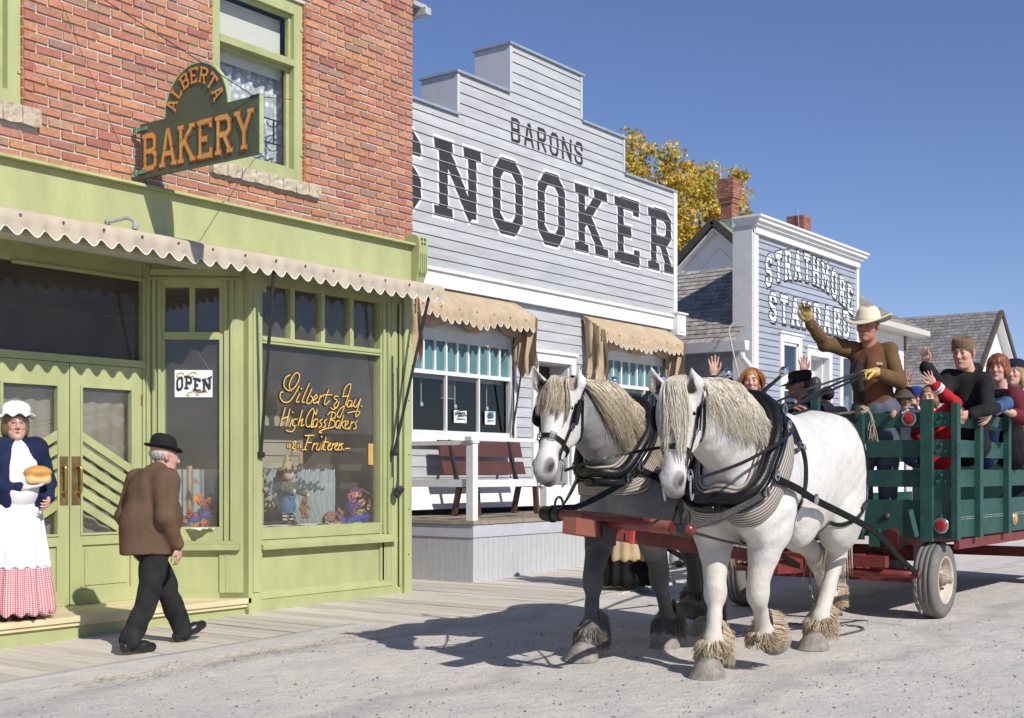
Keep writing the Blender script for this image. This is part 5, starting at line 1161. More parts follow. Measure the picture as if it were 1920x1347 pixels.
 z = .3; p = .135
 while z < ze+.2:
  n = len(_w); sd.add([(xl-.0-.02, YT+.12, z), (xl-.02, yb, z), (xl, yb, z+p), (xl, YT+.12, z+p), (xl, yb, z+.004), (xl, YT+.12, z+.004)], [(1, 0, 3, 2), (0, 1, 4, 5)]); z += p
 sd.build('side_wall', BLUEB, b, colors=True)
 xm = (xl+xr)/2; zr = W(1400, 440).z; xrg = xl+1.7; zr = ze+1.72
 rf = MB(); shingles(rf, (ex, yb, ze), (ex, YT+.12, ze), (xrg, yb, zr), (xrg, YT+.12, zr), .15, .17, seed=3); shingles(rf, (xr+.6, YT+.12, ze), (xr+.6, yb, ze), (xrg, YT+.12, zr), (xrg, yb, zr), .15, .2, seed=4); rf.build('roof', SHING, b, colors=True)
 g = MB(); g.hexa([(ex-.06, YT-.12, ze-.17), (ex+.08, YT-.12, ze-.17), (ex+.08, yb, ze-.17), (ex-.06, yb, ze-.17), (ex-.10, YT-.12, ze+.0), (ex+.1, YT-.12, ze+.0), (ex+.1, yb, ze+.0), (ex-.10, yb, ze+.0)]); g.box(ex+.08, xl, YT+.1, yb, ze-.10, ze-.07); g.build('gutter', WHITE, b)
 dp = MB(); dp.tube(catmull([(ex+.0, YT-.02, ze-.15), (ex+.02, YT-.03, ze-.30), (ex+.22, YT-.05, ze-.42), (xl-.08, YT-.05, ze-.55), (xl-.07, YT-.05, ze-.8), (xl-.07, YT-.05, .4)], 5), .05, 8); dp.build('downpipe', WHITE, b)
 cb = MB(); pts = [WX(1382, 600, ex-.1), WX(1368, 615, ex-.15), WX(1370, 640, ex-.2), WX(1388, 720, ex-.2), WX(1392, 760, ex-.2)]; cb.tube(catmull(pts, 5), .015, 5); cb.build('cable', M('grey_cable', (.45, .45, .45), .6, .1), b)
# right wing: white wall in sun under its own slope
 Y2 = 13.2; Q = lambda x, y: WY(x, y, Y2); x0, x1 = Q(1600, 650).x, Q(1697, 650).x; zE = Q(1718, 628).z; 
 clap_wall('wing_wall', WHITEB, b, Y2, lambda z: (x0-1.5, x1), .3, zE-.1, .14, depth=.012)
 t = MB(); t.box(x1-.12, x1, Y2-.04, Y2+.05, .3, zE-.1); t.box(x1-.02, x1+.02, Y2, Y2+7, .3, zE-.1); t.build('wing_corner', M('red_brown_corner', (.16, .10, .075), .7, .1), b)
 zR = Q(1600, 545).z; rf = MB(); shingles(rf, (x0-.2, Y2-.5, zE), (x1+.5, Y2-.5, zE), (x0-.2, Y2+2.2, zE+1.75), (x1-2.2, Y2+2.2, zE+1.75), .15, .2, seed=6); shingles(rf, (x1+.5, Y2-.5, zE), (x1+.5, Y2+8, zE), (x1-2.2, Y2+2.2, zE+1.75), (x1-2.2, Y2+5, zE+1.75), .15, .2, seed=7); rf.build('wing_roof', SHING, b, colors=True)
 f = MB(); f.box(x0-3, x1+.5, Y2-.58, Y2-.5, zE-.13, zE+.02); f.box(x0-3, x1+.46, Y2-.5, Y2-.02, zE-.13, zE-.11); f.box(x1+.46, x1+.54, Y2-.5, Y2+8, zE-.13, zE+.02); f.build('fascia', M('cream_fascia', (.55, .53, .48), .6, .05), b)
newspaper_office()
def brick_chimney(mb, x0, x1, y0, y1, z0, z1, caps):
 R = random.Random(int(x0*10)); pal = [(.40, .16, .105), (.35, .135, .095), (.44, .19, .125), (.31, .125, .10), (.45, .22, .15)]
 mb.col = (.40, .36, .33); mb.box(x0+.008, x1-.008, y0+.008, y1-.008, z0, z1)
 z = z0; C = .085; i = 0
 while z < z1-.01:
  t = (z-z0)/(z1-z0); o = 0
  for a, b, e in caps:
   if a <= t < b: o = e
  for (ax, a0, a1, fixed) in (('x', x0-o, x1+o, y0-o), ('y', y0-o, y1+o, x0-o)):
   n = max(2, round((a1-a0)/.21)); w = (a1-a0)/n; off = (i % 2)*.5
   ed = sorted({a0, a1} | {a0+(k+off)*w for k in range(n+1) if a0 < a0+(k+off)*w < a1})
   for e0, e1 in zip(ed[:-1], ed[1:]):
    mb.col = R.choice(pal); j = R.uniform(0, .006)
    if ax == 'x': mb.box(e0+.006, e1-.006, fixed-.004-j, fixed+.05, z+.006, z+C-.006)
    else: mb.box(fixed-.004-j, fixed+.05, e0+.006, e1-.006, z+.006, z+C-.006)
  if o: mb.col = (.4, .36, .33); mb.box(x0-o+.004, x1+o-.004, y0-o+.004, y1+o-.004, z+.004, z+C-.002)
  z += C; i += 1
def back_house():
# gabled house with a brick chimney standing behind the gap
 Xg = 39.0; ap = WX(1337, 412, Xg); Yg = ap.y; h = empty('gabled_house', (Xg, Yg, 0), 'white gabled house with a dark verge and brick chimney behind the newspaper office', 'house')
 l = WX(1277, 479, Xg); sl = (ap.z-l.z)/(l.y-ap.y); hw = 3.6; ze = ap.z-hw*sl
 w = MB(); w.prism([(Yg-hw+.3, .1), (Yg+hw-.3, .1), (Yg+hw-.3, ze+.1), (Yg, ap.z-.1), (Yg-hw+.3, ze+.1)], lambda u, v: (Xg+.35, u, v), lambda u, v: (Xg+8, u, v)); w.build('wall', WHITEB, h)
 r = MB(); shingles(r, (Xg, Yg-hw, ze), (Xg+8, Yg-hw, ze), (Xg, Yg, ap.z), (Xg+8, Yg, ap.z), .16, .2, seed=12); shingles(r, (Xg+8, Yg+hw, ze), (Xg, Yg+hw, ze), (Xg+8, Yg, ap.z), (Xg, Yg, ap.z), .16, .2, seed=13); r.build('roof', SHING, h, colors=True)
 v = MB()
 for sg in (-1, 1): v.bar((Xg-.02, Yg, ap.z-.06), (Xg-.02, Yg+sg*hw, ze-.06), .16, .22)
 v.build('verge_board', M('dark_verge', (.07, .06, .055), .7, .2), h); v = MB()
 for sg in (-1, 1): v.bar((Xg+.17, Yg, ap.z-.30), (Xg+.17, Yg+sg*hw*.9, ap.z-.30-hw*.9*sl), .34, .05); v.bar((Xg+.32, Yg, ap.z-.95), (Xg+.32, Yg+sg*1.8, ap.z-.95-1.8*sl), .05, .07)
 v.build('soffit', WHITEB, h)
 c = MB(); a = V((Xg+.75, 0, 0)); zt = WX(1355, 338, Xg+.8).z; Yg = Yg-1.02; brick_chimney(c, a.x, a.x+.44, Yg+.7, Yg+1.12, ap.z-.7, zt, [(.60, .68, .05), (.68, 1.1, .10)])
 o = c.build('chimney', M('chimney_brick', (1, 1, 1), .9, .2, 20, attr=True), h, colors=True)
 f = MB(); f.box(a.x-.02, a.x+.46, Yg+.68, Yg+1.14, ap.z-.6, ap.z+.12); f.build('flashing', M('green_flashing', (.22, .30, .25), .7, .15), o)
 p = MB(); q = a; p.tube([(q.x-.05, Yg+1.1, zt-.4), (q.x-.05, Yg+1.1, WX(1337, 312, Xg+.8).z)], .012, 4); p.build('lightning_rod', STEEL, o)
# second chimney
 Yc = 19.0; a = WY(1505, 440, Yc); zt = WY(1522, 412, Yc).z; root = empty('house', (a.x+1, Yc, 0), 'house behind the newspaper office of which a short brick chimney shows', 'house')
 m = MB(); m.box(a.x-.5, a.x+3, Yc-.3, Yc+6, .1, 4.2); m.build('wall', WHITEB, root); m = MB(); shingles(m, (a.x-.7, Yc-.6, 4.1), (a.x+3.3, Yc-.6, 4.1), (a.x-.7, Yc+2.5, 5.2), (a.x+3.3, Yc+2.5, 5.2), .16, .2); shingles(m, (a.x+3.3, Yc+6.6, 4.1), (a.x-.7, Yc+6.6, 4.1), (a.x+3.3, Yc+2.5, 5.2), (a.x-.7, Yc+2.5, 5.2), .16, .2); m.build('roof', SHING, root, colors=True)
 c = MB(); brick_chimney(c, a.x, a.x+.42, Yc, Yc+.5, 4.3, zt, [(.72, .80, .05), (.80, 1.1, .09)]); o = c.build('chimney', M('chimney_brick', (1, 1, 1)), root, colors=True)
 p = MB(); p.tube([(a.x-.12, Yc+.1, zt-.5), (a.x-.15, Yc+.1, WY(1495, 388, Yc).z)], .012, 4); p.tube([(a.x-.12, Yc+.1, zt-.45), (a.x+.1, Yc+.2, zt-.5)], .012, 4); q = WY(1482, 420, Yc); p.tube([(q.x, Yc, q.z-1), (q.x, Yc, q.z)], .012, 4); p.build('lightning_rod', STEEL, o)
back_house()
def grey_gable():
# grey shingled house further along, its gable end towards the street
 Yg = 14.0; W = lambda x, y: WY(x, y, Yg); ap = W(1877, 583); rr = W(1908, 690); sl = (ap.z-rr.z)/(rr.x-ap.x); hw = 3.2; ze = ap.z-hw*sl
 yb = Yg+12; h = empty('grey_roofed_house', (ap.x, Yg, 0), 'house with a steep grey shingle roof and white gable beyond the wagon', 'house')
# left slope seen between the office and the gable
 q = WX(1705, 605, ap.x); 
 w = MB(); w.prism([(ap.x-hw+.3, .1), (ap.x+hw-.3, .1), (ap.x+hw-.3, ze), (ap.x, ap.z-.12), (ap.x-hw+.3, ze)], lambda u, v: (u, Yg+.3, v), lambda u, v: (u, yb, v)); w.build('wall', WHITEB, h)
 r = MB(); shingles(r, (ap.x-hw, yb, ze), (ap.x-hw, Yg, ze), (ap.x, yb, ap.z), (ap.x, Yg, ap.z), .19, .25, seed=21); shingles(r, (ap.x+hw, Yg, ze), (ap.x+hw, yb, ze), (ap.x, Yg, ap.z), (ap.x, yb, ap.z), .19, .25, seed=22); r.build('roof', SHINGD, h, colors=True)
 v = MB()
 for sg in (-1, 1): v.bar((ap.x, Yg-.02, ap.z-.04), (ap.x+sg*hw, Yg-.02, ze-.04), .12, .16)
 v.build('verge_board', M('brown_verge', (.10, .075, .06), .7, .2), h)
 v = MB()
 for sg in (-1, 1): v.bar((ap.x, Yg+.17, ap.z-.22), (ap.x+sg*hw, Yg+.17, ze-.22), .34, .05)
 v.build('soffit', WHITE, h)
grey_gable()
# ---------------------------------------------------------------- trees
def leaf_mat(name, stops):
 m, nt, N, L, b = nodes(name); oi = N.new('ShaderNodeVertexColor'); oi.layer_name = 'Col'
 L.new(oi.outputs[0], b.inputs['Base Color']); b.inputs['Roughness'].default_value = .6; b.inputs['Specular IOR Level'].default_value = .25
 tr = N.new('ShaderNodeBsdfTranslucent'); L.new(oi.outputs[0], tr.inputs[0]); mx = N.new('ShaderNodeMixShader'); mx.inputs[0].default_value = .3; L.new(b.outputs[0], mx.inputs[1]); L.new(tr.outputs[0], mx.inputs[2]); L.new(mx.outputs[0], N['Material Output'].inputs[0]); return m
LEAF = leaf_mat('aspen_leaf', None)
BARK = M('pale_bark', (.38, .35, .30), .9, .25, 6, bump=.4, bscale=20)
def autumn_tree(name, label, x, y, top, rx, n, seed, cols, wts):
 R = random.Random(seed); NR = np.random.default_rng(seed); root = empty(name, (x, y, 0), label, 'tree', 'autumn trees behind the street')
 t = MB(); tips = []
 def limb(p, d, l, r, dep):
  pts = [p]; q = V(p); dd = V(d)
  for k in range(4): dd = (dd+V((R.gauss(0, .10), R.gauss(0, .10), .08))).normalized(); q = q+dd*l/4; pts.append(V(q))
  t.tube(pts, [r*(1-.13*k) for k in range(5)], 6 if dep < 2 else 4)
  if dep >= 3: tips.append((q, dd)); return
  for k in range(R.choice((3, 4)) if dep else 6):
   a = R.uniform(0, 6.28); up = R.uniform(.45, 1.1); nd = (dd*up+V((math.cos(a), math.sin(a), .25))*.75).normalized(); s = pts[R.choice((2, 3, 4))]; limb(s, nd, (l*R.uniform(.55, .75) if dep else rx*R.uniform(.6, .9)), r*.5, dep+1)
  tips.append((q, dd))
 limb(V((x, y, 0)), V((0, 0, 1)), top*.5, .17, 0)
 t.build('trunk', BARK, root)
# clumps of leaves hung round the limb ends and filling the crown
 cl = []
 for p, d in tips: cl.append((p, R.uniform(.45, .8)))
 zc = top*.62
 for k in range(int(n/150)):
  a = R.uniform(0, 6.28); zz = R.uniform(-1, 1); rr = math.sqrt(1-zz*zz)*R.uniform(.55, 1.0); cl.append((V((x+rx*rr*math.cos(a), y+rx*rr*math.sin(a), zc+top*.40*zz)), R.uniform(.35, .75)))
 cl = [c for c in cl if c[0].z < top-.2 and math.hypot(c[0].x-x, c[0].y-y) < rx*1.1]; per = max(20, n//len(cl)); vs = np.zeros((len(cl)*per*4, 3)); cs = np.zeros((len(cl)*per*4, 3)); i = 0
 for p, r in cl:
  base = np.array(R.choices(cols, wts)[0])
  P = NR.normal(0, 1, (per, 3)); P /= np.linalg.norm(P, axis=1)[:, None]; P *= (r*NR.random(per)**.6)[:, None]; P = P*np.array([1, 1, .8])+np.array(p)
  A = NR.normal(0, 1, (per, 3)); A /= np.linalg.norm(A, axis=1)[:, None]; B = np.cross(A, NR.normal(0, 1, (per, 3))); B /= np.linalg.norm(B, axis=1)[:, None]
  s = NR.uniform(.055, .11, per)[:, None]; c = base[None]*NR.uniform(.65, 1.25, (per, 1))*NR.uniform(.9, 1.1, (per, 3))
  for k, q in enumerate((P-A*s, P+B*s*.75, P+A*s, P-B*s*.75)): vs[i+k:i+per*4:4] = q; cs[i+k:i+per*4:4] = c
  i += per*4
 fs = np.arange(len(vs)).reshape(-1, 4)
 mesh_obj('crown', vs, fs, LEAF, root, colors=np.clip(cs, 0, 1))
GOLD = [(.66, .45, .06), (.70, .52, .09), (.55, .43, .08), (.38, .37, .09), (.62, .44, .08)]
def _tp(px, py, Y): p = WY(px, py, Y); return p.x, Y, p.z
for lab, px, py, Y, rx, n, sd, w in (('tall golden aspen rising behind the stepped false front of the snooker hall', 1205, 262, 24, 2.6, 28000, 3, [4, 3, 3, 2, 2]), ('golden aspen behind the tall brick chimney of the gabled house', 1345, 315, 25.5, 2.2, 21000, 5, [4, 3, 3, 3, 2]), ('green gold aspen between the snooker hall and the gabled house', 1275, 312, 23.2, 2.2, 21000, 9, [3, 3, 3, 4, 1])):
 x, y, z = _tp(px, py, Y); autumn_tree('aspen_tree', lab, x, y, z, rx, n, sd, GOLD, w)
# ---------------------------------------------------------------- draught horses
def snap_many(prims, P, off):
 P = np.array(P, float); e = 2e-3; off = np.broadcast_to(off, len(P)); N_ = None
 for _ in range(6):
  d = field(prims, P); g = np.stack([field(prims, P+np.eye(3)[i]*e)-d for i in range(3)], 1)/e; nn = np.linalg.norm(g, axis=1, keepdims=True)+1e-9; N_ = g/nn; P = P-N_*((d-off)*.8)[:, None]
 return P, N_
def ribbon(mb, pts, nrm, w, th=.006):
 """flat strap along pts, lying on a surface with normals nrm"""
 n = len(pts); vs = []; fs = []
 for i in range(n):
  t = V(pts[min(i+1, n-1)])-V(pts[max(i-1, 0)]); t.normalize(); N_ = V(nrm[i]); N_ = (N_-t*N_.dot(t)); N_.normalize(); s = t.cross(N_); p = V(pts[i]); ww = w[i] if hasattr(w, '__len__') else w
  vs += [p-s*ww/2, p+s*ww/2, p+s*ww/2*.85+N_*th, p-s*ww/2*.85+N_*th]
 for i in range(n-1):
  a, b = i*4, i*4+4
  for k in range(4): fs.append((a+k, a+(k+1) % 4, b+(k+1) % 4, b+k))
 fs += [(3, 2, 1, 0), ((n-1)*4, (n-1)*4+1, (n-1)*4+2, (n-1)*4+3)]; mb.add(vs, fs)
LEATHER = M('black_leather', (.011, .010, .010), .40, .3, 14, spec=.38, bump=.15, bscale=60)
TICK = None
def tick_mat():
 m, nt, N, L, b = nodes('striped_ticking'); u = N.new('ShaderNodeUVMap'); s = N.new('ShaderNodeSeparateXYZ'); L.new(u.outputs[0], s.inputs[0])
 a = N.new('ShaderNodeMath'); a.operation = 'FRACT'; L.new(s.outputs[0], a.inputs[0]); g = N.new('ShaderNodeValToRGB'); L.new(a.outputs[0], g.inputs[0]); e = g.color_ramp.elements
 e[0].position = .30; e[0].color = (.42, .375, .32, 1); e[1].position = .42; e[1].color = (.10, .09, .085, 1); x = e.new(.72); x.color = (.10, .09, .085, 1); x = e.new(.84); x.color = (.42, .375, .32, 1)
 L.new(g.outputs[0], b.inputs['Base Color']); b.inputs['Roughness'].default_value = .9; b.inputs['Specular IOR Level'].default_value = .1; return m
TICK = tick_mat()
def hair_mat(name):
 m, nt, N, L, b = nodes(name); at = N.new('ShaderNodeVertexColor'); at.layer_name = 'Col'; L.new(at.outputs[0], b.inputs['Base Color']); b.inputs['Roughness'].default_value = .45; b.inputs['Specular IOR Level'].default_value = .35; return m
HAIR = hair_mat('horse_hair')
def coat_mat():
 m, nt, N, L, b = nodes('horse_coat'); at = N.new('ShaderNodeVertexColor'); at.layer_name = 'Col'; tc = N.new('ShaderNodeTexCoord')
 def noise(s, d, mp=None):
  n = N.new('ShaderNodeTexNoise'); n.inputs['Scale'].default_value = s; n.inputs['Detail'].default_value = d; n.inputs['Roughness'].default_value = .7; L.new(tc.outputs['Object'], n.inputs['Vector']); return n.outputs['Fac']
 r = N.new('ShaderNodeMapRange'); L.new(noise(16, 5), r.inputs[0]); r.inputs[1].default_value = .3; r.inputs[2].default_value = .75; r.inputs[3].default_value = .86; r.inputs[4].default_value = 1.08
 r2 = N.new('ShaderNodeMapRange'); L.new(noise(90, 4), r2.inputs[0]); r2.inputs[1].default_value = .35; r2.inputs[2].default_value = .6; r2.inputs[3].default_value = .92; r2.inputs[4].default_value = 1.03
 mu = N.new('ShaderNodeMath'); mu.operation = 'MULTIPLY'; L.new(r.outputs[0], mu.inputs[0]); L.new(r2.outputs[0], mu.inputs[1])
 mx = N.new('ShaderNodeMix'); mx.data_type = 'RGBA'; mx.blend_type = 'MULTIPLY'; mx.inputs['Factor'].default_value = 1; L.new(at.outputs[0], mx.inputs['A']); L.new(mu.outputs[0], mx.inputs['B'])
 L.new(mx.outputs['Result'], b.inputs['Base Color']); b.inputs['Roughness'].default_value = .6; b.inputs['Specular IOR Level'].default_value = .25
 bp = N.new('ShaderNodeBump'); bp.inputs['Strength'].default_value = .30; bp.inputs['Distance'].default_value = .035; L.new(noise(11, 6), bp.inputs['Height']); L.new(bp.outputs[0], b.inputs['Normal']); return m
COAT = coat_mat()
def make_horse(name, label, O, ang, px, cols, seed, headyaw=0.0, group=None):
 O = V(O); h = V((-math.cos(ang), -math.sin(ang), 0)); l = V((math.sin(ang), -math.cos(ang), 0)); Z = V((0, 0, 1)); R = random.Random(seed)
 def TW(p): return O+h*float(p[0])+l*float(p[1])+Z*float(p[2])
 def TWn(a): a = np.asarray(a); return np.array(O)[None]+a[:, :1]*np.array(h)[None]+a[:, 1:2]*np.array(l)[None]+a[:, 2:3]*np.array(Z)[None]
 def Lp(pxy, y):   # photograph point on the horse's own vertical plane at lateral offset y
  d = ray(*pxy); c = V((0, 0, CH)); t = ((O+l*y)-c).dot(l)/d.dot(l); q = c+d*t-O; return np.array((q.dot(h), y, q.z))
 root = empty(name, O, label, 'horse', group)
 white, grey, leg, cream, dark = cols['body'], cols['shade'], cols['leg'], cols['fetlock'], cols['muzzle']
 J = {k: Lp(v[0], v[1]) for k, v in px.items()}
 P = []; A = lambda *q: P.extend(q)
# trunk
 A(el((-.42, 0, 1.27), (.66, .37, .45), .08, white), el((.24, 0, 1.28), (.46, .31, .44), .12, white), el((-.86, 0, 1.36), (.52, .33, .38), .12, white))
 for s in (-1, 1):
  A(el((-1.05, s*.15, 1.46), (.42, .23, .345), .10, white), el((-1.20, s*.20, 1.16), (.28, .165, .42), .10, white), el((.36, s*.205, 1.22), (.25, .125, .44), .10, white, R=[[.92, 0, .39], [0, 1, 0], [-.39, 0, .92]]), el((.60, s*.135, 1.14), (.17, .145, .23), .07, white))
  A(el((.44, s*.25, 1.02), (.15, .075, .16), .06, white), el((-.15, s*.22, 1.12), (.25, .12, .3), .12, white))
 A(rc((.18, 0, 1.60), (-.35, 0, 1.64), .14, .13, .10, white), rc((-.35, 0, 1.58), (-1.0, 0, 1.68), .15, .13, .14, white), rc((-1.15, 0, 1.66), (-1.42, 0, 1.44), .11, .09, .08, white))
 A(rc((.82, 0, 1.32), (.76, 0, .92), .035, .025, .06, white, True))
 for s in (-1, 1):
  A(rc((.05, s*.40, 1.50), (.20, s*.40, 1.02), .045, .04, .06, white, True), el((-.74, s*.41, 1.28), (.13, .06, .17), .09, white, True), rc((-.98, s*.37, .98), (-1.22, s*.36, .86), .03, .03, .06, white, True), rc((.50, s*.36, 1.04), (.62, s*.30, .92), .03, .02, .05, white, True))
# neck
 poll, muz = J['poll'], J['muzzle']; nb = np.array((.32, 0, 1.42)); cr = np.array((.22, 0, 1.66))
 mid = nb*.45+poll*.55+np.array((-.02, 0, .015)); mid2 = cr*.5+poll*.5+np.array((.0, 0, .085))
 fl = ((0, 1, 0), .60)
 A(rc(nb, mid, .37, .25, .10, white, flat=fl), rc(mid, poll+np.array((-.06, 0, -.11)), .25, .155, .08, white, flat=((0, 1, 0), .66)))
 A(rc(cr+(-.05, 0, -.12), mid2+(0, 0, -.12), .12, .10, .08, white), rc(mid2+(0, 0, -.12), poll+(-.05, 0, -.07), .10, .07, .08, white))
# head frame
 u = muz-poll; HL = np.linalg.norm(u); u = u/HL; cy, sy = math.cos(headyaw), math.sin(headyaw); f0 = np.array((cy, sy, 0)); w = f0-u*(f0@u); w /= np.linalg.norm(w); v = np.cross(u, w)   # v: towards the horse's ... side
 if v[1] < 0: v = -v
 S = HL/.74; RH = np.array([u, w, v]); hp = lambda a, b, c: poll+(u*a+w*b+v*c)*S
 def he(a, b, c, ru, rw, rv, k=.04, col=None, sub=False): return el(hp(a, b, c), (ru*S, rw*S, rv*S), k, col, sub, R=RH)
 face = cols['face']; NP0 = len(P)
 A(he(.06, -.06, 0, .13, .12, .095, .06, face), he(.18, -.025, 0, .15, .075, .112, .05, face), rc(hp(.20, -.03, 0), hp(.56, -.012, 0), .088*S, .058*S, .05, face), rc(hp(.18, .012, 0), hp(.55, .018, 0), .055*S, .036*S, .03, face))
 for s in (-1, 1):
  A(he(.22, -.135, s*.058, .165, .125, .042, .04, face), he(.185, -.01, s*.098, .05, .032, .026, .025, face), rc(hp(.26, -.035, s*.088), hp(.44, -.045, s*.055), .024*S, .016*S, .03, face))
 A(rc(hp(.30, -.17, 0), hp(.62, -.075, 0), .062*S, .048*S, .05, face), he(.605, -.012, 0, .095, .068, .078, .05, face), he(.665, -.035, 0, .062, .06, .066, .03, dark), he(.675, -.09, 0, .042, .038, .046, .025, dark))
 for s in (-1, 1):
  A(he(.625, .022, s*.052, .045, .03, .028, .02, dark), he(.632, .020, s*.076, .038, .027, .024, .012, (.03, .028, .028), sub=True), he(.600, .03, s*.058, .03, .018, .02, .015, None))
  P[-1].col = dark
 A(rc(hp(.712, -.055, -.05), hp(.712, -.055, .05), .006, .006, .006, (.06, .05, .05), sub=True))
# ears
 for s, tip in ((-1, J['ear_r']), (1, J['ear_l'])):
  b = hp(.085, -.05, s*.085); t = tip; m_ = b*.5+t*.5+v*s*.022; A(rc(b, m_, .050, .050, .03, face, flat=(w, .8)), rc(m_, t, .050, .008, .015, face, flat=(w, .75)))
  A(rc(b*.72+t*.28+w*.05+v*s*.006, b*.15+t*.85+w*.034, .032, .006, .01, cols['ear'], sub=True))
# legs
 feet = []
 for side, s in (('l', 1), ('r', -1)):
  k, f, t = J['knee_'+side], J['fet_'+side], J['toe_'+side]; e = np.array((.44, s*.19, .98)); md = e*.6+k*.4
  A(rc((.42, s*.20, 1.10), e, .16, .135, .08, white), rc(e, md, .135, .098, .06, white), rc(md, k+(0, 0, .06), .098, .074, .04, leg), el(k, (.082, .078, .095), .03, leg), rc(k-(0, 0, .05), k*.5+f*.5, .058, .046, .03, leg), rc(k*.5+f*.5, f, .046, .060, .03, leg), el(f, (.074, .068, .066), .03, leg))
  A(rc(f, t*.5+f*.5, .06, .062, .02, cream)); feet.append((f, t))
  hk, hf, ht = J['hock_'+side], J['hfet_'+side], J['htoe_'+side]; st = np.array((-.93, s*.21, 1.02)); gk = st*.45+hk*.55+(.02, 0, 0)
  A(el((-1.02, s*.21, 1.04), (.22, .13, .26), .09, white), rc(st+(-.10, 0, .02), gk, .165, .098, .07, white), rc(gk, hk+(0, 0, .04), .098, .074, .04, leg), rc(hk+(-.055, 0, .05), hk+(-.02, 0, -.06), .042, .05, .04, leg), el(hk, (.078, .064, .09), .035, leg), rc(hk, hk*.45+hf*.55, .064, .056, .03, leg), rc(hk*.45+hf*.55, hf, .056, .066, .03, leg), el(hf, (.076, .07, .07), .03, leg), rc(hf, ht*.5+hf*.5, .062, .064, .02, cream)); feet.append((hf, ht))
 A(half((0, 0, .022), (0, 0, -1), .004))
 HB = P
 def wob(Q): return .0016*np.sin(Q[:, 0]*21+Q[:, 2]*9)*np.sin(Q[:, 2]*17+Q[:, 1]*13)+.001*np.sin(Q[:, 2]*47+Q[:, 0]*31)
 vv, ff, cc = sdf_mesh(HB, .0105, wob, white)
# coat colours by body part, the grey horse's darkened to include shade
 body = mesh_obj('body', TWn(vv), ff[:, ::-1], COAT, root, True, colors=np.clip(cc, 0, 1))
# eyes
 for s in (-1, 1):
  e = MB(); e.ball(TW(hp(.188, -.002, s*.108)), .021*S, 12, 9); e.build('eye', M('horse_eye', (.012, .009, .008), .08, .1, spec=.8), root, True)
# hooves
 for (f, t) in feet:
  hb = MB(); d = t-f; d[2] = 0 if abs(d[2]) < .16 else d[2]; up = (f-t); up = up/np.linalg.norm(up)
  lifted = t[2] > .10
  ax = V((0, 0, -1)) if not lifted else V(tuple(-up)); c0 = V(tuple(t*.62+f*.38)); c1 = V(tuple(t))
  fwd = V((1, 0, 0)); n = 18; vs = []; fs = []
  if lifted: a_, b_ = fr(c1-c0)
  rings = [(0, .078), (.35, .095), (.75, .115), (1.0, .126)]
  for tt, r in rings:
   c = c0.lerp(c1, tt)
   if not lifted and tt == 1.0: c = V((c.x, c.y, .0))
   for k in range(n):
    g = 2*math.pi*k/n; 
    if lifted: q = c+(a_*math.cos(g)+b_*math.sin(g))*r
    else: q = c+V((math.cos(g)*r*1.10+.02*tt, math.sin(g)*r*.95, 0 if tt == 1 else .035*math.cos(g)*(1-tt)))
    vs.append(TW(q))
  for i in range(len(rings)-1):
   for k in range(n): fs.append((i*n+k, i*n+(k+1) % n, (i+1)*n+(k+1) % n, (i+1)*n+k))
  fs += [tuple(range(n)), tuple(3*n+k for k in range(n-1, -1, -1))]; hb.add(vs, fs)
  hb.build('hoof', M('dusty_hoof', (.30, .265, .225), .7, .25, 18, bump=.3, bscale=30), root, True)
# hair
 def strand_obj(nm, paths, r0, cfun, parent=root, n=3):
  mb = MB()
  for i, q in enumerate(paths):
   c = catmull(q, 3); L_ = len(c); cA, cB = cfun(i); rr = r0*R.uniform(.7, 1.4); n0 = len(mb.v); mb.tube(c, [rr*(1-.8*(k/(L_-1))**1.5) for k in range(L_)], n, cap=False)
   for k in range(L_): t_ = (k/(L_-1))**.8; mb.c[n0+k*n:n0+k*n+n] = [tuple(x*(1-t_)+y*t_ for x, y in zip(cA, cB))]*n
  mb.v = [tuple(TW(q)) for q in mb.v]; return mb.build(nm, HAIR, parent, True, colors=True)
 mane_c = cols['mane']
 def mc(i): f = R.uniform(.7, 1.12); b = R.choice(mane_c); b = tuple(min(1, x*f) for x in b); return tuple(.7*x+.3*y for x, y in zip(b, cols['root'])), b
# mane: from the crest, over the near side
 N = cols.get('nmane', 900)*5//2; st = []; M1 = []; M2 = []; M3 = []; lo_t = cols.get('mane0', 0)
 for i in range(N):
  if i < 1: LK = [(lo_t+(1-lo_t)*((j+R.random())/46), R.uniform(.6, 1.15), R.gauss(0, .05)) for j in range(46)]
  lk = LK[i % 46]; t = min(1, max(lo_t, lk[0]+R.gauss(0, .022))); c = (cr*(1-t)+(poll+np.array((-.07, 0, .02)))*t)+np.array((0, 0, .07*math.sin(t*math.pi))); c = c+np.array((0, R.uniform(-.035, .035), 0)); st.append(c)
  ln = cols.get('manelen', .4)*lk[1]*R.uniform(.8, 1.03)*(1.15-.35*t); sw = R.gauss(.0, .03)+cols.get('sweep', 0)*(.6+.6*t)+lk[2]; tip = (lk[0]-t)*.25+R.gauss(0, .016)
  M1.append(c+np.array((sw*.22, .09+R.uniform(0, .03), -.015))); M2.append(c+np.array((sw*.6, .19, -ln*.45))); M3.append(c+np.array((sw*1.25+tip, .22, -ln)))
 st, _ = snap_many(HB, st, .0); M1, _ = snap_many(HB, M1, np.array([R.uniform(.012, .05) for _ in range(N)])); M2, _ = snap_many(HB, M2, np.array([R.uniform(.012, .06) for _ in range(N)])); M3, _ = snap_many(HB, M3, np.array([R.uniform(.01, .07) for _ in range(N)]))
 strand_obj('mane', [[V(a), V(b), V(c), V(d)] for a, b, c, d in zip(st, M1, M2, M3)], .0027, mc)
# forelock
 Nf = cols.get('nfore', 900); q0 = []; q1 = []; q2 = []; q3 = []
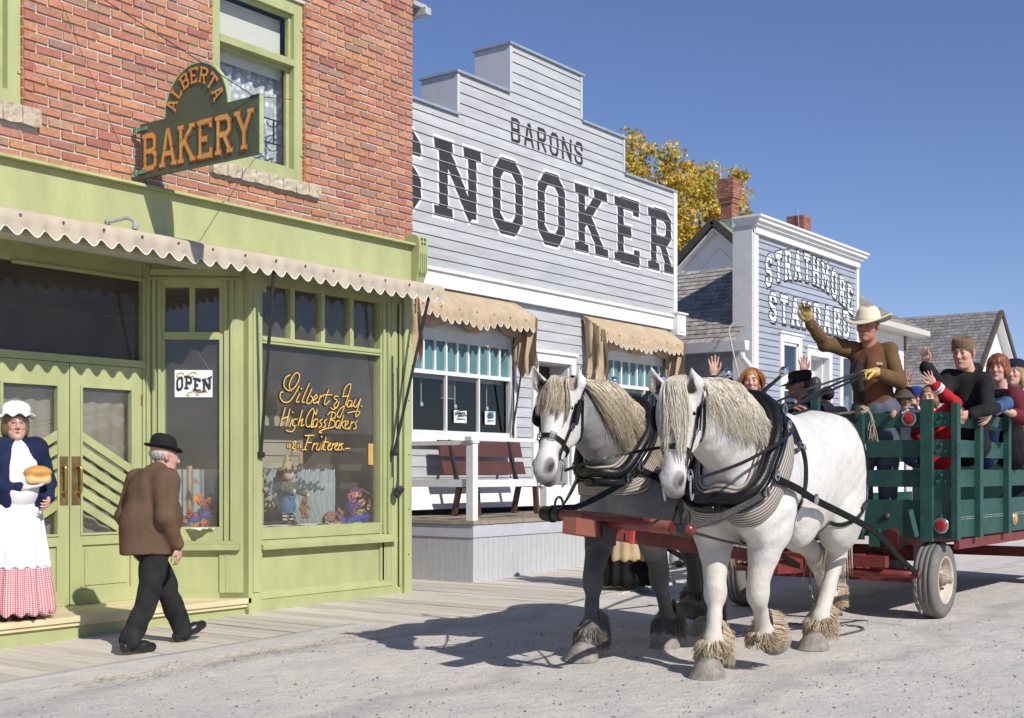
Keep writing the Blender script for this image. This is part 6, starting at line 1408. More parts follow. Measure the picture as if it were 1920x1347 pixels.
 for i in range(Nf):
  if i < 1: LK = [(R.gauss(0, .5), R.uniform(.5, 1.0), R.gauss(0, .03)) for _ in range(17)]
  lk = LK[i % 17]; s = lk[0]+R.gauss(0, .13); ln = lk[1]*R.uniform(.8, 1.05)*cols.get('fore', .36)*(1+.18*s); s2 = lk[0]+R.gauss(0, .05); q0.append(hp(-.05+R.uniform(-.03, .03), -.05, s*.03)); q1.append(hp(.03, .06, s*.055)); q2.append(hp(.03+ln*.5, .07, s*.10+cols.get('fs', 0)*.4+.008*math.sin(i))); q3.append(hp(.03+ln, .06, s2*.13+cols.get('fs', 0)+lk[2]))
 o = lambda a, b: np.array([R.uniform(a, b) for _ in range(Nf)])
 q0, _ = snap_many(HB, q0, .0); q1, _ = snap_many(HB, q1, o(.02, .05)); q2, _ = snap_many(HB, q2, o(.012, .045)); q3, _ = snap_many(HB, q3, o(.008, .04))
 strand_obj('forelock', [[V(a), V(b), V(c), V(d)] for a, b, c, d in zip(q0, q1, q2, q3)], .0023, mc)
# feathering
 fc = cols['feather']
 def fcol(): k_ = R.uniform(.75, 1.15); b = tuple(x*k_ for x in R.choice(fc)); return tuple(.85*x+.15*y for x, y in zip(cream, b)), b
 for (f, t) in feet:
  pa = []; d = t-f; back = np.array((-1, 0, 0)); lifted = t[2] > .10
  for i in range(1250):
   g = R.gauss(0, 1.5); g = max(-3.1, min(3.1, g)); bk = max(0, math.cos(g)); dirr = np.array((-math.cos(g), math.sin(g), 0)); b0 = f+np.array((0, 0, R.uniform(-.07, .02+.14*bk)))+dirr*.064
   ln = R.uniform(.045, .11)+.07*bk*R.random()**2; dn = np.array((0, 0, -1)) if not lifted else (np.array((-.75, 0, -.30)) if abs(g) < 1.7 else np.array((-.25, 0, -.6)))
   pa.append([V(b0), V(b0+dirr*.040+dn*ln*.35), V(b0+dirr*(.062+.02*bk)+dn*ln*.75+np.array((R.gauss(0, .006), R.gauss(0, .006), 0))), V(b0+dirr*(.058+.04*bk*R.random())+dn*ln+np.array((R.gauss(0, .010), R.gauss(0, .010), 0)))])
  for q in pa:
   for k in range(4):
    if q[k].z < .02: q[k].z = .02+R.random()*.01
  strand_obj('feathering', pa, .0027, lambda i: fcol())
# tail
 pa = []
 for i in range(160):
  b0 = np.array((-1.46, R.uniform(-.04, .04), 1.42)); s = R.gauss(0, .05); pa.append([V(b0), V(b0+(-.11, s*.4, -.08)), V(b0+(-.15+R.gauss(0, .02), s, -.45)), V(b0+(-.10+R.gauss(0, .04), s*1.4, -.85-R.random()*.15))])
 strand_obj('tail', pa, .006, mc)
# ------------------------------------------------------------ harness
 def strap(nm, pts, w, off=.006, parent=root, mat=LEATHER, th=.008, n=7, closed=False, buckle=None):
  c = catmull([V(tuple(p)) for p in pts], n, closed); 
  if closed: c.append(c[0])
  Q, N_ = snap_many(HB, [tuple(q) for q in c], off); mb = MB(); ribbon(mb, [TW(q) for q in Q], [h*float(n_[0])+l*float(n_[1])+Z*float(n_[2]) for n_ in N_], w, th); o = mb.build(nm, mat, parent)
  if buckle:
   bm = MB()
   for t in buckle:
    i = min(int(t*(len(Q)-1)), len(Q)-2); p = TW(Q[i]); n_ = h*float(N_[i][0])+l*float(N_[i][1])+Z*float(N_[i][2]); tt = (TW(Q[i+1])-p).normalized(); s_ = tt.cross(n_).normalized(); p = p+n_*(th+.003); k = w*.62
    loop = [p+tt*k*.9+s_*k, p-tt*k*.9+s_*k, p-tt*k*.9-s_*k, p+tt*k*.9-s_*k, p+tt*k*.9+s_*k]; bm.tube(loop, .0045, 5)
   bm.build('buckle', STEEL, o)
  return o, [TW(q) for q in Q], Q
# collar: a tilted pear-shaped ring
 ct, cb = np.array(cols.get('coll_top', (.12, 0, 1.83))), np.array(cols.get('coll_bot', (.60, 0, 1.00))); cc_ = (ct+cb)/2; hv = (ct-cb)/2; hvn = hv/np.linalg.norm(hv); fn = np.array((hvn[2], 0, -hvn[0])); 
 if fn[0] < 0: fn = -fn
 RN = 72; raw = []
 for i in range(RN):
  g = 2*math.pi*i/RN; a_ = math.cos(g); b_ = math.sin(g); raw.append(cc_+hv*a_+np.array((0, 1, 0))*(.31-.05*a_)*b_+fn*.05*abs(b_))
 RB, RNn = snap_many(HB, raw, .0)
 for _ in range(3): RB = (np.roll(RB, 1, 0)+RB*2+np.roll(RB, -1, 0))/4; RNn = (np.roll(RNn, 1, 0)+RNn*2+np.roll(RNn, -1, 0))/4
 RNn = RNn-(RNn@fn)[:, None]*fn; RNn /= np.linalg.norm(RNn, axis=1)[:, None]
 def ring(t, dw=0.0, df=0.0, de=0.0):
  x = (t % 1)*RN; i = int(x) % RN; q = x-int(x); p = RB[i]*(1-q)+RB[(i+1) % RN]*q; n_ = RNn[i]*(1-q)+RNn[(i+1) % RN]*q; return p+n_*dw+fn*df
 def ring_tube(nm, dw, df, rr, mat, n=14, sq=1.0):
  m = 72; vs = []; fs = []
  for i in range(m):
   c = V(tuple(ring(i/m, dw, df))); t = (V(tuple(ring((i+1)/m, dw, df)))-V(tuple(ring((i-1)/m, dw, df)))).normalized(); out = V(tuple(RNn[i])); out = (out-t*out.dot(t)).normalized(); sd = t.cross(out)
   for k in range(n): g = 2*math.pi*k/n; vs.append(TW(c+out*(math.cos(g)*rr*sq)+sd*(math.sin(g)*rr)))
  for i in range(m):
   for k in range(n): fs.append((i*n+k, i*n+(k+1) % n, ((i+1) % m)*n+(k+1) % n, ((i+1) % m)*n+k))
  return mesh_obj(nm, vs, fs, mat, root, True)
# ticking pad lying on the shoulders under the collar
 ss = np.linspace(-.17, .13, 17); gp_ = []; of = []
 for i in range(97):
  t = i/96; bl = abs(math.sin(math.pi*2*t))
  for q in ss: gp_.append(ring(t, .06, q*(.75+.45*bl) if q < 0 else q)); of.append(.012+.045*max(0, 1-abs((q+.02)/.155)**2.5))
 G, _ = snap_many(HB, gp_, np.array(of)); m = len(ss); fs = [(i*m+k, i*m+k+1, (i+1)*m+k+1, (i+1)*m+k) for i in range(96) for k in range(m-1)]
 pad = mesh_obj('collar_pad', TWn(G), fs, TICK, root, True); add_uv(pad, lambda i, c: (ss[i % m]/.0175, 0))
 ring_tube('collar_roll', .060, .075, .040, LEATHER); ring_tube('collar_body', .062, .0, .055, LEATHER, sq=.8)
# hames with chrome balls
 for s in (-1, 1):
  hm = MB(); pts = [V(tuple(ring(.5-s*.47 if s > 0 else .5+.47, 0, 0)))]; pts = []
  for k in range(15):
   t = .475-.455*k/14; t = t if s > 0 else 1-t
   pts.append(V(tuple(ring(t, .105, .028))))
  tp = pts[-1]; pts += [tp+V((-.02, s*.02, .05)), tp+V((-.05, s*.07, .10)), tp+V((-.06, s*.12, .145))]
  c = catmull(pts, 3); hm.tube([TW(q) for q in c], [.020]*(len(c)-8)+[.018, .016, .015, .014, .013, .012, .012, .012], 8); o = hm.build('hame', M('black_enamel', (.012, .012, .013), .22, .1, spec=.6), root, True)
  b = MB(); e = pts[-1]+V((-.005, s*.015, .03)); b.lathe(TW(pts[-1]), tuple(Z), [(-.01, .016), (.01, .020), (.02, .014)], 10); b.ball(TW(e), .034, 14, 10); b.build('hame_ball', M('chrome', (.75, .75, .78), .06, .05, metal=1.0), o, True)
  rg = MB()
  for tq in (.10, .16, .31, .36):
   t = tq if s > 0 else 1-tq; q = V(tuple(ring(t, .125, .04))); rg.tube([TW(q+V((.035*math.cos(g), .012, .035*math.sin(g)))) for g in np.linspace(0, 6.3, 11)], .006, 5)
  rg.build('ring', STEEL, o)
# traces and straps on both sides
 for s in (-1, 1):
  p0 = ring(.31 if s > 0 else .69, .12, .0); J_ = np.array((.14, s*.375, 1.17)); 
  tb = MB(); end = np.array(cols['trace_end'][0 if s > 0 else 1]); path = [p0, (p0+J_)/2+np.array((0, s*.035, .0)), J_+np.array((0, s*.03, 0)), J_*.6+end*.4+np.array((0, s*.10, .03)), J_*.25+end*.75+np.array((0, s*.04, 0)), end]
  c = catmull([V(tuple(p)) for p in path], 6); ribbon(tb, [TW(q) for q in c], [l*s]*len(c), .052, .014); o = tb.build('trace', M('oiled_trace_leather', (.013, .012, .011), .75, .3, 14, spec=.12), root)
  rv = MB(); i = 12; q = TW(c[12])+l*s*.02; rv.lathe(q, l*s, [(0, .04), (.008, .038), (.012, .028)], 10); rv.build('trace_plate', STEEL, o)
# back pad billet from the withers down to the trace
  ot, W1, _ = strap('back_strap', [(-.22, s*.04, 1.78), (-.12, s*.25, 1.64), (.04, s*.37, 1.38), (.13, s*.38, 1.18)], .042, buckle=(.45,), parent=root)
  strap('girth_strap', [(.14, s*.37, 1.16), (.24, s*.33, .98), (.27, s*.2, .86)], .042, parent=root, buckle=(.6,))
  strap('collar_strap', [ring(.22 if s > 0 else .78, .1, -.02), (.10, s*.33, 1.53), (-.10, s*.22, 1.66)], .034, off=.010, parent=root, buckle=(.2,))
# hip straps and breeching
  strap('hip_strap', [(-1.05, s*.02, 1.80), (-1.22, s*.24, 1.62), (-1.33, s*.33, 1.30), (-1.30, s*.345, 1.12)], .034, buckle=(.45,))
  strap('hip_strap', [(-1.16, s*.02, 1.79), (-1.38, s*.16, 1.55), (-1.46, s*.24, 1.30), (-1.44, s*.28, 1.14)], .030)
  strap('breeching', [(-1.05, s*.37, 1.06), (-1.30, s*.35, 1.12), (-1.46, s*.24, 1.14), (-1.52, s*.02, 1.14)], .055, th=.012)
  strap('quarter_strap', [(-1.10, s*.36, 1.07), (-.85, s*.36, .95), (-.55, s*.27, .84), (-.3, s*.12, .80)], .034)
 strap('spine_strap', [(-.10, 0, 1.79), (-.5, 0, 1.75), (-.9, 0, 1.78), (-1.2, 0, 1.76)], .036)
 o, _, _ = strap('pad_strap', [(-.30, -.06, 1.78), (-.30, 0, 1.80), (-.30, .06, 1.78)], .09)
# breast strap and pole strap to the neck yoke
 ye = np.array(cols['yoke']); bs = MB(); q0 = ring(.36, .12, .02); q1 = ring(.64, .12, .02)
 for q in (q0, q1):
  c = [V(tuple(q)), V(tuple(q*.5+ye*.5+np.array((.0, 0, -.02)))), V(tuple(ye))]; c = catmull(c, 5); ribbon(bs, [TW(p) for p in c], [h]*len(c), .045, .012)
 bs.build('breast_strap', LEATHER, root); bs = MB(); c = catmull([V(tuple(ye)), V(tuple((ye+np.array((.05, 0, .80)))*.5)), V((.05, .02, .82))], 5); ribbon(bs, [TW(p) for p in c], [V((0, 0, -1))]*len(c), .045, .01); bs.build('pole_strap', LEATHER, root)
# bridle
 br = MB(); 
 def hs(pts, w, off=.006, nm='bridle', parent=None, buckle=None): return strap(nm, [hp(*p) for p in pts], w, off, parent or root, n=5, th=.009, buckle=buckle)
 nbnd, _, _ = hs([(.415, .075, 0), (.415, .05, .07), (.425, -.04, .085), (.43, -.12, .075), (.43, -.16, 0), (.43, -.12, -.075), (.425, -.04, -.085), (.415, .05, -.07), (.415, .075, 0)], .036, nm='noseband', buckle=(.1, .9))
 hs([(.035, .10, -.10), (.035, .11, 0), (.035, .10, .10)], .032, .012, 'browband')
 for s in (-1, 1):
  hs([(-.03, -.03, s*.03), (.03, -.06, s*.12), (.22, -.05, s*.125), (.40, -.055, s*.095), (.56, -.065, s*.085)], .030, nm='cheek_strap', buckle=(.32, .62))
  hs([(-.03, -.09, s*.05), (.08, -.13, s*.13), (.25, -.22, s*.09), (.33, -.25, s*.03)], .022, nm='throat_lash')
  bl = MB(); c0, c1, c2, c3 = (.12, -.045, s*.125), (.285, -.045, s*.12), (.285, .065, s*.155), (.12, .06, s*.16); n = 9; vs = []
  for o_ in (0, .012):
   for k in range(20):
    g = 2*math.pi*k/20; ca, sa = math.cos(g), math.sin(g); su = abs(ca)**.6*(1 if ca > 0 else -1); sv_ = abs(sa)**.6*(1 if sa > 0 else -1); vs.append(TW(hp(.20+su*.085, -.045+sv_*.055, s*(.142+o_+.02*sv_))))
  fs = [tuple(range(20)), tuple(range(39, 19, -1))]+[(k, (k+1) % 20, 20+(k+1) % 20, 20+k) for k in range(20)]; bl.add(vs, fs); bl.build('blinker', LEATHER, root)
  bt = MB(); q = V(tuple(hp(.575, -.07, s*.092))); bt.tube([TW(q+V(tuple(u*.035*math.cos(g)+w*.035*math.sin(g)))) for g in np.linspace(0, 6.3, 13)], .006, 6); bt.tube([TW(q), TW(q+V(tuple(u*.10-w*.02)))], .007, 6); bt.tube([TW(q+V(tuple(u*.10-w*.02))), TW(q+V(tuple(u*.14-w*.05))), TW(q+V(tuple(u*.10-w*.07)))], .006, 6); bt.build('bit', STEEL, root)
 return dict(root=root, TW=TW, hp=hp, ring=ring, HB=HB, O=O, h=h, l=l)
CREAM = [(.73, .68, .57), (.67, .59, .45), (.77, .73, .64), (.55, .46, .33)]
near_cols = dict(root=(.66, .62, .56), body=(.62, .60, .56), shade=(.5, .48, .46), leg=(.57, .53, .47), fetlock=(.58, .48, .36), face=(.60, .575, .54), muzzle=(.20, .175, .165), ear=(.22, .18, .15), mane=CREAM, feather=[(.50, .38, .23), (.60, .49, .34), (.42, .30, .17)],
fore=.46, fs=.05, yoke=(1.38, 0, 1.0), trace_end=((-2.80, .385, .45), (-2.80, -.62, .45)), manelen=.36, sweep=-.16, mane0=.35, nmane=620, coll_top=(.28, 0, 1.75), coll_bot=(.88, 0, 1.12))
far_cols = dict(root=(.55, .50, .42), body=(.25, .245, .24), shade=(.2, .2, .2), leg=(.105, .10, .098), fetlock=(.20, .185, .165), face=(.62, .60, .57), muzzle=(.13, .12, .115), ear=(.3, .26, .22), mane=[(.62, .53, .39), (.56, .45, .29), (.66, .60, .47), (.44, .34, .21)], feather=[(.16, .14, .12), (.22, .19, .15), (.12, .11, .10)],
fore=.26, fs=0, yoke=(1.52, 0, 1.067), trace_end=((-2.55, .34, .45), (-2.55, -.67, .45)), manelen=.50, sweep=-.26, mane0=.12, nmane=1000, coll_top=(.34, 0, 1.78), coll_bot=(.95, 0, 1.20))  # true grey coat; body and legs darkened further to carry the shade there
NEAR = make_horse('draught_horse', 'white draught horse with a long forelock, lifting one front hoof', (8.42, 3.99, 0), math.radians(5),
dict(poll=((1272, 724), 0), muzzle=((1258, 936), .02), ear_r=((1221, 690), -.12), ear_l=((1296, 690), .10), knee_l=((1421, 1112), .15), fet_l=((1432, 1186), .13), toe_l=((1452, 1196), .12), knee_r=((1341, 1112), -.13), fet_r=((1338, 1202), -.10), toe_r=((1328, 1262), -.09),
hock_l=((1570, 1040), .13), hfet_l=((1538, 1160), .09), htoe_l=((1526, 1208), .07), hock_r=((1527, 1046), -.16), hfet_r=((1556, 1118), -.16), htoe_r=((1553, 1150), -.16)), near_cols, 5, headyaw=math.radians(2), group='team of draught horses')
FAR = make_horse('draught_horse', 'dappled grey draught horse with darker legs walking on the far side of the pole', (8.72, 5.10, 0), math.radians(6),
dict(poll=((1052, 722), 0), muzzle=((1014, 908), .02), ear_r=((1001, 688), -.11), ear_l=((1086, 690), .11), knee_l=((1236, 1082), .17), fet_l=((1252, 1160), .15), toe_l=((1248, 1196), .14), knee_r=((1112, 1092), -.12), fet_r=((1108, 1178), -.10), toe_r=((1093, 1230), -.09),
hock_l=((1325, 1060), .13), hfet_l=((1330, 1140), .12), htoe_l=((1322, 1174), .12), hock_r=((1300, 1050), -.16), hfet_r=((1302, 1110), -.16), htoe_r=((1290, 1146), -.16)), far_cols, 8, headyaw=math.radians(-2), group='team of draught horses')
# ---------------------------------------------------------------- stake wagon
WX0, WX1, WY0, WY1 = 11.86, 17.4, 3.75, 6.08
GREENW = M('dark_green_paint', (.023, .080, .065), .55, .25, 7, bump=.1, bscale=30, tint=(.016, .055, .045))
REDW = M('red_oxide_paint', (.19, .032, .028), .55, .3, 9, bump=.2, bscale=40, tint=(.10, .022, .019))
BOLT = M('green_bolt', (.03, .09, .07), .4, .1)
wagon = empty('stake_wagon', (14.5, 4.9, 0), 'dark green slatted hay wagon on rubber tyres full of waving passengers', 'wagon')
def zat(y, fd): return CH-(y-HY)/FPX*fd
def build_wagon():
 fd = WX0*CT+WY0*ST; Z_ = lambda y: zat(y, fd)
 rails = [(Z_(800), Z_(772)), (Z_(857), Z_(824)), (Z_(914), Z_(881)), (Z_(1010), Z_(939))]
 zfl = Z_(985); zb0 = Z_(1013)
 stakes = [WY(1797, 880, WY0-.05).x, WY(1840, 880, WY0-.05).x, WY(1893, 880, WY0-.05).x, 15.6, 16.8]
 t = .035
 for i, (a, b) in enumerate(rails):
  m = MB(); m.box(WX0+.03, WX1, WY0, WY0+t, a, b); m.build('side_board', GREENW, wagon)
  m = MB(); m.box(WX0, WX0+t, WY0, WY1, a, b); o = m.build('front_board', GREENW, wagon)
  m = MB(); m.box(WX0+.03, WX1, WY1-t, WY1, a, b); m.build('side_board', GREENW, wagon)
  bm = MB()
  for y in (WY0+.06, WY0+.14): 
   for z in ((a+b)/2+.03, (a+b)/2-.03): bm.lathe((WX0-.002, y+.04*(z > (a+b)/2), z), (-1, 0, 0), [(0, .017), (.008, .016), (.012, .008)], 10)
  for x in stakes:
   for z in (a+(b-a)*.3, a+(b-a)*.7): bm.lathe((x, WY0-.056, z), (0, -1, 0), [(0, .012), (.006, .010)], 8)
  bm.build('bolt', BOLT, o)
 ln = MB()
 for z in (Z_(972), Z_(976)): ln.box(WX0+.04, WX1, WY0-.0015, WY0, z, z+.004)
 ln.build('pinstripe', M('worn_pinstripe', (.38, .40, .38), .6, .3, 12), wagon)
 top = Z_(760)
 for x in stakes:
  m = MB(); m.bar((x, WY0-.028, Z_(1009)-.02), (x, WY0-.028, top+.02), .10, .055, up=V((1, 0, 0)) if False else V((0, 1, 0))); m.build('stake', GREENW, wagon)
# corner and front stakes
 yA, yB = WX(1738, 880, WX0-.03).y, WX(1612, 880, WX0-.03).y
 for y, z1 in ((yA, top+.06), (yB, top+.03), (WX(1531, 700, WX0).y, Z_(700)), (WY1-.2, top)):
  m = MB(); m.bar((WX0-.028, y, Z_(1011)-.03), (WX0-.028, y, z1), .055 if y == yA else .06, .055 if False else .11 if y == yA else .075, up=V((0, 1, 0))); m.build('front_stake', GREENW, wagon)
 m = MB(); m.lathe((WX0-.028, WX(1531, 700, WX0).y, Z_(728)), (0, 0, 1), [(0, .05), (.10, .055), (.14, .045), (.16, .02)], 12); m.build('post_cap', BLACKP, wagon)
# tail posts and end gate
 m = MB(); m.box(WX1-t, WX1, WY0+.05, WY1-.05, zb0, rails[0][1]); m.build('tail_gate', GREENW, wagon)
# floor and sills
 m = MB(); 
 for k in range(12):
  y = WY0+.04+(WY1-WY0-.08)*k/12; m.box(WX0+.02, WX1-.02, y+.003, y+(WY1-WY0-.08)/12-.003, zfl-.05, zfl)
 m.build('floor', M('wagon_planks', (.10, .09, .075), .8, .3, 4), wagon)
 for y in (WY0+.5, WY1-.6): m = MB(); m.box(WX0-.02, WX1, y, y+.12, zfl-.24, zfl-.052); m.build('sill_beam', REDW, wagon)
 m = MB(); m.box(WX0+.3, WX1, WY0+.03, WY0+.08, zb0-.10, zb0-.01); m.build('side_rail', REDW, wagon)
 m = MB(); m.box(WX0-.05, WX0+.05, WX(1640, 1030, WX0).y-.06, WX(1640, 1030, WX0).y+.04, Z_(1030), zfl-.05); m.build('step_block', GREENW, wagon)
 m = MB(); m.bar((WX0-.06, WX(1722, 950, WX0).y, Z_(1008)), (WX0-.12, WX(1720, 950, WX0).y+.03, Z_(957)), .03, .05); m.build('lever', GREENW, wagon)
# lamps
 red = M('red_lens', (.42, .025, .02), .2, .15, 30, spec=.6); amb = M('amber_lens', (.75, .26, .03), .2, .1, 30, spec=.6)
 for p, d, mm, r in ((WX(1704, 785, WX0-.02), (-1, 0, 0), red, .058), (WX(1764, 986, WX0-.02), (-1, 0, 0), red, .058), (WY(1806, 780, WY0-.02), (0, -1, 0), red, .062), (WY(1904, 972, WY0-.02), (0, -1, 0), amb, .055)):
  p = V(p); 
  if d[0]: p.x = WX0
  else: p.y = WY0
  m = MB(); m.lathe(p, d, [(0, r*1.32), (.012, r*1.32), (.022, r*1.2), (.024, r*1.02)], 22); o = m.build('lamp', M('lamp_bezel', (.55, .55, .55), .3, .1, metal=.9), wagon, True); m = MB(); m.lathe(p, d, [(.02, r), (.032, r*.85), (.036, r*.4)], 20); m.build('lens', mm, o, True)
 m = MB(); p = WX(1783, 992, WX0); q = WY(1787, 994, WY0); m.box(q.x-.025, q.x+.025, WY0-.006, WY0-.0, Z_(1006), Z_(981)); m.build('reflector', M('red_lens', (.42, .025, .02)), wagon)
# benches inside
 for y in (WY0+.55, WY1-.6): m = MB(); m.box(WX0+.8, WX1-.2, y-.16, y+.16, zfl+.40, zfl+.44); m.build('bench', M('bench_planks', (.22, .17, .11), .8, .3, 5), wagon)
# running gear
 for y in (WY0+.08, WY1-.08):
  wheel(y+(.12 if y < 4.9 else -.12), WX0+.12, -1 if y < 4.9 else 1)
 for y in (WY0+.08, WY1-.08): wheel(y, WX1-.9, -1 if y < 4.9 else 1)
 m = MB(); m.bar((WX0+.12, WY0+.25, .38), (WX0+.12, WY1-.25, .38), .12, .12); m.build('axle', REDW, wagon); m = MB(); m.bar((WX1-.9, WY0+.15, .38), (WX1-.9, WY1-.15, .38), .12, .12); m.build('axle', REDW, wagon)
 m = MB(); m.bar((WX0+.33, WY0+.45, .58), (WX0+.33, WY1-.45, .58), .12, .14); m.build('bolster', REDW, wagon)
 xf = 11.2; yc = 4.95
 m = MB(); m.bar((WX0+.4, yc-.42, .50), (xf-.2, yc-.18, .50), .10, .16); m.bar((WX0+.4, yc+.42, .50), (xf-.2, yc+.18, .50), .10, .16); m.bar((WX0+.2, yc, .47), (xf-.75, yc-.02, .52), .22, .12); m.build('hound', REDW, wagon)
 m = MB(); m.bar((xf-.05, WY0+.35, .56), (xf-.05, WY1-.35, .56), .09, .10); db = m.build('doubletree', REDW, wagon)
 for a, b in ((3.84, 4.86), (5.04, 6.06)):
  m = MB(); z = .455; m.tube([(xf, a, z), (xf-.02, a+.15, z), (xf-.05, (a+b)/2, z), (xf-.02, b-.15, z), (xf, b, z)], [.028, .032, .040, .032, .028], 10); m.lathe((xf, a-.02, z), (0, 1, 0), [(0, .036), (.06, .036)], 10); m.lathe((xf, b-.04, z), (0, 1, 0), [(0, .036), (.06, .036)], 10); st = m.build('singletree', REDW, wagon, True)
  m = MB(); c = V((xf-.05, (a+b)/2, z+.06)); m.tube([c+V((0, .045*math.cos(g), .05*math.sin(g))) for g in np.linspace(0, 6.3, 14)], .009, 6); m.build('ring', REDW, st)
  for y in (a+.02, b-.02) if a < 4 else (): chain(st, [V((xf-.02, y, z-.03)), V((xf-.05, y-.015, z-.12)), V((xf-.06, y-.03, z-.22)), V((xf-.08, y-.08, z-.33))])
# tongue
 A, B = WY(1070, 986, 4.5), V((xf-.1, 4.95, .52)); m = MB(); m.bar(A, B, .085, .095); tg = m.build('tongue', REDW, wagon)
 m = MB(); d = (A-B).normalized(); m.bar(A+d*.02, A-d*.26, .094, .104); m.build('worn_tip', M('worn_red_wood', (.21, .05, .036), .6, .4, 30, tint=(.22, .11, .065)), tg)
 m = MB(); c = A-d*.42; m.bar(c-V((0, 0, .10)), c+V((0, 0, .05)), .14, .16, up=V((1, 0, 0))); m.build('pole_iron', IRON, tg); m = MB(); q = WY(1172, 1003, 4.5); m.bar(q+V((0, -.05, -.06)), q+V((.02, -.05, .06)), .03, .02); m.build('paint_mark', M('bright_red', (.50, .08, .06), .5, .1), tg)
def wheel(y, x, side):
 r = .355; c = V((x, y, r)); s = side; w = MB(); hw = .105
 ty = [(-hw, r*.62), (-hw*1.05, r*.74), (-hw, r*.90), (-hw*.80, r*.975), (-hw*.5, r), (-hw*.47, r*.975), (-hw*.40, r*.975), (-hw*.37, r), (-.008, r), (-.004, r*.975), (.006, r*.975), (.010, r), (hw*.37, r), (hw*.40, r*.975), (hw*.47, r*.975), (hw*.5, r), (hw*.80, r*.975), (hw, r*.90), (hw*1.05, r*.74), (hw, r*.62)]
 g = MB(); g.lathe(c, (0, 1, 0), ty, 48, False); root = bpy.data.objects.new('wheel', None); COL.objects.link(root); root.parent = wagon; root.location = c-wloc(wagon)
 g.build('tyre', M('dusty_rubber', (.105, .10, .095), .85, .35, 10, tint=(.20, .185, .165), bump=.15, bscale=30), root, True)
 rm = MB(); a = V((0, s, 0)); rm.lathe(c, a, [(hw*1.0, r*.63), (hw*1.04, r*.60), (hw*.85, r*.56), (hw*.25, r*.545), (hw*.20, r*.40), (hw*.42, r*.30), (hw*.45, r*.15), (hw*.45, .001)], 36, False); rm.lathe(c, -a, [(hw*.9, r*.63), (hw*.2, r*.55), (hw*-.2, r*.4), (hw*-.2, .001)], 28, False)
 o = rm.build('rim', M('cream_rim', (.50, .45, .36), .6, .2, 14, tint=(.40, .34, .26)), root, True); h = MB(); h.lathe(c, a, [(hw*.42, .06), (hw*.9, .055), (hw*1.0, .032), (hw*1.5, .030), (hw*1.55, .015)], 16)
 for k in range(5): q = 2*math.pi*k/5+.3; h.lathe(c+V((math.cos(q)*.105, 0, math.sin(q)*.105)), a, [(hw*.38, .014), (hw*.62, .013)], 6)
 h.build('hub', M('rusty_hub', (.34, .27, .19), .6, .3, 30), o, True)
def chain(par, pts, lk=.05):
 c = catmull(pts, 6); L_ = sum((b-a).length for a, b in zip(c[:-1], c[1:])); n = max(2, int(L_/(lk*.75))); mb = MB(); acc = 0; i = 0
 pos = []
 for k in range(n):
  s = L_*(k+.5)/n; a = 0
  for p, q in zip(c[:-1], c[1:]):
   l = (q-p).length
   if a+l >= s: pos.append((p.lerp(q, (s-a)/l), (q-p).normalized())); break
   a += l
 for k, (p, t) in enumerate(pos):
  a, b = fr(t, V((.3, 1, .2))); b = a if k % 2 else b; mb.tube([p+t*lk*.5*math.cos(g)+b*lk*.27*math.sin(g) for g in np.linspace(0, 6.2832, 11)], .0048, 5)
 return mb.build('chain', M('dull_chain', (.22, .21, .20), .5, .3, 30, metal=.6), par)
build_wagon()
# neck yoke carried between the two horses' breasts
def neck_yoke():
 A, B = NEAR['TW'](near_cols['yoke']), FAR['TW'](far_cols['yoke']); c = (A+B)/2; root = empty('neck_yoke', c, 'turned red neck yoke slung between the breasts of the two horses', 'neck yoke')
 d = (B-A).normalized(); m = MB(); P = [A-d*.06, A+d*.06, A+d*.2, c, B-d*.2, B-d*.06, B+d*.06]; m.tube(P, [.034, .036, .042, .050, .042, .036, .034], 12); m.build('bar', M('dark_red_varnish', (.20, .028, .024), .25, .2, 8, spec=.6), root, True)
 w = MB(); w.tube([A+d*.10, A+d*.26], [.041, .046], 12, False); w.tube([B-d*.26, B-d*.10], [.046, .041], 12, False); w.build('worn_end', M('worn_red_wood', (.44, .13, .095)), root, True)
 r = MB()
 for q in (A, B): r.tube([q+V((.02, 0, .0))+V((0, 0, .06))+(V((1, 0, 0))*.05*math.cos(g)+V((0, 0, 1))*.06*math.sin(g)) for g in np.linspace(0, 6.3, 14)], .009, 6); r.lathe(q-d*.03, d, [(0, .045), (.06, .047)], 12)
 r.build('ring', IRON, root); b = MB(); b.tube([B+d*.03, B+d*.13], [.06, .05], 10); b.build('end_boot', LEATHER, root)
neck_yoke()
def loose_chain():
 p = [GP(1440, 1168, .012), GP(1540, 1172, .012), GP(1600, 1174, .012), GP(1618, 1181, .012), GP(1575, 1192, .012)]; root = empty('trailing_chain', p[0], 'thin chain trailing on the gravel behind the hind hoof of the near horse', 'chain'); chain(root, p, .035)
loose_chain()
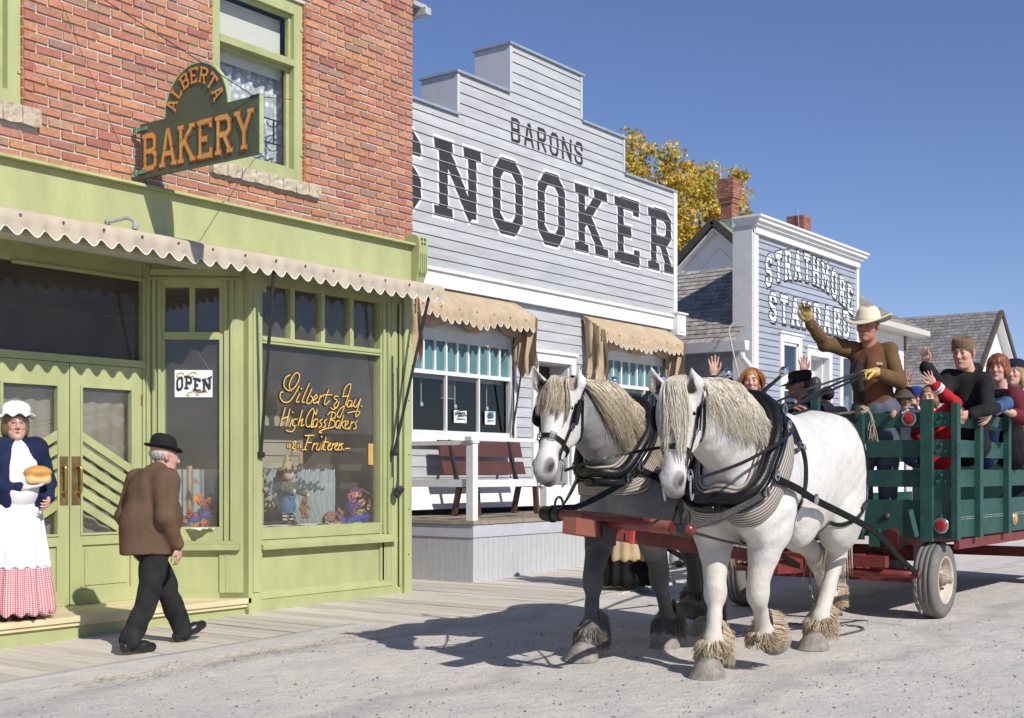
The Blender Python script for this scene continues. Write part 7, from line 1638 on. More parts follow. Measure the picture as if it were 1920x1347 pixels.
# ---------------------------------------------------------------- people
def skin_mat():
 m, nt, N, L, b = nodes('skin'); at = N.new('ShaderNodeVertexColor'); at.layer_name = 'Col'; tc = N.new('ShaderNodeTexCoord'); n = N.new('ShaderNodeTexNoise'); n.inputs['Scale'].default_value = 45; n.inputs['Detail'].default_value = 4; L.new(tc.outputs['Object'], n.inputs['Vector'])
 r = N.new('ShaderNodeMapRange'); L.new(n.outputs['Fac'], r.inputs[0]); r.inputs[1].default_value = .3; r.inputs[2].default_value = .7; r.inputs[3].default_value = .9; r.inputs[4].default_value = 1.05
 x = N.new('ShaderNodeMix'); x.data_type = 'RGBA'; x.blend_type = 'MULTIPLY'; x.inputs['Factor'].default_value = 1; L.new(at.outputs[0], x.inputs['A']); L.new(r.outputs[0], x.inputs['B']); L.new(x.outputs['Result'], b.inputs['Base Color'])
 b.inputs['Roughness'].default_value = .5; b.inputs['Specular IOR Level'].default_value = .35; b.inputs['Subsurface Weight'].default_value = .08; b.inputs['Subsurface Radius'].default_value = (.02, .008, .004); return m
SKIN = skin_mat()
def cloth_mat(name, col, var=.18, scale=5, weave=180, rough=.9, bump=.25): return M(name, col, rough, var, scale, bump=bump, bscale=weave, spec=.15)
def hair_surface(name, col):
 m, nt, N, L, b = nodes(name); tc = N.new('ShaderNodeTexCoord'); mp = N.new('ShaderNodeMapping'); L.new(tc.outputs['Object'], mp.inputs[0]); mp.inputs['Scale'].default_value = (75, 75, 7)
 n = N.new('ShaderNodeTexNoise'); n.inputs['Scale'].default_value = 1.6; n.inputs['Detail'].default_value = 4; L.new(mp.outputs[0], n.inputs['Vector']); r = N.new('ShaderNodeValToRGB'); L.new(n.outputs['Fac'], r.inputs[0]); e = r.color_ramp.elements; c = np.array(col)
 e[0].position = .3; e[0].color = (*(c*.4), 1); e[1].position = .7; e[1].color = (*np.clip(c*1.5, 0, 1), 1); L.new(r.outputs[0], b.inputs['Base Color']); b.inputs['Roughness'].default_value = .42; b.inputs['Specular IOR Level'].default_value = .4
 bp = N.new('ShaderNodeBump'); bp.inputs['Strength'].default_value = .6; bp.inputs['Distance'].default_value = .006; L.new(n.outputs['Fac'], bp.inputs['Height']); L.new(bp.outputs[0], b.inputs['Normal']); return m
def unit(a): a = np.array(a, float); return a/(np.linalg.norm(a)+1e-9)
def hand_prims(w, d, pn, thumb, k, col, curl=.25, spread=.12, rad=1.0):
 """w wrist, d finger direction, pn palm normal, thumb +1/-1 along cross(d,pn)"""
 d = unit(d); pn = unit(np.array(pn)-d*(np.array(pn)@d)); sd = np.cross(d, pn)*thumb; P = []
 P.append(rc(w-d*.02*k, w+d*.035*k, .026*k*rad, .034*k*rad, .012, col, flat=(pn, .55))); P.append(rc(w+d*.04*k-sd*.014*k, w+d*.078*k-sd*.018*k, .021*k*rad, .019*k*rad, .012, col, flat=(pn, .62))); P.append(rc(w+d*.035*k+sd*.014*k, w+d*.08*k+sd*.018*k, .022*k*rad, .019*k*rad, .012, col, flat=(pn, .62)))
 for i, (o, ln) in enumerate(((.030, .070), (.011, .080), (-.009, .075), (-.028, .060))):
  b = w+d*(.088-.006*abs(i-1))*k+sd*o*k; dd = unit(d+sd*spread*(1.5-i)); c = curl*(1+.12*i); p = b; a = 0
  for seg, r0, r1 in ((.45, .0092, .0088), (.30, .0086, .0080), (.25, .0078, .0068)):
   a += c; q = p+(dd*math.cos(a)+pn*math.sin(a))*ln*seg*k*1.05; P.append(rc(p, q, r0*k*rad, r1*k*rad, .003, col)); p = q
 b = w+d*.02*k+sd*.022*k; t1 = b+(sd*.62+d*.62+pn*.25)*.045*k; t2 = t1+(sd*.30+d*.85+pn*(.25+curl*.5))*.034*k; t3 = t2+(sd*.1+d*.85+pn*(.2+curl*.7))*.026*k
 P += [rc(b, t1, .0155*k*rad, .0115*k*rad, .010, col), rc(t1, t2, .0112*k*rad, .0098*k*rad, .004, col), rc(t2, t3, .0098*k*rad, .0078*k*rad, .004, col)]; return P
def head_prims(c, f, u, k, skin, hairc, o):
 f = unit(f); s = unit(np.cross(u, f)); u = np.cross(f, s); R = np.array([f, s, u]); hp = lambda a, b, e: c+(f*a+s*b+u*e)*k
 E = lambda a, b, e, r, kk, col=skin, sub=False: el(hp(a, b, e), np.array(r)*k, kk*k, col, sub, R)
 C = lambda A_, B_, r1, r2, kk, col=skin, sub=False: rc(hp(*A_), hp(*B_), r1*k, r2*k, kk*k, col, sub)
 fat = o.get('jowl', 0); sm = o.get('smile', .5); lip = o.get('lip', tuple(np.array(skin)*np.array((.80, .52, .52)))); P = [E(-.012, 0, .035, (.098, .077, .088), .02), E(.035, 0, -.032, (.060, .060+fat*.5, .085), .03), E(.034, 0, -.075, (.052, .051+fat, .042), .02), E(.076, 0, -.100, (.020, .022, .017), .016)]
 if fat: P.append(E(.04, 0, -.105, (.04, .045, .025), .02))
 P.append(C((.084, -.028, .027), (.084, .028, .027), .011, .011, .014))
 chk = tuple(np.clip(np.array(skin)*np.array((1.06, .84, .80)), 0, 1))
 for q in (-1, 1): P += [E(.068, q*.036, -.020, (.026, .022, .022), .02, chk), E(-.004, q*.0795, .0, (.021, .009, .031), .006, chk), E(.005, q*.088, .0, (.010, .005, .016), .006, tuple(np.array(skin)*.6), True)]
 P += [C((.094, 0, .014), (.114, 0, -.022), .0085, .0125, .012), C((.114, 0, -.022), (.110, 0, -.030), .0125, .0105, .006, chk)]
 for q in (-1, 1):
  P += [E(.106, q*.0125, -.031, (.010, .0075, .0075), .007), E(.104, q*.031, .006, (.013, .018, .010), .012, tuple(np.array(skin)*.8), True)]
  P += [E(.079, q*.031, .003, (.0135, .0135, .0085), .002, (.50, .46, .43)), E(.0915, q*.031-.0*q, .003, (.0035, .0068, .0068), .0015, o.get('iris', (.05, .04, .035)))]
  P += [C((.0905, q*.014, .013), (.0925, q*.031, .0165), .0035, .0042, .003, tuple(np.array(skin)*.72)), C((.0925, q*.031, .0165), (.083, q*.047, .009), .0042, .003, .003, tuple(np.array(skin)*.72)), C((.086, q*.017, -.008), (.083, q*.045, -.006), .003, .003, .004, tuple(np.array(skin)*.85))]
  P += [C((.0975, q*.013, .029), (.0955, q*.031, .034), .0042, .0042, .003, hairc), C((.0955, q*.031, .034), (.083, q*.049, .029), .0042, .003, .003, hairc)]
  P += [C((.100, 0, -.0535), (.085, q*(.026+.007*sm), -.0555+.009*sm), .0050, .0030, .004, lip), C((.098, 0, -.067), (.085, q*(.025+.007*sm), -.058+.009*sm), .0058, .0030, .004, lip), C((.100, q*.018, -.034), (.082, q*.036, -.052), .0025, .0025, .006, tuple(np.array(skin)*.8), True)]
 if sm > .4: P += [E(.0955, 0, -.0590+.002*sm, (.007, .027, .0052), .0015, (.66, .63, .58)), C((.104, -.0, -.0575), (.088, -.030, -.050), .0013, .0010, .001, (.14, .04, .04)), C((.104, 0, -.0575), (.088, .030, -.050), .0013, .001, .001, (.14, .04, .04))]
 else: P += [C((.1045, 0, -.0600), (.094, -.022, -.0555+.008*sm), .0016, .0012, .0015, (.15, .05, .05), True), C((.1045, 0, -.06), (.094, .022, -.0555+.008*sm), .0016, .0012, .0015, (.15, .05, .05), True)]
 return P, hp, R
class Person: pass
def person(label, loc, yaw, H, skin=(.52, .30, .21), hairc=(.12, .07, .04), J=None, face=None, look=None, hands=None, fat=1.0, shw=1.0, group=None, headk=1.0, vox=.0062, feet=True, name='person', cat='person', hand_k=1.0):
 """J: joints by name, either local (x fwd, y left, z up; metres for a 1.75 m figure) or ('px', x, y, depth)"""
 k = H/1.75; Z = np.array((0, 0, 1.)); F = np.array((math.cos(yaw), math.sin(yaw), 0)); S = np.array((-math.sin(yaw), math.cos(yaw), 0)); L0 = np.array(loc, float)
 D = dict(pel=(0, 0, .94), chest=(0, 0, 1.27), neck=(0, 0, 1.475), head=(.025, 0, 1.625), shl=(0, .185, 1.42), shr=(0, -.185, 1.42), ell=(0, .22, 1.12), elr=(0, -.22, 1.12), wrl=(.05, .23, .86), wrr=(.05, -.23, .86), hpl=(0, .09, .92), hpr=(0, -.09, .92), knl=(.02, .10, .50), knr=(.02, -.10, .50), anl=(0, .10, .08), anr=(0, -.10, .08), tol=(.19, .12, .035), tor=(.19, -.12, .035))
 D.update(J or {}); q = {}
 for n, v in D.items():
  q[n] = np.array(WD(v[1], v[2], v[3])) if v[0] == 'px' else L0+(F*v[0]+S*v[1]+Z*v[2])*k
 p = Person(); p.J = q; p.k = k; p.F, p.S, p.Z = F, S, Z; p.fat = fat; p.label = label
 up = unit(q['neck']-q['pel']); p.U = up; sd = unit(q['shl']-q['shr']); p.sd = sd; fw = np.cross(sd, up); p.fw = fw; RB = np.array([fw, sd, up]); p.RB = RB
 root = empty(name, q['pel']*np.array((1, 1, 0))+np.array((0, 0, L0[2])), label, cat, group); p.root = root
 hk = k*headk; p.hk = hk; lf = unit(look if look is not None else F); hu = unit(Z*.95+up*.05-lf*(Z@lf)*.95) if True else Z; p.lf = lf; p.hu = hu
 hpz, p.hp, p.HR = head_prims(q['head'], lf, hu, hk, skin, hairc, face or {})
 P = hpz+[rc(q['head']-hu*.06*hk-lf*.012*hk, q['neck']-up*.03*k, .053*hk, .062*hk, .02, skin), rc(q['neck']-up*.02*k, (q['shl']*.5+q['neck']*.5)-up*.03*k, .045*k, .04*k, .04, skin), rc(q['neck']-up*.02*k, (q['shr']*.5+q['neck']*.5)-up*.03*k, .045*k, .04*k, .04, skin)]
 P += [el(q['chest']+up*.02*k, (.095*k*fat, .15*k*shw, .20*k), .05, skin, R=RB), el((q['pel']+q['chest'])/2, (.09*k*fat, .13*k, .22*k), .05, skin, R=RB), el(q['pel'], (.09*k, .14*k, .12*k), .05, skin, R=RB)]
 for sfx, th in (('l', 1), ('r', -1)):
  s, e, w = q['sh'+sfx], q['el'+sfx], q['wr'+sfx]; P += [rc(s, e, .048*k, .038*k, .02, skin), rc(e, e*.45+w*.55, .039*k, .036*k, .015, skin), rc(e*.45+w*.55, w, .036*k, .026*k, .012, skin)]
  hd = (hands or {}).get(sfx, {}); dd = hd.get('d'); dd = unit(w-e) if dd is None else unit(dd); pn = hd.get('pn'); pn = unit(p.fw*-.0+(-sd*th)) if pn is None else unit(pn)
  hpz = hand_prims(w+dd*.015*k, dd, pn, hd.get('thumb', 1), k*.98*hand_k, skin, hd.get('curl', .3), hd.get('spread', .06)); P += hpz; setattr(p, 'hand_'+sfx, (w+dd*.015*k, dd, pn, hd.get('thumb', 1), hd.get('curl', .3), hd.get('spread', .06)))
  h_, n_, a_, t_ = q['hp'+sfx], q['kn'+sfx], q['an'+sfx], q['to'+sfx]
  if feet: P += [rc(h_, n_, .072*k, .05*k, .03, skin), rc(n_, a_, .05*k, .034*k, .02, skin), rc(a_-np.array((0, 0, .03*k)), t_, .032*k, .026*k, .015, skin)]
 v, f, c = sdf_mesh(P, vox, None, skin); p.body = mesh_obj('body', v, f[:, ::-1], SKIN, root, True, colors=np.clip(c, 0, 1)); return p
def garment(p, name, prims, mat, vox=.010, fold=.006, seed=1, stretch=(1, 1, .35), freq=18, parent=None, uv=None):
 v, f, c = sdf_mesh(prims, vox, folds(seed, fold, freq, stretch) if fold else None); o = mesh_obj(name, v, f[:, ::-1], mat, parent or p.root, True)
 if uv: co = v; add_uv(o, lambda i, c_: uv(co[i]))
 return o
def torso(p, g=1.0, belly=0.0, hem=None, k=.05, bust=0.0):
 q, K = p.J, p.k; f = p.fat; P = [el(q['chest']+p.U*.03*K, (.125*K*g*f, .185*K*g, .21*K), k, None, R=p.RB), el(q['chest']*.45+q['pel']*.55+p.fw*belly*.5*K, ((.125+belly)*K*g*f, (.165+belly*.5)*K*g, .22*K), k, None, R=p.RB), el(q['pel'], (.13*K*g*f, .175*K*g, .17*K), k, None, R=p.RB)]
 P += [rc(q['shl']-p.U*.012*K, q['shr']-p.U*.012*K, .072*K*g, .072*K*g, .05, None), rc(q['chest']-p.fw*.05*K+p.U*.02*K, q['neck']-p.U*.02*K-p.fw*.01*K, .11*K*g, .068*K*g, .05)]
 if bust:
  for s in (-1, 1): P.append(el(q['chest']+p.fw*.085*K+p.sd*s*.075*K+p.U*.0*K, (.07*K*bust, .075*K*bust, .075*K*bust), .04))
 return P
def sleeves(p, g=1.0, side='lr', end=.97, cuff=True):
 P = []
 for s in side:
  a, e, w = p.J['sh'+s], p.J['el'+s], p.J['wr'+s]; K = p.k; w2 = e+(w-e)*end; P += [rc(a, e, .074*K*g, .060*K*g, .035), rc(e, w2, .060*K*g, .044*K*g, .02)]
  if cuff: P.append(rc(w2-(w-e)*.10, w2, .046*K*g, .045*K*g, .006))
 return P
def trousers(p, g=1.0):
 q, K = p.J, p.k; P = [el(q['pel']-np.array((0, 0, .02*K)), (.13*K*g*p.fat, .17*K*g, .17*K), .04, None, R=p.RB)]
 for s in 'lr': P += [rc(q['hp'+s], q['kn'+s], .108*K*g, .082*K*g, .04), rc(q['kn'+s], q['an'+s]+np.array((0, 0, .015*K)), .080*K*g, .070*K*g, .03)]
 return P
def shoes(p, mat, g=1.0):
 for s in 'lr':
  a, t, K = p.J['an'+s], p.J['to'+s], p.k; d = unit(t-a); d2 = unit((t-a)*np.array((1, 1, 1))); heel = a-np.array((d[0], d[1], 0))*.035*K-np.array((0, 0, .035*K)); n = unit(np.cross(np.cross(unit(t-heel), (0, 0, 1)), unit(t-heel))); P = [rc(heel+n*.012*K, t*.7+heel*.3+n*.012*K, .040*K*g, .046*K*g, .02), rc(t*.7+heel*.3+n*.01*K, t+n*.006*K, .046*K*g, .036*K*g, .02), rc(a, heel+n*.02*K, .044*K*g, .04*K*g, .02), half(heel-n*.036*K, -n, .004)]
  garment(p, 'shoe', P, mat, .008, 0)
def hair_cap(p, mat, r=(.107, .086, .098), face=((.080, 0, -.045), (.080, .085, .085)), extra=(), cut=None, name='hair', fold=.004, hairline=None, freq=55):
 hk = p.hk; E = lambda c, rr, kk=.02, sub=False: el(p.hp(*c), np.array(rr)*hk, kk*hk, None, sub, p.HR)
 P = [E((-.016, 0, .036), r)]+[E(c, rr, .02) for c, rr in extra]+[E(face[0], face[1], .012, True)]
 if hairline: P.append(half(p.hp(*hairline[0]), p.HR.T@np.array(hairline[1]), .01))
 return garment(p, name, P, mat, .0065, fold, 3, (1, 1, .25), freq)
def strands_on(p, paths, mat_name, col, r=.0028, parent=None, name='hair_strands'):
 mb = MB(); R = random.Random(5)
 for q in paths:
  c = catmull([V(tuple(p.hp(*x))) for x in q], 4); f = R.uniform(.6, 1.35); mb.col = tuple(min(1, x*f) for x in col); n = len(c); mb.tube(c, [r*p.hk*(1-.7*(i/(n-1))**2) for i in range(n)], 4, False)
 return mb.build(name, HAIR, parent or p.root, True, colors=True)
def head_lathe(p, name, prof, mat, off=(0, 0, 0), sx=1.0, warp=None, n=28, parent=None, tilt=None):
 """profile (height along the head's up, radius) turned about the head axis; warp(angle, r, h)->(dr, dh)"""
 vs = []; fs = []; hk = p.hk
 for h, r in prof:
  for i in range(n):
   g = 2*math.pi*i/n; dr, dh = warp(g, r, h) if warp else (0, 0); a, b = math.cos(g)*(r+dr), math.sin(g)*(r+dr)*sx; hh = h+dh
   if tilt: hh = hh+a*tilt
   vs.append(p.hp(a+off[0], b+off[1], hh+off[2]))
 for j in range(len(prof)-1):
  for i in range(n): fs.append((j*n+i, j*n+(i+1) % n, (j+1)*n+(i+1) % n, (j+1)*n+i))
 return mesh_obj(name, vs, fs, mat, parent or p.root, True)
def glove(p, sfx, mat, name='glove'):
 w, d, pn, th, cu, sp = getattr(p, 'hand_'+sfx); P = hand_prims(w, d, pn, th, p.k*1.04, None, cu, sp, 1.22); K = p.k; P.append(rc(w-d*.025*K, w+d*.01*K, .040*K, .034*K, .01)); return garment(p, name, P, mat, .0055, .0018, 4, (1, 1, 1), 60)
# ---------------------------------------------------------------- the people in the picture
# -- old man in a bowler walking along the boardwalk
zf = -.055
mn = person('old man in a black bowler hat and brown cardigan walking past the bakery', (6.52, 8.38, zf), math.radians(2), 1.76, (.55, .33, .24), (.5, .48, .46),
J=dict(pel=(-.02, 0, .90), chest=(.00, 0, 1.21), neck=(.06, 0, 1.405), head=(.125, 0, 1.525), shl=(.02, .18, 1.34), shr=(.00, -.19, 1.335), elr=(-.07, -.255, 1.055), wrr=(.045, -.245, .83), ell=(-.06, .25, 1.06), wrl=(.06, .26, .84),
hpl=(-.0, .09, .88), hpr=(-.02, -.09, .88), knr=(-.10, -.10, .47), anr=(-.30, -.10, .085), tor=(-.10, -.12, .035), knl=(.22, .08, .48), anl=(.36, .06, .085), tol=(.55, .03, .135)),
face=dict(smile=.1, jowl=.006), look=(math.cos(-.30), math.sin(-.30), -.10), hands=dict(r=dict(d=(.25, .0, -1), pn=(-.3, .9, 0), thumb=-1, curl=.42), l=dict(d=(.2, 0, -1), pn=(0, -1, 0), thumb=1, curl=.4)), fat=1.22, headk=1.08)
KN = cloth_mat('brown_knit', (.145, .088, .058), .12, 4, 160, bump=.5)
K = mn.k
garment(mn, 'cardigan', torso(mn, 1.10, .06)+sleeves(mn, 1.26, end=.95)+[rc(mn.J['pel']+np.array((0, 0, .04)), mn.J['pel']-np.array((.0, 0, .22)), .225, .235, .05), half(mn.J['pel']-np.array((0, 0, .155)), (-.06, 0, -1), .008)], KN, .009, .014, 2, (1, 1, .5), 11)
garment(mn, 'collar', [rc(mn.J['neck']+np.array((.02, .07, -.01)), mn.J['neck']+np.array((-.055, .03, .025)), .022, .02, .015), rc(mn.J['neck']+np.array((-.055, .03, .025)), mn.J['neck']+np.array((-.05, -.04, .025)), .02, .02, .015), rc(mn.J['neck']+np.array((-.05, -.04, .025)), mn.J['neck']+np.array((.04, -.085, -.01)), .02, .02, .015)], KN, .007, 0)
garment(mn, 'shirt_collar', [rc(mn.J['neck']+np.array((.035, .055, .012)), mn.J['neck']+np.array((-.045, .0, .042)), .016, .016, .01), rc(mn.J['neck']+np.array((-.045, 0, .042)), mn.J['neck']+np.array((.045, -.06, .010)), .016, .016, .01)], M('white_cotton', (.78, .78, .80)), .006, 0)
garment(mn, 'trousers', trousers(mn, 1.04), cloth_mat('charcoal_wool', (.030, .029, .031), .3, 6, 150), .009, .012, 5, (1, 1, .8), 15)
shoes(mn, M('black_shoe', (.02, .019, .018), .35, .3, 14, spec=.5), 1.05)
head_lathe(mn, 'bowler_hat', [(.030, .094), (.032, .135), (.040, .146), (.048, .142), (.042, .125), (.045, .102), (.08, .101), (.11, .093), (.135, .072), (.147, .04), (.15, .001)], M('black_felt', (.018, .017, .018), .85, .2, 8, bump=.2, bscale=150, spec=.2), (-.012, 0, .022), .88, lambda g, r, h: (0, .016*math.sin(g)**2 if r > .11 and h < .06 else 0), tilt=-.12)
head_lathe(mn, 'hat_band', [(.046, .1035), (.072, .1035)], M('black_ribbon', (.012, .012, .012), .4, .1), (-.012, 0, .022), .88, tilt=-.12)
hair_cap(mn, hair_surface('grey_hair', (.40, .38, .36)), (.102, .0815, .085), ((.095, 0, .0), (.095, .1, .12)), extra=(), hairline=((0, 0, .03), (.0, 0, 1)), fold=.002)
# -- baker woman with a loaf
sy = math.radians(-102)
bk = person('baker woman in a white mob cap, navy cardigan and long apron on the bakery step', (6.09, 9.60, .148), sy, 1.74, (.62, .36, .28), (.16, .11, .075),
J=dict(elr=(.02, -.27, 1.12), wrr=(.24, -.02, 1.09), ell=(-.03, .28, 1.12), wrl=(.20, .20, 1.0), head=(.03, 0, 1.615)), face=dict(smile=1.3, jowl=.010, lip=(.45, .14, .13)), look=(math.cos(math.radians(-114)), math.sin(math.radians(-114)), -.03), hands=dict(r=dict(d=(math.cos(sy+1.35), math.sin(sy+1.35), .08), pn=(0, 0, 1), thumb=-1, curl=.15), l=dict(curl=.5)), fat=1.28, headk=1.07)
NAVY = cloth_mat('navy_knit', (.020, .028, .075), .2, 5, 170, bump=.4)
J = bk.J; fw, sd, U = bk.fw, bk.sd, bk.U
garment(bk, 'dress', torso(bk, 1.0, .05, bust=1.0)+[rc(J['neck']-U*.01, J['neck']-U*.05, .075, .10, .03)], M('white_cotton', (.78, .78, .80)), .010, .003, 3)
REDG = check_mat('red_gingham', (.70, .68, .68), (.60, .26, .28), (.50, .07, .10), 60)
skirt = [rc(J['pel']+np.array((0, 0, .12)), np.array((J['pel'][0], J['pel'][1], .24)), .185, .315, .04), half(np.array((0, 0, .20)), (0, 0, -1), .004)]
def pleat(c0, amp, n): return lambda P: amp*np.sin(np.arctan2(P[:, 1]-c0[1], P[:, 0]-c0[0])*n+np.sin(P[:, 2]*5)*.8)*np.clip((J['pel'][2]+.1-P[:, 2])/.5, 0, 1)
v, f, c = sdf_mesh(skirt, .011, pleat(J['pel'], .016, 17)); o = mesh_obj('gingham_skirt', v, f[:, ::-1], REDG, bk.root, True); cen = J['pel']; add_uv(o, lambda i, c_: (math.atan2(v[i][1]-cen[1], v[i][0]-cen[0])*.27, v[i][2]))
ap = [rc(J['pel']+np.array((0, 0, .10)), np.array((J['pel'][0], J['pel'][1], .42)), .197, .300, .04), half(np.array((0, 0, .575)), (0, 0, -1), .004), half(J['pel']-fw*.07, -fw, .004)]
v2, f2, c2 = sdf_mesh(ap, .011, pleat(J['pel'], .012, 17)); mesh_obj('apron', v2, f2[:, ::-1], M('white_cotton', (.78, .78, .80)), bk.root, True)
garment(bk, 'apron_bib', torso(bk, 1.035, .055, bust=1.05)+[half(J['chest']+U*.10, U, .004), half(J['chest']+fw*.055, -fw, .004), half(J['chest']+sd*.15, sd, .01), half(J['chest']-sd*.15, -sd, .01)], M('white_cotton', (.78, .78, .80)), .009, .002, 4)
garment(bk, 'gingham_yoke', [el(J['neck']+fw*.085-U*.075, (.03, .05, .045), .02, R=bk.RB)], M('red_gingham_small', (.55, .16, .18), .9, .35, 60), .007, 0)
wedge = [rc(J['neck']+fw*.16+U*.02, J['chest']+fw*.26-U*.02, .085, .135, .01, sub=True), rc(J['chest']+fw*.26-U*.02, J['pel']+fw*.34, .135, .16, .01, sub=True), rc(J['pel']+fw*.30, J['pel']+fw*.30-np.array((0, 0, .2)), .15, .15, .01, sub=True)]
garment(bk, 'cardigan', torso(bk, 1.12, .05, bust=1.0)+[rc(J['pel']+np.array((0, 0, .05)), J['pel']-np.array((0, 0, .06)), .195, .20, .04)]+wedge+sleeves(bk, 1.2, end=.92)+[half(J['pel']-np.array((0, 0, .05)), (0, 0, -1), .006)], NAVY, .010, .006, 6)
glove(bk, 'r', M('clear_white_glove', (.62, .58, .54), .5, .15, 20))
HB_ = hair_surface('brown_bob', (.15, .10, .065))
hair_cap(bk, HB_, (.106, .092, .09), ((.085, 0, -.06), (.075, .066, .085)), extra=(((-.02, .07, -.04), (.06, .03, .07)), ((-.02, -.07, -.04), (.06, .03, .07)), ((.075, .02, .05), (.03, .05, .025))), fold=.006)
head_lathe(bk, 'mob_cap', [(.050, .112), (.040, .150), (.047, .152), (.056, .112), (.085, .118), (.115, .112), (.145, .088), (.162, .045), (.166, .001)], M('white_cotton', (.78, .78, .80)), (-.02, 0, .01), .95, lambda g, r, h: ((.008*math.sin(g*9), .014*math.sin(g*9+1)) if r > .13 else (.004*math.sin(g*7+h*30), .004*math.sin(g*5))), 56, tilt=.12)
gl = MB()
for s in (-1, 1): gl.tube([bk.hp(.102, s*.031+.019*math.cos(g), .002+.016*math.sin(g)) for g in np.linspace(0, 6.3, 16)], .0016, 4)
gl.tube([bk.hp(.104, -.012, .005), bk.hp(.108, 0, .008), bk.hp(.104, .012, .005)], .0016, 4); gl.build('glasses', STEEL, bk.root)
shoes(bk, M('black_shoe', (.02, .019, .018)), 1.0)
# loaf of bread
wv = np.array(bk.hand_r[0])+np.array(bk.hand_r[1])*.08; ld = unit(np.array((math.cos(sy+1.45), math.sin(sy+1.45), .02))); lc = wv+np.array((0, 0, .095))+ld*.02; lf_ = np.cross(ld, (0, 0, 1)); LR = np.array([ld, lf_, (0, 0, 1)])
CR, CT_ = (.60, .30, .075), (.78, .55, .25)
bp_ = [rc(lc-ld*.052-np.array((0, 0, .035)), lc+ld*.052-np.array((0, 0, .035)), .055, .055, .02, CT_, flat=(lf_, 1.05)), el(lc+np.array((0, 0, .02)), (.112, .074, .055), .018, CR, R=LR), half(lc-np.array((0, 0, .075)), (0, 0, -1), .01), rc(lc-ld*.13+lf_*-.072-np.array((0, 0, .012)), lc+ld*.13+lf_*-.072-np.array((0, 0, .012)), .006, .006, .006, (.70, .42, .14), True), rc(lc-ld*.13+lf_*.072-np.array((0, 0, .012)), lc+ld*.13+lf_*.072-np.array((0, 0, .012)), .006, .006, .006, (.70, .42, .14), True)]
v, f, c = sdf_mesh(bp_, .006, lambda P: .002*np.sin(P[:, 0]*60)*np.sin(P[:, 1]*55), CT_); o = mesh_obj('bread_loaf', v, f[:, ::-1], M('crust', (1, 1, 1), .6, .10, 30, attr=True), None, True, colors=np.clip(c, 0, 1)); tag(o, 'golden loaf of bread held on the gloved hand of the baker woman', 'bread')
# ---------------------------------------------------------------- driver and passengers of the wagon, bystanders behind the team
ZFL = zat(985, WX0*CT+WY0*ST)
def tocam(p, turn=0.0, dz=0.0):
 a = math.atan2(-p[1], -p[0])+turn; return (math.cos(a), math.sin(a), dz)
def base_at(px, py, f, z=None): q = WD(px, py, f); return (q.x, q.y, ZFL if z is None else z)
# -- driver
b0 = base_at(1642, 765, 12.4, ZFL+.02)
dv = person('driver in a cream cowboy hat and brown suede jacket standing and waving', b0, math.radians(192), 2.0, (.42, .19, .12), (.10, .07, .05),
J=dict(pel=('px', 1641, 768, 12.42), chest=('px', 1634, 702, 12.42), neck=('px', 1630, 648, 12.42), head=('px', 1627, 613, 12.36), shl=('px', 1665, 659, 12.36), shr=('px', 1600, 658, 12.5), ell=('px', 1687, 716, 12.25), wrl=('px', 1640, 698, 11.98), elr=('px', 1546, 645, 12.35), wrr=('px', 1519, 607, 12.2)),
face=dict(smile=.6), look=tocam(b0, -.32, -.02), hands=dict(r=dict(d=(-.15, .25, 1.0), pn=(-.9, -.35, 0), thumb=-1, curl=.28, spread=.10), l=dict(d=tuple(np.array(WD(1606, 697, 11.9))-np.array(WD(1640, 698, 11.98))), pn=(-.4, .3, -.8), thumb=1, curl=.95, spread=0)), fat=1.08, headk=1.10, shw=.95, hand_k=1.1)
J = dv.J; U, fw, sd = dv.U, dv.fw, dv.sd
OLIVE = cloth_mat('olive_corduroy', (.155, .095, .045), .18, 5, 140, bump=.35); SUEDE = cloth_mat('brown_suede', (.15, .068, .036), .18, 5, 120, bump=.3)
garment(dv, 'shirt', torso(dv, .86), cloth_mat('dark_grey_shirt', (.045, .042, .045), .2), .010, .004, 2)
garment(dv, 'sleeve', sleeves(dv, .98, 'l', .93)+[rc(J['shl']+sd*.01, J['shl']-sd*.05, .072, .07, .03)], OLIVE, .008, .010, 7, (1, 1, 1), 15); garment(dv, 'sleeve', sleeves(dv, 1.0, 'r', .96)+[rc(J['shr']-sd*.01, J['shr']+sd*.05, .072, .07, .03)], OLIVE, .008, .010, 8, (1, 1, 1), 15)
opening = [rc(J['neck']+fw*.15+U*.03-sd*.035, J['chest']+fw*.22-sd*.075, .055, .075, .01, sub=True), rc(J['chest']+fw*.22-sd*.075, J['pel']+fw*.25-sd*.07, .075, .06, .01, sub=True)]
garment(dv, 'jacket', torso(dv, .99)+opening+[half(J['pel']+U*.03, -U, .006)], SUEDE, .009, .012, 9, (1, 1, .6), 11)
garment(dv, 'lapel', [rc(J['neck']+fw*.03+sd*.055+U*.01, J['chest']+fw*.165-sd*.015, .022, .03, .01, flat=(fw, .5)), rc(J['neck']-fw*.05, J['neck']+fw*.03+sd*.055+U*.01, .024, .022, .01), rc(J['neck']-fw*.05, J['neck']+fw*.03-sd*.06+U*.01, .024, .022, .01), rc(J['neck']+fw*.03-sd*.06+U*.01, J['chest']+fw*.155-sd*.10, .022, .036, .01, flat=(fw, .5)), rc(J['chest']+fw*.155-sd*.10, J['pel']+fw*.15-sd*.09+U*.1, .036, .03, .01, flat=(fw, .5))], cloth_mat('charcoal_pile', (.055, .052, .055), .3, 20, 200, bump=.8), .007, .003, 3, (1, 1, 1), 60)
garment(dv, 'neckerchief', [el(J['neck']+fw*.045+U*.015, (.04, .05, .035), .02, R=dv.RB)], M('white_cotton', (.78, .78, .80)), .006, .004, 4, (1, 1, 1), 60)
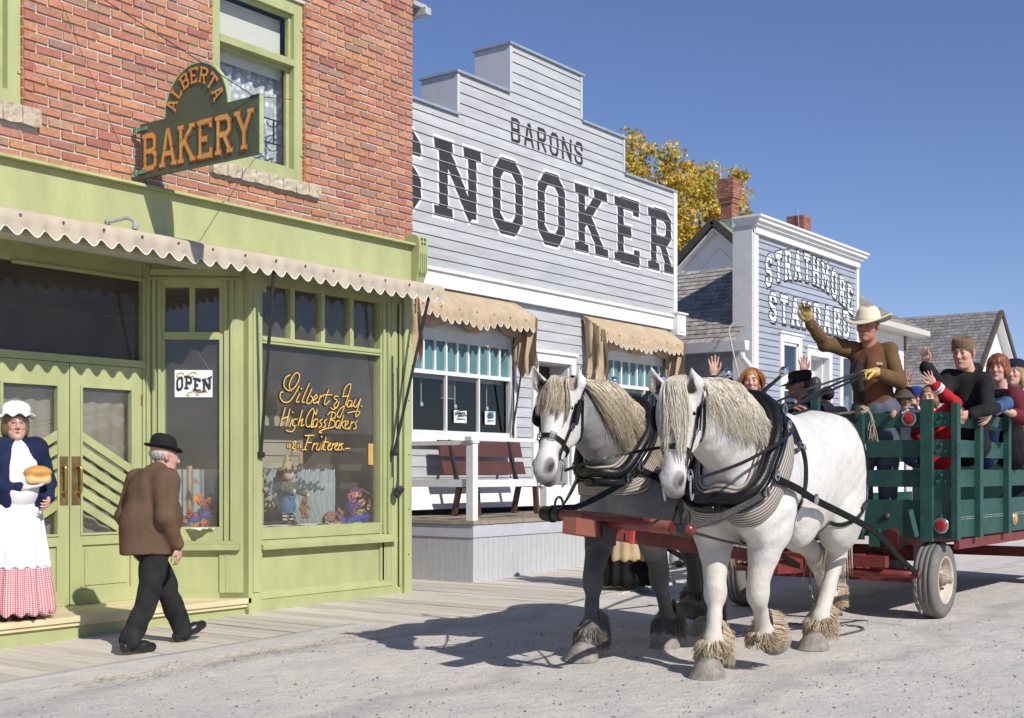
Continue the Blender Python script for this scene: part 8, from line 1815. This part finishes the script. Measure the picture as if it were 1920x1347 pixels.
mb = MB(); q = V(tuple(J['chest']+fw*.142+sd*.080+U*.10)); A_ = V(tuple(sd)); Uv = V(tuple(U)); Fv = V(tuple(fw)); mb.hexa([q-A_*.05-Uv*.013, q+A_*.05-Uv*.013, q+A_*.05-Uv*.013-Fv*.03, q-A_*.05-Uv*.013-Fv*.03, q-A_*.05+Uv*.013, q+A_*.05+Uv*.013, q+A_*.05+Uv*.013-Fv*.03, q-A_*.05+Uv*.013-Fv*.03]); mb.build('name_tag', M('pale_tag', (.60, .56, .46), .5, .05), dv.root)
garment(dv, 'jeans', trousers(dv, 1.05), cloth_mat('grey_denim', (.115, .13, .175), .2, 6, 200), .012, .007, 5, (1, 1, .6))
shoes(dv, M('brown_boot', (.07, .04, .025), .5, .3, 10))
glove(dv, 'l', M('yellow_leather', (.62, .44, .13), .6, .22, 18, bump=.3, bscale=60)); glove(dv, 'r', M('worn_yellow_leather', (.36, .28, .085), .6, .35, 14, bump=.3, bscale=60))  # right glove in a darker, more olive yellow than the left
hair_cap(dv, hair_surface('dark_hair', (.06, .045, .035)), (.103, .083, .085), ((.095, 0, .0), (.10, .1, .12)), hairline=((0, 0, .03), (0, 0, 1)), fold=.002)
STRAW = M('cream_straw', (.70, .63, .47), .75, .08, 10, bump=.3, bscale=120, spec=.2)
def brim(g, r, h): t = max(0, (r-.10)/.105); return (.018*t*abs(math.cos(g)), t*(.055*math.sin(g)**2-.014*abs(math.cos(g))))
head_lathe(dv, 'cowboy_hat', [(.040, .098), (.036, .150), (.034, .190), (.042, .192), (.046, .15), (.050, .106), (.08, .101), (.115, .092), (.140, .078), (.146, .055), (.136, .025), (.130, .001)], STRAW, (-.008, 0, .0), .92, lambda g, r, h: brim(g, r, h) if h < .051 else ((0, .014*abs(math.sin(g)) if h > .14 else 0)), 40, tilt=-.10)
head_lathe(dv, 'hat_band', [(.052, .1065), (.068, .1055)], M('cream_band', (.60, .53, .38), .7, .1), (-.008, 0, .0), .92, tilt=-.10)
# -- red haired woman at the front, right arm raised
b0 = base_at(1412, 780, 13.25); SK = (.62, .37, .28)
rw = person('long haired ginger woman in a navy sweatshirt waving from the front of the wagon', b0, math.atan2(-b0[1], -b0[0]), 1.72, SK, (.22, .09, .035),
J=dict(pel=('px', 1418, 830, 13.25), chest=('px', 1416, 790, 13.25), neck=('px', 1412, 750, 13.25), head=('px', 1409, 716, 13.2), shl=('px', 1443, 766, 13.25), shr=('px', 1384, 763, 13.25), ell=('px', 1466, 782, 13.2), wrl=('px', 1474, 790, 13.0), elr=('px', 1352, 762, 13.2), wrr=('px', 1338, 706, 13.15)),
face=dict(smile=1.1, lip=(.50, .17, .15)), look=tocam(b0, -.05, -.02), hands=dict(r=dict(d=(0.02, 0.03, 1), pn=tocam(b0), thumb=1, curl=.06, spread=.14)), feet=False, headk=1.12, hand_k=1.22)
garment(rw, 'sweatshirt', torso(rw, 1.04, bust=.9)+sleeves(rw, 1.15, end=.9), cloth_mat('navy_fleece', (.032, .034, .095), .2), .010, .007, 3)
q = rw.J; mb = MB(); c0 = V(tuple(q['chest']+rw.fw*.15+rw.sd*.095+rw.U*.03)); A_, Uv, Fv = V(tuple(rw.sd)), V(tuple(rw.U)), V(tuple(rw.fw)); R = random.Random(3)
for i in range(26): d_ = c0+A_*R.uniform(-.07, .07)+Uv*R.uniform(-.028, .028)+Fv*.015; mb.hexa([d_-A_*.012-Uv*.005, d_+A_*.012-Uv*.005, d_+A_*.012-Uv*.005-Fv*.06, d_-A_*.012-Uv*.005-Fv*.06, d_-A_*.012+Uv*.005, d_+A_*.012+Uv*.005, d_+A_*.012+Uv*.005-Fv*.06, d_-A_*.012+Uv*.005-Fv*.06])
mb.build('chest_print', M('pale_print', (.55, .56, .62), .8, .1), rw.root)
GING = hair_surface('ginger_hair', (.36, .16, .06))
hc = hair_cap(rw, GING, (.107, .088, .099), ((.092, 0, -.045), (.075, .068, .105)), extra=(((-.03, .072, -.06), (.055, .028, .095)), ((-.03, -.072, -.06), (.055, .028, .095)), ((-.06, 0, -.06), (.05, .075, .10))), fold=.006)
R = random.Random(2); pths = []
for i in range(560):
 s = R.choice((-1, 1)); y0 = .012+R.gauss(0, .01); f0 = R.uniform(-.06, .05); pths.append([(f0, y0, .13-.25*f0*f0*20*.1), (f0*.9+.012, y0+s*.05, .105-abs(f0)*.25), (f0*.75+.02, y0+s*.098, .03), (f0*.6+.0, s*(.104+R.uniform(-.01, .012)), -.07), (f0*.6+.01, s*(.085+R.uniform(-.012, .015)), -.14-R.uniform(0, .03))])
strands_on(rw, pths, 'g', (.40, .18, .065), .0020, hc)
# -- man in a black cap, in profile
b0 = base_at(1505, 790, 13.0)
cm = person('man in a black peaked cap and dark coat seated in profile beside the driver', b0, math.radians(150), 1.8, (.40, .20, .14), (.10, .08, .07),
J=dict(pel=('px', 1520, 850, 13.0), chest=('px', 1516, 800, 13.0), neck=('px', 1508, 752, 13.0), head=('px', 1498, 722, 13.0), shl=('px', 1478, 772, 12.75), shr=('px', 1545, 768, 13.2), ell=('px', 1462, 800, 12.6), wrl=('px', 1478, 764, 12.35), elr=('px', 1575, 800, 13.2), wrr=('px', 1560, 830, 13.0)),
face=dict(smile=.1), look=(-.62, .76, -.05), hands=dict(l=dict(d=tuple(np.array(WD(1500, 762, 12.3))-np.array(WD(1478, 764, 12.35))), pn=(0, 0, -1), thumb=-1, curl=.35)), feet=False, headk=1.10, fat=1.15, hand_k=1.15)
NC = cloth_mat('midnight_coat', (.018, .018, .026), .3); garment(cm, 'coat', torso(cm, 1.12)+sleeves(cm, 1.2, end=.92), NC, .010, .008, 5)
hair_cap(cm, hair_surface('dark_hair_short', (.07, .05, .045)), (.103, .083, .085), ((.095, 0, .0), (.10, .1, .12)), hairline=((0, 0, .03), (0, 0, 1)), fold=.002)
BF = M('black_felt', (.018, .017, .018)); head_lathe(cm, 'peaked_cap', [(.022, .104), (.060, .104), (.085, .108), (.118, .100), (.130, .06), (.132, .001)], BF, (-.012, 0, .0), .88, tilt=-.08)
vz = MB(); n = 14; ri = []; ro = []
for i in range(n+1):
 g = -1.1+2.2*i/n; ri.append(cm.hp(.09*math.cos(g)-.005, .09*math.sin(g), .028)); ro.append(cm.hp((.145+.03*math.cos(g))*math.cos(g), .115*math.sin(g), .006-.012*math.cos(g)))
vz.add(ri+ro+[r_+cm.hu*.004 for r_ in ri]+[r_+cm.hu*.004 for r_ in ro], [(i, i+1, n+2+i, n+1+i) for i in range(n)]+[(2*n+2+i, 3*n+3+i, 3*n+4+i, 2*n+3+i) for i in range(n)]+[(n+1+i, n+2+i, 3*n+4+i, 3*n+3+i) for i in range(n)]); vz.build('visor', M('cap_leather', (.015, .015, .016), .35, .2), cm.root)
# -- somebody behind him, a raised hand and dark clothes
b0 = base_at(1545, 800, 13.9)
hb = person('passenger in dark clothes, one hand raised, behind the man in the black cap', b0, math.radians(200), 1.7, (.62, .33, .26), (.03, .02, .02), J=dict(pel=('px', 1552, 850, 13.9), chest=('px', 1550, 805, 13.9), neck=('px', 1548, 768, 13.9), head=('px', 1549, 744, 13.9), shl=('px', 1575, 775, 13.9), shr=('px', 1525, 772, 13.9), elr=('px', 1516, 745, 13.7), wrr=('px', 1508, 700, 13.6), ell=('px', 1580, 810, 13.9), wrl=('px', 1560, 830, 13.7)),
look=(.5, .8, 0), hands=dict(r=dict(d=(.02, .12, 1), pn=tocam(b0), thumb=1, curl=.2, spread=.16)), feet=False, headk=.85, hand_k=1.1)
garment(hb, 'jacket', torso(hb, 1.12)+sleeves(hb, 1.15, end=.9), NC, .011, .006, 6); hair_cap(hb, hair_surface('black_hair', (.02, .018, .018)), fold=.003)
# -- toddler in a bucket hat
b0 = base_at(1697, 800, 12.45)
td = person('toddler in a brown bucket hat and white shirt peering over the front rail', b0, math.atan2(-b0[1], -b0[0])+.15, 1.15, (.48, .27, .17), (.03, .02, .015), J=dict(pel=('px', 1698, 825, 12.45), chest=('px', 1697, 795, 12.45), neck=('px', 1696, 773, 12.45), head=('px', 1695, 748, 12.42), shl=('px', 1716, 778, 12.45), shr=('px', 1678, 779, 12.45), elr=('px', 1672, 795, 12.3), wrr=('px', 1677, 772, 12.1), ell=('px', 1726, 785, 12.3), wrl=('px', 1716, 762, 12.15)),
face=dict(smile=.1), look=tocam(b0, .28, -.12), hands=dict(r=dict(d=(-.55, -.15, -.25), pn=(-.2, 0, -.95), thumb=-1, curl=.55), l=dict(d=(.05, .2, 1), pn=(.5, .5, 0), thumb=1, curl=.6)), feet=False, headk=1.30, hand_k=.85)
garment(td, 'shirt', torso(td, 1.1)+sleeves(td, 1.2, end=.7, cuff=False), M('white_cotton', (.78, .78, .80)), .009, .004, 3)
hair_cap(td, hair_surface('black_hair_child', (.02, .018, .018)), fold=.002); head_lathe(td, 'bucket_hat', [(.012, .155), (.010, .160), (.030, .140), (.052, .110), (.09, .102), (.125, .085), (.138, .05), (.140, .001)], cloth_mat('brown_cotton', (.10, .078, .06), .2), (-.008, 0, .0), .95, lambda g, r, h: (0, .008*math.sin(g*3+1) if h < .035 else 0), 30, tilt=.02)
# -- passenger in blue behind the toddler, one hand up
b0 = base_at(1716, 800, 13.3)
bp = person('passenger in a royal blue cap and pale blue shirt behind the toddler', b0, math.atan2(-b0[1], -b0[0]), 1.6, (.60, .33, .25), (.1, .07, .05), J=dict(pel=('px', 1720, 850, 13.3), chest=('px', 1720, 800, 13.3), neck=('px', 1718, 768, 13.3), head=('px', 1717, 746, 13.3), shl=('px', 1742, 775, 13.3), shr=('px', 1698, 775, 13.3), elr=('px', 1688, 770, 13.2), wrr=('px', 1698, 730, 13.1), ell=('px', 1750, 810, 13.3), wrl=('px', 1735, 830, 13.1)),
look=tocam(b0, .2, -.1), hands=dict(r=dict(d=(0, .05, 1), pn=tocam(b0), thumb=1, curl=.15)), feet=False, headk=.95, hand_k=1.15)
garment(bp, 'shirt', torso(bp, 1.1)+sleeves(bp, 1.15, end=.85), cloth_mat('pale_blue_cotton', (.20, .33, .58), .15), .011, .005, 3); head_lathe(bp, 'cap', [(.012, .112), (.06, .112), (.11, .095), (.135, .05), (.138, .001)], cloth_mat('royal_blue_cap', (.03, .055, .24), .2), (-.008, 0, .0), .95)
# -- child in red
b0 = base_at(1745, 810, 12.3)
rd = person('child in a bright red jacket with a striped cuff waving over the rail', b0, math.atan2(-b0[1], -b0[0])-.1, 1.45, (.62, .38, .29), (.20, .12, .06), J=dict(pel=('px', 1752, 860, 12.35), chest=('px', 1752, 812, 12.35), neck=('px', 1748, 778, 12.35), head=('px', 1741, 746, 12.32), shl=('px', 1773, 776, 12.3), shr=('px', 1728, 785, 12.4), ell=('px', 1790, 757, 12.0), wrl=('px', 1752, 722, 11.9), elr=('px', 1722, 815, 12.3), wrr=('px', 1735, 830, 12.2)),
face=dict(smile=1.0), look=tocam(b0, -.15, -.03), hands=dict(l=dict(d=tuple(np.array(WD(1736, 697, 11.86))-np.array(WD(1752, 722, 11.9))), pn=tocam(b0), thumb=-1, curl=.06, spread=.20)), feet=False, headk=1.12, hand_k=1.12)
REDJ = cloth_mat('red_jersey', (.46, .022, .028), .15); garment(rd, 'jacket', torso(rd, 1.12)+sleeves(rd, 1.25, end=.92), REDJ, .009, .006, 4)
e, w = rd.J['ell'], rd.J['wrl']; dd = unit(w-e); wl_ = w-dd*.035; cs = MB()
for o_ in (-.03, .0): cs.lathe(V(tuple(wl_+dd*o_)), tuple(dd), [(-.010, .0580), (.010, .0570)], 16, False)
cs.build('cuff_stripe', M('white_cotton', (.78, .78, .80)), rd.root)
hair_cap(rd, hair_surface('light_brown_hair', (.25, .15, .075)), (.107, .087, .098), ((.085, 0, -.05), (.075, .07, .10)), extra=(((-.02, .07, -.05), (.05, .03, .06)), ((-.02, -.07, -.05), (.05, .03, .06))), fold=.004)
# -- boy in a black hooded top
b0 = base_at(1812, 800, 12.5)
by = person('brown haired boy in a black hooded sweatshirt leaning on the side rail and waving', b0, math.atan2(-b0[1], -b0[0])-.15, 1.85, (.60, .35, .25), (.17, .105, .055), J=dict(pel=('px', 1815, 840, 12.55), chest=('px', 1813, 752, 12.5), neck=('px', 1815, 695, 12.45), head=('px', 1807, 662, 12.38), shl=('px', 1845, 716, 12.35), shr=('px', 1780, 708, 12.5), elr=('px', 1768, 738, 12.35), wrr=('px', 1737, 688, 12.2), ell=('px', 1850, 768, 12.1), wrl=('px', 1818, 776, 11.95)),
face=dict(smile=.5, lip=(.44, .19, .15), jowl=.004), look=tocam(b0, -.38, -.16), hands=dict(r=dict(d=(.03, .10, 1), pn=tocam(b0, -.5), thumb=1, curl=.22, spread=.16), l=dict(curl=.5)), feet=False, headk=1.16, fat=1.12)
HOOD = cloth_mat('black_fleece', (.022, .021, .023), .3); garment(by, 'hoodie', torso(by, 1.12)+sleeves(by, 1.15, 'r', .95)+sleeves(by, 1.2, 'l', 1.0), HOOD, .009, .015, 5, (1, 1, .7), 12)
q = by.J; garment(by, 'hood', [rc(q['neck']-by.fw*.07+by.sd*.06+by.U*.015, q['neck']-by.fw*.09-by.sd*.05+by.U*.01, .065, .06, .03), rc(q['neck']-by.fw*.05+by.sd*.07, q['neck']+by.fw*.07+by.sd*.04-by.U*.05, .045, .03, .02), rc(q['neck']-by.fw*.05-by.sd*.06, q['neck']+by.fw*.07-by.sd*.04-by.U*.05, .045, .03, .02)], HOOD, .008, .006, 6, (1, 1, 1), 25)
BH = hair_surface('boy_hair', (.20, .13, .07)); hc = hair_cap(by, BH, (.106, .085, .100), ((.094, 0, -.028), (.080, .082, .097)), fold=.0015)
R = random.Random(4); pths = []
for i in range(620):
 a = R.uniform(-1.35, 1.35); r0 = R.uniform(.0, .5); t0 = (-.02+.06*math.cos(a)*r0, .06*math.sin(a)*r0, .135); e1 = (-.008+.094*math.cos(a), .086*math.sin(a), .092+R.uniform(-.01, .01)); e2 = (-.003+.099*math.cos(a), .089*math.sin(a), .066-R.uniform(0, .022)-.05*abs(math.sin(a))**2); pths.append([t0, tuple(np.array(t0)*.4+np.array(e1)*.6+np.array((.006, 0, .012))), e1, e2])
strands_on(by, pths, 'b', (.23, .15, .075), .0017, hc)
# -- arm in denim: passenger mostly hidden behind the boy
b0 = base_at(1850, 800, 13.0)
dn = person('passenger in a blue denim jacket with a dark cuff half hidden behind the boy', b0, math.atan2(-b0[1], -b0[0]), 1.6, (.60, .36, .27), (.1, .07, .05), J=dict(pel=('px', 1842, 850, 13.1), chest=('px', 1842, 800, 13.1), neck=('px', 1838, 770, 13.1), head=('px', 1834, 748, 13.1), shl=('px', 1862, 765, 12.9), shr=('px', 1820, 780, 13.2), ell=('px', 1885, 758, 12.5), wrl=('px', 1858, 768, 12.15), elr=('px', 1810, 820, 13.1), wrr=('px', 1825, 840, 12.9)),
look=tocam(b0), hands=dict(l=dict(d=tuple(np.array(WD(1848, 786, 12.1))-np.array(WD(1858, 768, 12.15))), pn=(.2, .9, 0), thumb=1, curl=.3)), feet=False, headk=.85, hand_k=1.25)
garment(dn, 'jacket', torso(dn, 1.1)+sleeves(dn, 1.25, end=.80, cuff=False), cloth_mat('blue_denim_cloth', (.055, .11, .23), .25, 8, 180), .009, .008, 3, (1, 1, 1), 22); e, w = dn.J['ell'], dn.J['wrl']; garment(dn, 'cuff', [rc(e+(w-e)*.72, e+(w-e)*.98, .056, .050, .01)], HOOD, .008, .002); hair_cap(dn, BH, fold=.002)
# -- red haired woman in maroon
b0 = base_at(1880, 800, 13.35)
mw = person('short red haired woman with maroon sleeves leaning on the side of the wagon', b0, math.atan2(-b0[1], -b0[0])+.1, 1.8, (.58, .33, .25), (.14, .05, .025), J=dict(pel=('px', 1895, 850, 13.4), chest=('px', 1885, 785, 13.35), neck=('px', 1878, 727, 13.35), head=('px', 1871, 692, 13.3), shl=('px', 1903, 742, 13.15), shr=('px', 1858, 748, 13.45), ell=('px', 1917, 784, 12.75), wrl=('px', 1882, 768, 12.45), elr=('px', 1845, 800, 13.3), wrr=('px', 1850, 830, 13.2)),
face=dict(smile=1.2, lip=(.42, .15, .12)), look=tocam(b0, -.22, .02), hands=dict(l=dict(curl=.4)), feet=False, headk=1.12)
garment(mw, 'vest', torso(mw, 1.08, bust=.8), HOOD, .010, .006, 4); garment(mw, 'sleeve', sleeves(mw, 1.2, 'l', .42, False)+[rc(mw.J['shl'], mw.J['shl']-mw.sd*.05, .085, .08, .03)], cloth_mat('maroon_knit', (.15, .025, .04), .2), .009, .008, 5, (1, 1, 1), 20)
RH_ = hair_surface('copper_hair', (.24, .075, .03)); hc = hair_cap(mw, RH_, (.112, .094, .106), ((.092, 0, -.048), (.075, .068, .094)), extra=(((-.02, .07, -.02), (.06, .036, .06)), ((-.02, -.07, -.02), (.06, .036, .06))), fold=.008)
R = random.Random(6); pths = []
for i in range(260):
 a = R.uniform(-3.1, 3.1); z0 = R.uniform(.03, .13); rr = .10*math.sqrt(max(.05, 1-((z0-.03)/.115)**2)); o_ = np.array((-.012+rr*math.cos(a), rr*.88*math.sin(a), z0)); d_ = np.array((math.cos(a)*.5, math.sin(a)*.5, .2)); pths.append([tuple(o_), tuple(o_+d_*.02+np.array((0, 0, -.005))), tuple(o_+d_*.03+np.array((R.gauss(0, .008), R.gauss(0, .008), -.03)))])
strands_on(mw, pths, 'r', (.26, .085, .03), .0024, hc)
# -- fair haired woman at the edge of the picture
b0 = base_at(1912, 800, 14.0)
bw = person('fair haired woman in a navy cap and pale fleece behind the red haired woman', b0, math.atan2(-b0[1], -b0[0])+.1, 1.78, (.60, .36, .28), (.25, .16, .08), J=dict(pel=('px', 1925, 850, 14.0), chest=('px', 1918, 785, 14.0), neck=('px', 1910, 732, 14.0), head=('px', 1902, 700, 13.95), shl=('px', 1943, 748, 13.9), shr=('px', 1892, 745, 14.1), ell=('px', 1955, 790, 13.8), wrl=('px', 1940, 810, 13.6), elr=('px', 1890, 790, 13.9), wrr=('px', 1905, 800, 13.7)),
face=dict(smile=1.0, lip=(.46, .16, .14)), look=tocam(b0, -.30, .02), feet=False, headk=1.12)
garment(bw, 'fleece', torso(bw, 1.12, bust=.8)+sleeves(bw, 1.25, end=.95)+[rc(bw.J['neck']-bw.sd*.06-bw.U*.03, bw.J['neck']+bw.sd*.06-bw.U*.03, .055, .055, .03)], cloth_mat('pale_fleece', (.60, .66, .70), .08), .010, .008, 4); FH = hair_surface('fair_hair', (.33, .22, .11))
hair_cap(bw, FH, (.109, .090, .10), ((.090, .01, -.05), (.075, .062, .10)), extra=(((-.03, .075, -.06), (.06, .034, .085)), ((-.03, -.075, -.06), (.06, .034, .085))), fold=.006); head_lathe(bw, 'cap', [(.055, .113), (.09, .108), (.125, .085), (.138, .05), (.140, .001)], cloth_mat('navy_cap', (.02, .024, .06), .2), (-.015, 0, .0), .92)
# -- bystanders glimpsed beyond the team
def bystander(label, px, py, z, H, top, low, skirt, apron=None, yaw=-1.9):
 g = GP(px, py, z); s = person(label, (g.x, g.y, z), yaw, H, (.55, .33, .25), (.1, .07, .05), look=tocam(g), vox=.008, J=dict(wrl=(.22, .08, 1.0), wrr=(.22, -.08, 1.0), ell=(.0, .26, 1.12), elr=(.0, -.26, 1.12)))
 garment(s, 'jacket', torso(s, 1.1)+sleeves(s, 1.15, end=.9), top, .012, .005, 3); hair_cap(s, BH, fold=.002); q = s.J['pel']
 if skirt:
  v, f, c = sdf_mesh([rc(q+np.array((0, 0, .12)), np.array((q[0], q[1], z+.10)), .17, .30, .04), half(np.array((0, 0, z+.03)), (0, 0, -1), .004)], .013, lambda P: .014*np.sin(np.arctan2(P[:, 1]-q[1], P[:, 0]-q[0])*15)*np.clip((q[2]-P[:, 2])/.5, 0, 1)); mesh_obj('skirt', v, f[:, ::-1], low, s.root, True)
  if apron: v, f, c = sdf_mesh([rc(q+np.array((0, 0, .10)), np.array((q[0], q[1], z+.35)), .185, .285, .04), half(np.array((0, 0, z+.30)), (0, 0, -1), .004), half(q+s.fw*.08, -s.fw, .004)], .012, lambda P: .010*np.sin(np.arctan2(P[:, 1]-q[1], P[:, 0]-q[0])*15)); mesh_obj('apron', v, f[:, ::-1], apron, s.root, True)
 else: garment(s, 'trousers', trousers(s, 1.0), low, .012, .006, 4)
 shoes(s, M('black_shoe', (.02, .019, .018))); return s
bystander('woman in a black skirt and tan apron standing beyond the legs of the grey horse', 1172, 1100, .08, 1.55, NC, cloth_mat('black_skirt', (.016, .015, .016), .3), True, cloth_mat('tan_apron', (.50, .37, .22), .12))
bystander('person in pale trousers and dark boots glimpsed between the two horses', 1272, 1062, .12, 1.5, NC, cloth_mat('pale_grey_trousers', (.34, .36, .40), .15), False)
# ---------------------------------------------------------------- driving reins, rope on the front rail
def rein(name, label, pts, w=.022):
 mb = MB(); c = catmull([V(tuple(p)) for p in pts], 10); ribbon(mb, c, [V((0, -1, .3))]*len(c), w, .006); o = mb.build(name, LEATHER); tag(o, label, 'rein', 'driving reins')
hl = np.array(dv.hand_l[0])+np.array(dv.hand_l[1])*.08; TWn_, TWf = NEAR['TW'], FAR['TW']
ri = lambda D, t, o, f=0: D['TW'](D['ring'](t, o, f))
rein('driving_rein', 'long rein from the bit of the white horse back to the gloved driver', [TWn_(NEAR['hp'](.60, -.10, .095)), TWn_(NEAR['hp'](.60, -.10, .095)).lerp(ri(NEAR, .17, .15), .5)-V((0, .02, .03)), ri(NEAR, .17, .15, .02), WD(1460, 775, 9.7), WD(1530, 745, 11.0), hl+np.array((0, -.01, -.02))])
rein('driving_rein', 'short rein from the bit of the grey horse to the white horse', [TWf(FAR['hp'](.60, -.10, .095)), WD(1140, 858, 8.55), ri(NEAR, .80, .14, .02)])
rein('driving_rein', 'rein from the collar top of the white horse to the driver', [ri(NEAR, .06, .15, .02), WD(1470, 770, 9.9), WD(1545, 730, 11.1), hl+np.array((.0, .01, .0))])
rein('driving_rein', 'rein from the collar top of the grey horse to the driver', [ri(FAR, .06, .15, .02), WD(1380, 780, 11.0), WD(1500, 735, 11.8), hl+np.array((.0, .02, .01))])
def rail_rope():
 root = empty('rope', WD(1618, 772, 11.9), 'tan rope knotted round the front stake with a frayed tassel', 'rope'); y0, y1 = WX(1500, 772, WX0-.09).y, WX(1616, 772, WX0-.09).y; z = zat(771, WX0*CT+WY0*ST); z2 = WX(1616, 772, WX0-.09).z; RP = M('tan_rope', (.42, .36, .25), .9, .25, 40, bump=.6, bscale=120)
 m = MB(); P = WX(1512, 773, WX0-.10), WX(1575, 776, WX0-.10), WX(1618, 770, WX0-.10); m.tube(catmull(P, 6), .012, 6); k = P[2]
 m.tube(catmull([k+V((0, .05, .01)), k+V((-.04, .0, .03)), k+V((0, -.05, .01)), k+V((-.05, -.01, -.02)), k+V((0, .04, -.02)), k+V((-.04, -.03, .02))], 5), .016, 7); m.tube(catmull([k, k+V((-.02, -.07, -.02)), k+V((-.02, -.10, -.10))], 5), .013, 6); m.build('cord', RP, root)
 t = MB(); e = k+V((-.02, -.10, -.10)); R = random.Random(5)
 for i in range(60): d = V((R.gauss(0, .022), R.gauss(0, .022), -R.uniform(.12, .20))); t.tube([e+V((R.gauss(0, .008), R.gauss(0, .008), 0)), e+d*.5+V((R.gauss(0, .012), R.gauss(0, .012), 0)), e+d], .004, 4, False)
 t.build('tassel', RP, root)
rail_rope()
